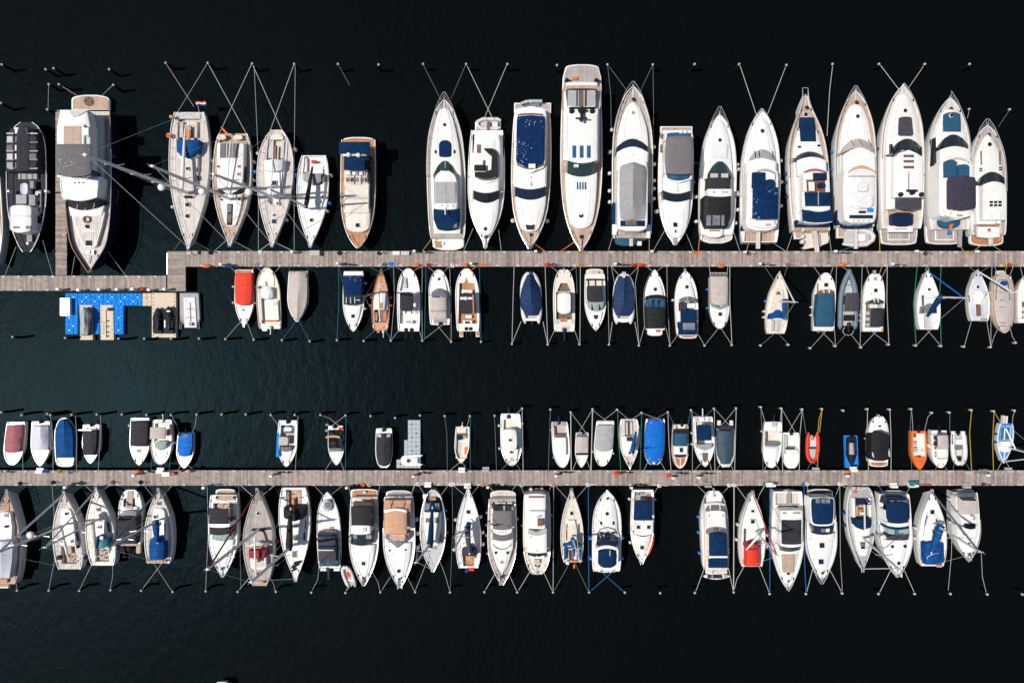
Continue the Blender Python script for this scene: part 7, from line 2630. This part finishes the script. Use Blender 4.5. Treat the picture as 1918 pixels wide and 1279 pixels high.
for i in range(4):
    slabw('board_stripe', [(1355 + 2 * i, 1074.5 + i * .4), (1356 + 2 * i, 1074.5 + i * .4), (1358 + 2 * i, 1083 - i * .6), (1357 + 2 * i, 1083 - i * .6)], .55, .622, 'te', o)
q = MB()
q.tube([U(1334, 1066, .8), U(1334, 1085, .72)], .04, 5)
q.build('paddle', 'al', o)

# ---------------------------------------------------------------- things lying on the pontoons
GEAR = []


def gear(kind, x, y, m='w', s=1.0, rot=0.0):
    z = DZ + .01
    c = U(x, y, z)
    o = bpy.data.objects.new(kind, None)
    C.objects.link(o)
    o.location = c
    o.rotation_euler = (0, 0, rot)
    if kind == 'power_pedestal':
        q = MB()
        q.lathe((0, 0, 0), [(.13, 0), (.11, .06), (.1, .85)], 8)
        q.build('post', 'gy', o)
        q = MB()
        q.box((0, 0, .98), (.34, .3, .3), 0, .8)
        q.build('lamp_head', m, o)
    elif kind == 'boarding_step':
        for i in range(2):
            q = MB()
            q.box((0, (.25 - .32 * i) * s, .11 + .12 * i), (.95 * s, .36 * s, .22 + .24 * i))
            q.build('tread', m, o)
    elif kind == 'rope_coil':
        q = MB()
        for k in range(3):
            r_ = .32 - .06 * k
            q.tube([(r_ * s * math.cos(a), r_ * s * math.sin(a) * .8, .05 + .05 * k) for a in [i * .6 for i in range(12)]], .05, 5)
        q.tube([(.3 * s, 0, .04), (.6 * s, .1, .03), (.9 * s, -.05, .03), (1.3 * s, .06, .03)], .04, 5)
        q.build('coil', m, o)
    elif kind == 'storage_box':
        q = MB()
        q.box((0, 0, .25 * s), (.95 * s, .5 * s, .5 * s))
        q.build('body', m, o)
        q = MB()
        q.box((0, 0, .53 * s), (1.0 * s, .55 * s, .07))
        q.build('lid', m, o)
    elif kind == 'mooring_buoy':
        q = MB()
        q.lathe((0, 0, .22), [(.03, -.22), (.14, -.17), (.2, -.05), (.2, .05), (.14, .17), (.04, .24)], 10, 0, 2.2 * s, 1)
        q.build('float_body', m, o)
        q = MB()
        q.tube([(.42 * s, 0, .2), (.62 * s, .03, .12)], .05, 5)
        q.build('lanyard', 'br', o)
    elif kind == 'water_hose':
        q = MB()
        q.tube([(0, 0, .05), (.4, .05, .05), (.8, -.06, .05), (1.2, .05, .05), (1.7, 0, .05), (1.2, -.1, .07), (.7, .1, .07), (.2, -.05, .07)], .055, 5)
        q.build('hose', m, o)
        q = MB()
        q.box((-.1, 0, .1), (.2, .16, .2))
        q.build('reel', 'gy', o)
    GEAR.append((o, kind, x, y, m))
    return o


PED = [(552, 474), (778, 472.5), (1003, 473), (1218, 473), (1390, 474.5), (1558, 473), (1708, 473), (1820, 473.5), (636, 495.5), (883, 495.5), (1150, 496), (1418, 496), (1663, 496.5), (420, 497),
       (1040, 888), (513, 888), (776, 889), (259, 887), (1304, 891), (1580, 888), (1257, 892), (132, 909), (388, 910), (653, 910), (914, 909), (1180, 910), (1444, 905.5), (1708, 906), (1840, 886.5),
       (119, 543), (157, 544.5), (195, 543.5), (228, 543.5), (257, 542.5), (287, 544), (316, 543)]
for i, (x, y) in enumerate(PED):
    gear('power_pedestal', x, y, 'w')
for x, y, m in ((786, 473, 'bk'), (1011, 474, 'gy'), (1226, 474, 'gy'), (644, 496, 'bk'), (891, 496, 'or'), (1158, 496.5, 'bk'), (1427, 496.5, 'ch'), (1672, 497, 'ch'), (428, 497.5, 'ch'), (1048, 884, 'bk'), (521, 884, 'bk'),
                (784, 885, 'bk'), (268, 883, 'ch'), (1264, 885.5, 'hn'), (1312, 886, 'ch'), (136, 905, 'bk'), (398, 907, 'te'), (661, 908, 'bk'), (922, 908, 'ch'), (1188, 907, 'bk'), (1567, 474, 'hn'), (1548, 474, 'te'), (1718, 907, 'mv'), (4, 883, 'sl'), (340, 882, 'ch'),
                (166, 543, 'gy'), (1020, 497.5, 'mr'), (1160, 884, 'hn')):
    gear('water_hose', x, y, m)
for x, y, m in ((488, 472.5, 'al'), (395, 473.5, 'bk'), (636, 474.5, 'bk'), (711, 474.5, 'bk'), (1402, 475.5, 'br'), (1085, 472.5, 'ye'), (1302, 474, 'or'), (1733, 475, 'ch'), (1816, 474.5, 'ye'), (732, 494.5, 'pb'), (720, 495.5, 'gr'), (848, 497.5, 'wc'), (1087, 496.5, 'ye'), (803, 497, 'mr'),
                (112, 882.5, 'ye'), (88, 882, 'rob'), (132, 883, 'rob'), (312, 884.5, 'mr'), (100, 903.5, 'bk'), (38, 905, 'hn'), (152, 904, 'sl'), (212, 903, 'br'), (264, 903, 'bk'), (845, 907, 'w'), (850, 906, 'wc'), (904, 907, 'pe'), (784, 906, 'wc'), (680, 907, 'or'), (692, 907.5, 'tp'),
                (1445, 907, 'rob'), (1505, 907, 'rob'), (1433, 906, 'gr'), (1645, 906.5, 'gy'), (1102, 907, 'wc'), (977, 908, 'tp'), (1036, 908, 'pe'), (1842, 907, 'ch'), (1573, 906, 'wc'), (1511, 906, 'wc'), (1366, 908, 'wc'), (1375, 908, 'c'), (1252, 890, 'rd'), (1235, 909, 'wc'),
                (480, 496, 'gl2'), (595, 497, 'tp'), (1281, 497, 'gy'), (1037, 496.5, 'sl'), (1369, 496, 'gl2'), (1475, 497, 'br'), (1880, 496.5, 'ye'), (1890, 497, 'mr')):
    gear('rope_coil', x, y, m, .75)
for x, y, m, s in ((780, 497.6, 'or', 1.1), (1198, 497, 'rd', 1.3), (1188, 497.4, 'mr', 1), (1350, 499, 'or', 1), (1577, 496.5, 'or', 1), (388, 499, 'or', 1.2), (432, 499, 'ry', 1), (1156, 886, 'rd', 1.1), (1024, 496, 'rd', .8), (1586, 882.5, 'or', .9), (260, 882, 'or', .9), (355, 881.5, 'pe', .8), (872, 497.5, 'or', .8), (267, 541.5, 'rd', 1)):
    gear('mooring_buoy', x, y, m, s)
for x, y, m in ((302, 881, 'w'), (865, 880.5, 'w'), (910, 879.5, 'gl2'), (802, 907.5, 'w'), (876, 909.5, 'w'), (1527, 880.5, 'gl2'), (1887, 880.5, 'gl2'), (77, 881.5, 'w'), (1325, 908, 'gy'), (1672, 909, 'w'), (1706, 908, 'w'), (1597, 879, 'w'), (1808, 909.5, 'gl2')):
    gear('boarding_step', x, y, m, .8)
for x, y, m, s in ((592, 475.5, 'tp', 1.1), (314, 886.5, 'c', .9), (324, 886, 'mv', .7), (367, 474, 'gl2', .7), (1440, 906, 'wc', .9), (1708, 904, 'te', 1.0), (358, 475, 'tp', .7), (1810, 884, 'gl2', .8)):
    gear('storage_box', x, y, m, s)
o = thing('bench', 'white slatted bench on the upper edge of the upper pontoon', 'bench', None, U(752, 475, DZ))
q = MB()
q.box((-.55, 0, .42), (.8, .42, .08))
q.build('seat_panel', 'w', o)
for i in range(6):
    q = MB()
    q.box((.05 + .16 * i, 0, .42), (.09, .42, .06))
    q.build('slat', 'w', o)
q = MB()
for x in (-.9, .9):
    q.box((x, 0, .2), (.07, .4, .4))
q.build('bench_frame', 'gy', o)
o = thing('hand_trolley', 'grey and white hand trolley parked on the lower pontoon near its right end', 'trolley', None, U(1838, 881.5, DZ))
q = MB()
q.box((0, 0, .4), (1.0, .5, .06))
q.box((-.45, 0, .55), (.06, .5, .3))
q.build('tray', 'gc', o)
q = MB()
q.tube([(-.45, -.2, .5), (-1.0, -.45, .9)], .03, 5)
q.tube([(-.45, .2, .5), (-1.0, -.05, .9)], .03, 5)
q.tube([(-1.0, -.45, .9), (-1.0, -.05, .9)], .03, 5)
q.build('handle', 'w', o)
for sx in (-.3, .3):
    for sy in (-.28, .28):
        q = MB()
        q.tube([(sx, sy - .04, .16), (sx, sy + .04, .16)], .16, 10)
        q.build('wheel', 'bk', o)

# ---------------------------------------------------------------- mooring poles
POLES = [(85, 130), (100, 128), (204, 130), (91, 158), (110, 158), (212, 159), (3, 121), (1, 193), (310, 118), (389, 118), (472, 119), (551, 120), (633, 120), (709, 121), (792.5, 120), (873, 120), (950.5, 120), (1043.5, 122), (1138, 121), (1223, 121), (1301.5, 120), (1385, 120), (1473.5, 122), (1560, 120), (1647, 120), (1733, 120), (1817, 120), (1816, 204.5), (1892, 205),
         (88, 205),
         (23, 631), (121.6, 633), (221.6, 634), (270, 634), (320, 634), (372.6, 634), (422, 635), (475, 636), (528, 637), (580, 639), (631, 637), (681, 638.5), (732, 638), (791, 638), (845, 640), (901, 640), (959, 644), (1026, 645), (1085.6, 644.6), (1141, 645), (1197, 647), (1255, 647), (1320, 647), (1371, 646), (1425, 647), (1477, 645.5), (1518, 652), (1565, 648), (1613, 650.5), (1665, 645), (1716, 647), (1763, 648), (1806, 649), (1856, 650), (1903, 642),
         (2, 772), (40, 777), (88, 775), (94, 777), (134, 776.5), (181, 776), (228, 776), (274, 777), (320, 777), (368, 776), (415, 776), (460, 776), (507, 777), (552, 777), (600, 777), (647, 778), (694, 779), (740, 782.5), (786.6, 778), (833, 779), (880, 779), (926.5, 778.5), (978, 765), (1031, 767), (1069, 772), (1110, 766), (1156, 767), (1202, 773), (1251, 772), (1294.5, 768), (1337.5, 765), (1379, 764.5), (1425.5, 762.5), (1464, 765), (1503, 766.5), (1540, 766), (1580, 769), (1625, 766), (1667, 767), (1707, 766), (1746, 773), (1779, 772.5), (1820, 768), (1862, 770), (1901, 769),
         (31.5, 1105.5), (91, 1105.5), (148, 1106), (206.6, 1105), (264, 1106), (323, 1108), (385, 1107), (445, 1108), (516.6, 1108), (583, 1109.5), (647, 1110), (712.5, 1108.5), (777.6, 1108.5), (843, 1109), (907.5, 1108.5), (969, 1109), (1036, 1109), (1103.6, 1109), (1170.7, 1109.4), (1237, 1110.5), (1302, 1110), (1374.6, 1109), (1442, 1112), (1510, 1112), (1578, 1111), (1646, 1112), (1714, 1112), (1781, 1112), (1850, 1113), (1916, 1113)]
POBJ = []
pr = random.Random(11)
for x, y in POLES:
    h = 2.1 if y < 210 else 1.9
    if x > 1400:
        h -= .3
    p = U(x, y, h)
    dry = .45 if 1380 < x and 210 < y < 900 else .2
    lean = Vector((pr.uniform(-.12, .12), pr.uniform(-.12, .12), 0))
    o = bpy.data.objects.new('mooring_pole', None)
    C.objects.link(o)
    o.location = (p.x, p.y, 0)
    q = MB()
    q.tube([lean * 1.3 + Vector((0, 0, -1.5)), lean * .6 + Vector((0, 0, h * .45)), lean * .3 + Vector((0, 0, h - dry))], [.15, .14, .13], 9)
    q.build('wet_shaft', 'pole', o, 50)
    q = MB()
    q.tube([lean * .3 + Vector((0, 0, h - dry)), Vector((0, 0, h - .05))], [.13, .125], 9)
    q.build('dry_shaft', 'pw', o, 50)
    q = MB()
    q.dome(Vector((0, 0, h - .04)), .14, .09, 10, 0, .06)
    q.build('pole_cap', 'gl2' if (x < 1400 or y < 210) else 'tp', o, 40)
    POBJ.append((o, x, y, h))

# ---------------------------------------------------------------- mooring ropes
RP = '''w 310 118 363 200
w 389 118 331 213
W 389 118 461 250
W 472 119 411 250
W 472 119 528 244
W 551 120 505 248
w 476 124 484 300 484 471
w 553 124 551 300 551 471
D 792 120 826 188
D 873 120 845 185
W 873 120 925 227
W 950 120 905 227
D 1138 121 1174 170
D 1223 121 1200 170
D 1138 121 1144 180 1145 240
D 1223 121 1224 190 1224 272
W 1385 120 1418 219
W 1473 122 1435 221
W 1560 120 1554 170 1549 255
W 1647 120 1685 170
W 1733 120 1699 169
w 1816 204 1812 222
D 1892 205 1870 238
D 633 120 655 160
w 91 158 90 205
w 110 158 145 180
w 212 159 190 180
y 810 445 791 471
w 886 428 868 471
w 934 430 939 471
o 1003 458 1021 471
o 1078 452 1050 471
w 1149 438 1139 471
w 1216 440 1216 471
w 1245 432 1223 471
w 1283 432 1299 471
o 1311 440 1308 471
w 1373 432 1386 471
w 1403 452 1398 471
w 1444 452 1472 471
w 1486 434 1473 471
w 1552 430 1557 471
t 1600 462 1570 471
y 1647 436 1648 471
y 1796 458 1806 472
w 1841 457 1822 472
w 1856 458 1878 472
D 338 452 325 469
D 365 453 395 470
w 423 451 401 471
w 440 453 474 471
W 505 456 484 471
W 514 454 551 471
w 30 462 9 517
w 80 450 99 517
w 140 480 134 517
w 196 463 236 517
D 205 330 222 360 205 460
w 451 602 422 635
w 462 602 475 636
w 429 498 441 509
w 475 498 474 507
w 481 498 489 509
w 525 499 515 510
b 554 602 528 637
b 560 602 580 639
b 540 499 544 510
b 578 499 574 510
t 634 498 635 560 631 637
t 634 498 643 534
t 690 499 709 508
t 737 499 718 508
w 737 499 739 560 732 638
w 740 499 757 509
t 704 617 681 638
t 722 617 732 638
w 791 499 790 560 791 638
w 748 617 732 638
w 785 617 791 638
w 791 499 773 508
t 798 499 795 632
w 800 499 814 510
w 841 499 832 509
w 842 499 845 560 845 640
w 832 606 791 638
w 816 606 845 640
o 892 499 880 508
t 898 499 901 640
W 963 499 961 560 959 644
W 976 602 959 644
W 1021 499 1023 560 1026 645
W 1017 602 1026 645
w 1032 499 1048 512
w 1080 499 1063 511
w 1039 618 1026 645
w 1076 618 1085 644
W 1087 499 1087 560 1086 644
D 1079 499 1081 550
w 1138 499 1139 560 1141 645
w 1145 499 1160 516
w 1196 499 1180 516
w 1145 499 1151 530
w 1196 499 1190 530 1194 600 1197 647
W 1147 603 1141 645
W 1189 603 1197 647
w 1211 499 1222 508
w 1242 499 1230 508
w 1207 612 1197 647
w 1247 612 1255 647
w 1249 499 1250 560 1255 647
w 1271 625 1255 647
w 1307 625 1320 647
w 1328 499 1331 516
w 1363 499 1362 516
w 1346 614 1320 647
w 1350 614 1371 646
W 1367 499 1367 560 1371 646
D 1431 498 1452 528
D 1475 499 1468 520
D 1451 624 1425 647
D 1457 624 1477 645
w 1523 498 1538 519
w 1561 499 1554 518
w 1537 618 1565 648
w 1549 618 1518 652
w 1567 499 1565 560 1562 600 1565 648
w 1576 499 1588 506
D 1584 626 1565 648
w 1594 626 1613 650
w 1615 499 1613 560 1611 650
w 1623 499 1629 520
y 1652 499 1645 520
w 1662 499 1651 521
w 1630 619 1665 645
w 1643 619 1613 650
W 1662 499 1661 560 1665 645
g 1718 499 1711 570 1716 647
g 1763 499 1760 550 1763 648
w 1735 616 1763 648
w 1745 616 1716 647
D 1814 499 1827 509
D 1853 499 1838 509
w 1820 599 1806 649
w 1848 599 1856 650
w 1858 499 1856 550 1856 650
w 1863 499 1870 518
w 1898 499 1890 520
w 1870 614 1862 630 1856 650
w 1892 614 1896 630 1903 642
w 1911 499 1916 520
y 1886 499 1882 509
w 42 848 43 882
w 94 777 100 830 99 882
w 141 777 144 820 143 882
w 188 777 189 800 184 882
b 285 852 283 882
b 319 852 317 882
w 320 777 331 795 336 812
w 368 776 366 795 360 811
w 340 871 331 882
w 351 871 367 882
w 507 777 522 798
w 558 779 556 830 553 882
w 600 777 617 783 638 800
w 647 778 618 800
w 621 862 608 882
w 637 862 645 882
t 648 782 647 882
D 833 779 837 810 838 882
w 880 779 874 800
t 881 780 881 882
w 861 866 841 882
w 866 866 878 882
D 926 778 928 820 930 882
w 978 765 965 776
W 978 765 980 882
D 952 866 937 882
D 965 866 976 882
D 1031 767 1029 820 1027 882
V 1069 772 1070 882
w 1069 772 1099 812
w 1110 766 1083 812
V 1110 766 1107 882
w 1081 860 1072 882
w 1098 860 1107 882
w 1110 768 1141 792
w 1156 767 1124 792
g 1157 768 1158 815 1163 882
g 1202 773 1199 882
w 1156 767 1178 786
w 1202 773 1182 786
w 1202 773 1238 787
p 1251 772 1216 790
w 1216 860 1205 882
w 1235 860 1247 882
W 1251 772 1253 830 1257 882
t 1251 772 1264 797
t 1294 768 1288 797
w 1296 768 1297 820 1297 882
t 1294 768 1314 782
t 1337 765 1318 782
W 1338 765 1339 882
w 1338 765 1366 796
w 1379 764 1352 796
W 1379 764 1376 882
w 1312 868 1300 882
w 1330 868 1333 882
w 1350 868 1341 882
w 1368 868 1374 882
w 1425 763 1434 793
D 1425 763 1428 820 1429 882
W 1464 765 1466 882
w 1464 765 1461 793
w 1438 868 1430 882
w 1452 868 1461 882
w 1464 765 1491 812
w 1503 766 1475 812
W 1503 766 1498 815 1497 882
D 1503 766 1510 812
y 1540 766 1534 785 1532 812
y 1540 766 1535 810
y 1532 850 1531 882
t 1520 864 1511 882
t 1524 864 1536 882
W 1625 766 1624 820 1627 882
W 1667 767 1669 820 1669 882
w 1707 766 1709 785 1710 808
w 1746 773 1738 780 1731 809
D 1707 766 1704 820 1708 882
p 1758 869 1750 882
p 1766 869 1776 882
t 1788 862 1785 882
t 1806 862 1818 882
D 1779 772 1779 810
y 1820 768 1816 810 1820 882
y 1862 770 1859 830 1861 882
w 1862 770 1876 795
w 1901 769 1897 780 1896 797
w 1877 864 1867 882
w 1884 864 1895 882
w 28 1075 31 1090 31 1105
w 97 906 101 950 102 1050 91 1105
w 157 906 173 921
w 210 906 186 921
w 172 1056 148 1106
w 211 1056 211 1080 206 1105
w 269 907 290 934
w 323 907 304 932
w 286 1052 323 1108
w 305 1052 264 1106
w 388 908 390 1000 385 1107
D 447 908 449 990 451 1100
W 450 908 475 930
W 515 908 488 930
W 468 1080 445 1108
w 505 1080 512 1092 516 1108
w 588 908 608 930
w 643 908 618 928
w 598 1058 595 1085 583 1109
w 653 908 658 935
w 712 908 706 935
w 652 1096 647 1110
w 659 1092 647 1110
w 697 1070 708 1090 712 1108
w 731 1080 713 1108
w 763 1080 777 1108
w 776 908 770 925
w 777 908 770 930
w 784 908 798 930
w 840 908 824 930
w 802 1045 777 1108
w 822 1045 835 1080 843 1109
D 847 908 848 990 843 1109
w 848 908 869 926
w 898 908 883 926
w 914 908 926 922
w 967 908 956 922
W 926 1076 907 1108
W 954 1076 969 1109
w 975 908 983 928
w 1032 908 1027 928
W 995 1066 969 1109
W 1016 1066 1036 1109
W 1037 908 1036 1109
w 1039 908 1064 936
w 1101 908 1077 936
D 1068 1052 1036 1109
D 1076 1052 1103 1109
B 1102 908 1103 1109
B 1124 1068 1170 1109
B 1150 1068 1103 1109
w 1235 908 1224 925
w 1305 908 1326 928
w 1368 908 1349 928
W 1320 1062 1302 1110
W 1364 1062 1374 1109
V 1375 908 1374 1109
W 1378 908 1401 940
W 1433 908 1423 925 1418 940
W 1395 1058 1380 1085 1374 1109
W 1421 1058 1442 1112
B 1442 908 1442 1112
B 1506 908 1507 1050 1510 1112
w 1512 908 1514 928
w 1573 908 1561 938
W 1523 1062 1510 1112
W 1553 1064 1578 1111
w 1573 908 1574 1040 1578 1111
w 1573 908 1594 917
w 1587 914 1583 950
B 1645 908 1656 925
w 1706 908 1697 926
W 1670 1064 1646 1112
W 1694 1068 1714 1112
w 1784 960 1782 1040 1776 1105
w 1838 1035 1840 1080 1848 1112'''
RCOL = {'w': ('rope', .021, 'white'), 'W': ('rope', .031, 'white'), 'V': ('rope', .052, 'thick white'), 'D': ('ropd', .026, 'dark'), 'b': ('rob', .03, 'dark blue'), 'B': ('rob', .045, 'bright blue'), 't': ('te', .03, 'teal'),
        'g': ('gr', .04, 'green'), 'y': ('ye', .042, 'yellow'), 'o': ('or', .045, 'orange'), 'p': ('mv', .03, 'pink')}


def near_boat(x, y, row=None):
    best, bd = None, 1e9
    for k in BOATS:
        y0, y1 = sorted((k.yb, k.ys))
        if row is not None and row != row_of((y0 + y1) / 2):
            continue
        xm = (k.xb + k.xs) / 2
        dx = max(0, abs(x - xm) - k.w * .8)
        dy = max(0, y0 - y, y - y1)
        d_ = dx * dx * 1.6 + dy * dy
        if d_ < bd:
            best, bd = k, d_
    return best


def row_of(y):
    return 0 if y < 480 else 1 if y < 700 else 2 if y < 890 else 3


ROPES = []
for K in BOATS:                                   # deck fittings that nearly every boat has
    if K.root.name.split('.')[0] not in ('motor_yacht', 'sailing_boat', 'motorboat') or K.w < 17 or abs(K.ys - K.yb) < 85:
        continue
    L = abs(K.ys - K.yb)
    for t, inset in ((.1, 2.2), (.93, 2.0)):
        y = K.yb + K.dir * L * t
        for sg in (-1, 1):
            q = MB()
            c = pt(sg * max(hw(y) - inset, 1), y, .04)
            q.box(c, (.09, .3, .1))
            q.tube([c + Vector((0, -.2, .08)), c + Vector((0, .2, .08))], .04, 5)
            q.build('deck_cleat', 'ch' if t < .5 else 'ss', K.root)
    if K.root.name.startswith('motor_yacht') and not any(ch.name.startswith('windlass') for ch in K.root.children):
        y = K.yb + K.dir * L * .085
        q = MB()
        q.lathe(pt(0, y, 0), [(.16, -.02), (.16, .12), (.09, .2), (.14, .26)], 10)
        q.box(pt(2.5, y + K.dir * 2, .1), (.3, .22, .2))
        q.build('windlass', 'ch', K.root)
        q = MB()
        q.tube([pt(0, y, .1), pt(0, K.yb + K.dir * 2, .1)], .05, 5)
        q.tube([pt(0, K.yb + K.dir * 3, .1), pt(0, K.yb - K.dir * 2.5, .08)], .1, 5)
        q.build('anchor', 'ss', K.root)
for ln in RP.split('\n'):
    a = ln.split()
    cc = RCOL[a[0]]
    v = [float(t) for t in a[1:]]
    ps = list(zip(v[::2], v[1::2]))
    ww, ends = [], []
    for i, (x, y) in enumerate(ps):
        if i in (0, len(ps) - 1):
            pole = min(POBJ, key=lambda p: (p[1] - x) ** 2 + (p[2] - y) ** 2)
            if (pole[1] - x) ** 2 + (pole[2] - y) ** 2 < 64:
                z, e = pole[3] - .3, 'pole'
            elif any(abs(y - q) < 3.5 for q in (471, 499, 517, 882, 907)):
                z, e = DZ + .04, 'dock'
            else:
                z, e = 1.35 if row_of(y) in (1, 2) else 1.75, 'boat'
            ends.append((e, x, y))
        else:
            z = None
        ww.append((x, y, z))
    z0, z1 = ww[0][2], ww[-1][2]
    pts3 = []
    for i in range(len(ww) - 1):
        n_ = 4 if len(ww) > 2 else 7
        for j in range(n_):
            t = (i + j / n_) / (len(ww) - 1)
            x = ww[i][0] + (ww[i + 1][0] - ww[i][0]) * j / n_
            y = ww[i][1] + (ww[i + 1][1] - ww[i][1]) * j / n_
            zz = z0 + (z1 - z0) * t - .5 * 4 * t * (1 - t) * (.9 if len(ww) > 2 else .45)
            pts3.append(U(x, y, max(.15, zz)))
    pts3.append(U(ww[-1][0], ww[-1][1], z1))
    mb = MB()
    c = pts3[0]
    mb.tube([p - c for p in pts3], cc[1], 5)
    o = mb.build('mooring_rope', cc[0], None, 60, c)
    ROPES.append((o, cc[2], ends, sum(p[0] for p in ps) / len(ps)))

# ---------------------------------------------------------------- labels of the small repeats
ORD = ['first', 'second', 'third', 'fourth', 'fifth', 'sixth', 'seventh', 'eighth', 'ninth', 'tenth', 'eleventh', 'twelfth']


def number(items, fmt):
    """items: (obj, key, sortvalue); fmt(key, place) -> label"""
    by = {}
    for it in items:
        by.setdefault(it[1], []).append(it)
    for k, l in by.items():
        l.sort(key=lambda t: t[2])
        for i, t in enumerate(l):
            pl = '' if len(l) == 1 else ('left', 'right')[i] if len(l) == 2 else ORD[i] + ' from left'
            t[0]['label'] = fmt(k, pl)


it = []
for o, sh, side, y, m, d_ in FEND:
    col = {'ruw': 'white', 'pb': 'blue', 'ry': 'dark blue', 'rd': 'red', 'or': 'orange', 'gr': 'green', 'gy': 'grey', 'c': 'cream', 'bk': 'black', 'vh': 'lavender', 'mr': 'maroon', 'lg': 'grey'}[m]
    tag(o, None, 'fender', 'fenders hung over the boat sides')
    it.append((o, (col, sh, 'left' if side == 'l' else 'right'), y))
by = {}
for o, k, y in it:
    by.setdefault(k, []).append((y, o))
for (col, sh, side), l in by.items():
    l.sort(key=lambda t: t[0])
    for i, (y, o) in enumerate(l):
        pre = '' if len(l) == 1 else ('upper ', 'lower ')[i] if len(l) == 2 else ORD[i] + ' from top '
        o['label'] = f'{pre}{col} fender on the {side} side of the {sh}'
it = []
for o, x, y, h in POBJ:
    r_ = row_of(y)
    k = near_boat(x, y, r_)
    xm = (k.xb + k.xs) / 2
    tag(o, None, 'mooring pole', 'mooring poles standing off the boats')
    it.append((o, (k.sh, 'left' if x < xm else 'right'), x))
number(it, lambda k, pl: f'{pl + " " if pl else ""}mooring pole in open water {k[1]} of the {k[0]}'.replace('from left mooring', 'from left of the mooring').replace('of the mooring pole', 'mooring pole'))
it = []
for o, col, ends, mx in ROPES:
    tag(o, None, 'rope', 'mooring ropes')
    kinds = [e[0] for e in ends]
    be = [e for e in ends if e[0] == 'boat']
    if be:
        k = near_boat(be[0][1], be[0][2])
        other = 'pontoon' if 'dock' in kinds else 'pole' if 'pole' in kinds else 'rail'
        it.append((o, (col, k.sh, 'tie', other), mx))
    else:
        x, y = ends[0][1], ends[0][2]
        yy = (ends[0][2] + ends[1][2]) / 2
        k = near_boat(mx, yy)
        side = 'left' if mx < (k.xb + k.xs) / 2 else 'right'
        it.append((o, (col, k.sh, 'side', side), mx))
number(it, lambda k, pl: (f'{pl + " " if pl else ""}{k[0]} rope tying the {k[1]} to the {k[3]}' if k[2] == 'tie' else f'{pl + " " if pl else ""}{k[0]} guide rope {k[3]} of the {k[1]}'))
it = []
CN = {'w': 'white', 'wc': 'off-white', 'gl2': 'light grey', 'gy': 'grey', 'bk': 'black', 'ch': 'charcoal', 'or': 'orange', 'te': 'teal', 'hn': 'dark navy', 'mv': 'mauve', 'sl': 'slate', 'mr': 'maroon', 'al': 'silvery', 'br': 'brown', 'ye': 'yellow', 'pb': 'blue', 'gr': 'green', 'rob': 'dark blue', 'pe': 'peach', 'tp': 'beige', 'c': 'cream', 'rd': 'red', 'ry': 'royal blue'}
for o, kind, x, y, m in GEAR:
    tag(o, None, kind.replace('_', ' '), {'power_pedestal': 'power pedestals along the pontoons', 'water_hose': 'hoses lying on the pontoons', 'rope_coil': 'rope coils on the pontoons', 'mooring_buoy': 'small buoys left on the pontoons', 'boarding_step': 'boarding steps on the pontoon edges', 'storage_box': 'boxes on the pontoons'}[kind])
    r_ = 0 if y < 485 else 1 if y < 600 else 2 if y < 895 else 3
    k = near_boat(x, {0: 440, 1: 530, 2: 850, 3: 940}[r_], r_)
    edge = ('upper pontoon', 'upper pontoon', 'lower pontoon', 'lower pontoon')[r_]
    if 500 < y < 560:
        edge = 'left pontoon'
    it.append((o, (CN[m], kind.replace('_', ' '), edge, k.sh), x))
number(it, lambda k, pl: f'{pl + " " if pl else ""}{k[0]} {k[1]} on the {k[2]} near the {k[3]}')
# ---------------------------------------------------------------- light and camera
ELEV = 58.5
sun = bpy.data.lights.new('sun', 'SUN')
sun.energy = 4.0
sun.angle = math.radians(.53)
sun.color = (1.0, .95, .88)
so = bpy.data.objects.new('sun', sun)
C.objects.link(so)
d = Vector((math.cos(math.radians(ELEV)), +.07, -math.sin(math.radians(ELEV)))).normalized()   # from the left of the photo
so.rotation_euler = d.to_track_quat('-Z', 'Y').to_euler()
w = bpy.data.worlds.new('World')
bpy.context.scene.world = w
w.use_nodes = True
sk = w.node_tree.nodes.new('ShaderNodeTexSky')
sk.sky_type = 'NISHITA'
sk.sun_disc = False
sk.sun_elevation = math.radians(ELEV)
sk.sun_rotation = math.radians(270)
bg = w.node_tree.nodes['Background']
bg.inputs['Strength'].default_value = .07
w.node_tree.links.new(sk.outputs[0], bg.inputs[0])
cam = bpy.data.cameras.new('camera')
cam.sensor_width = 36
cam.lens = 36 / (2 * (959 / S) / HC)
cam.clip_end = 3000
co = bpy.data.objects.new('camera', cam)
C.objects.link(co)
co.location = (0, 0, HC)
sc = bpy.context.scene
sc.camera = co
vs = sc.view_settings
vs.view_transform = 'Standard'
vs.look = 'None'
vs.exposure = 0.08
vs.gamma = 1.0
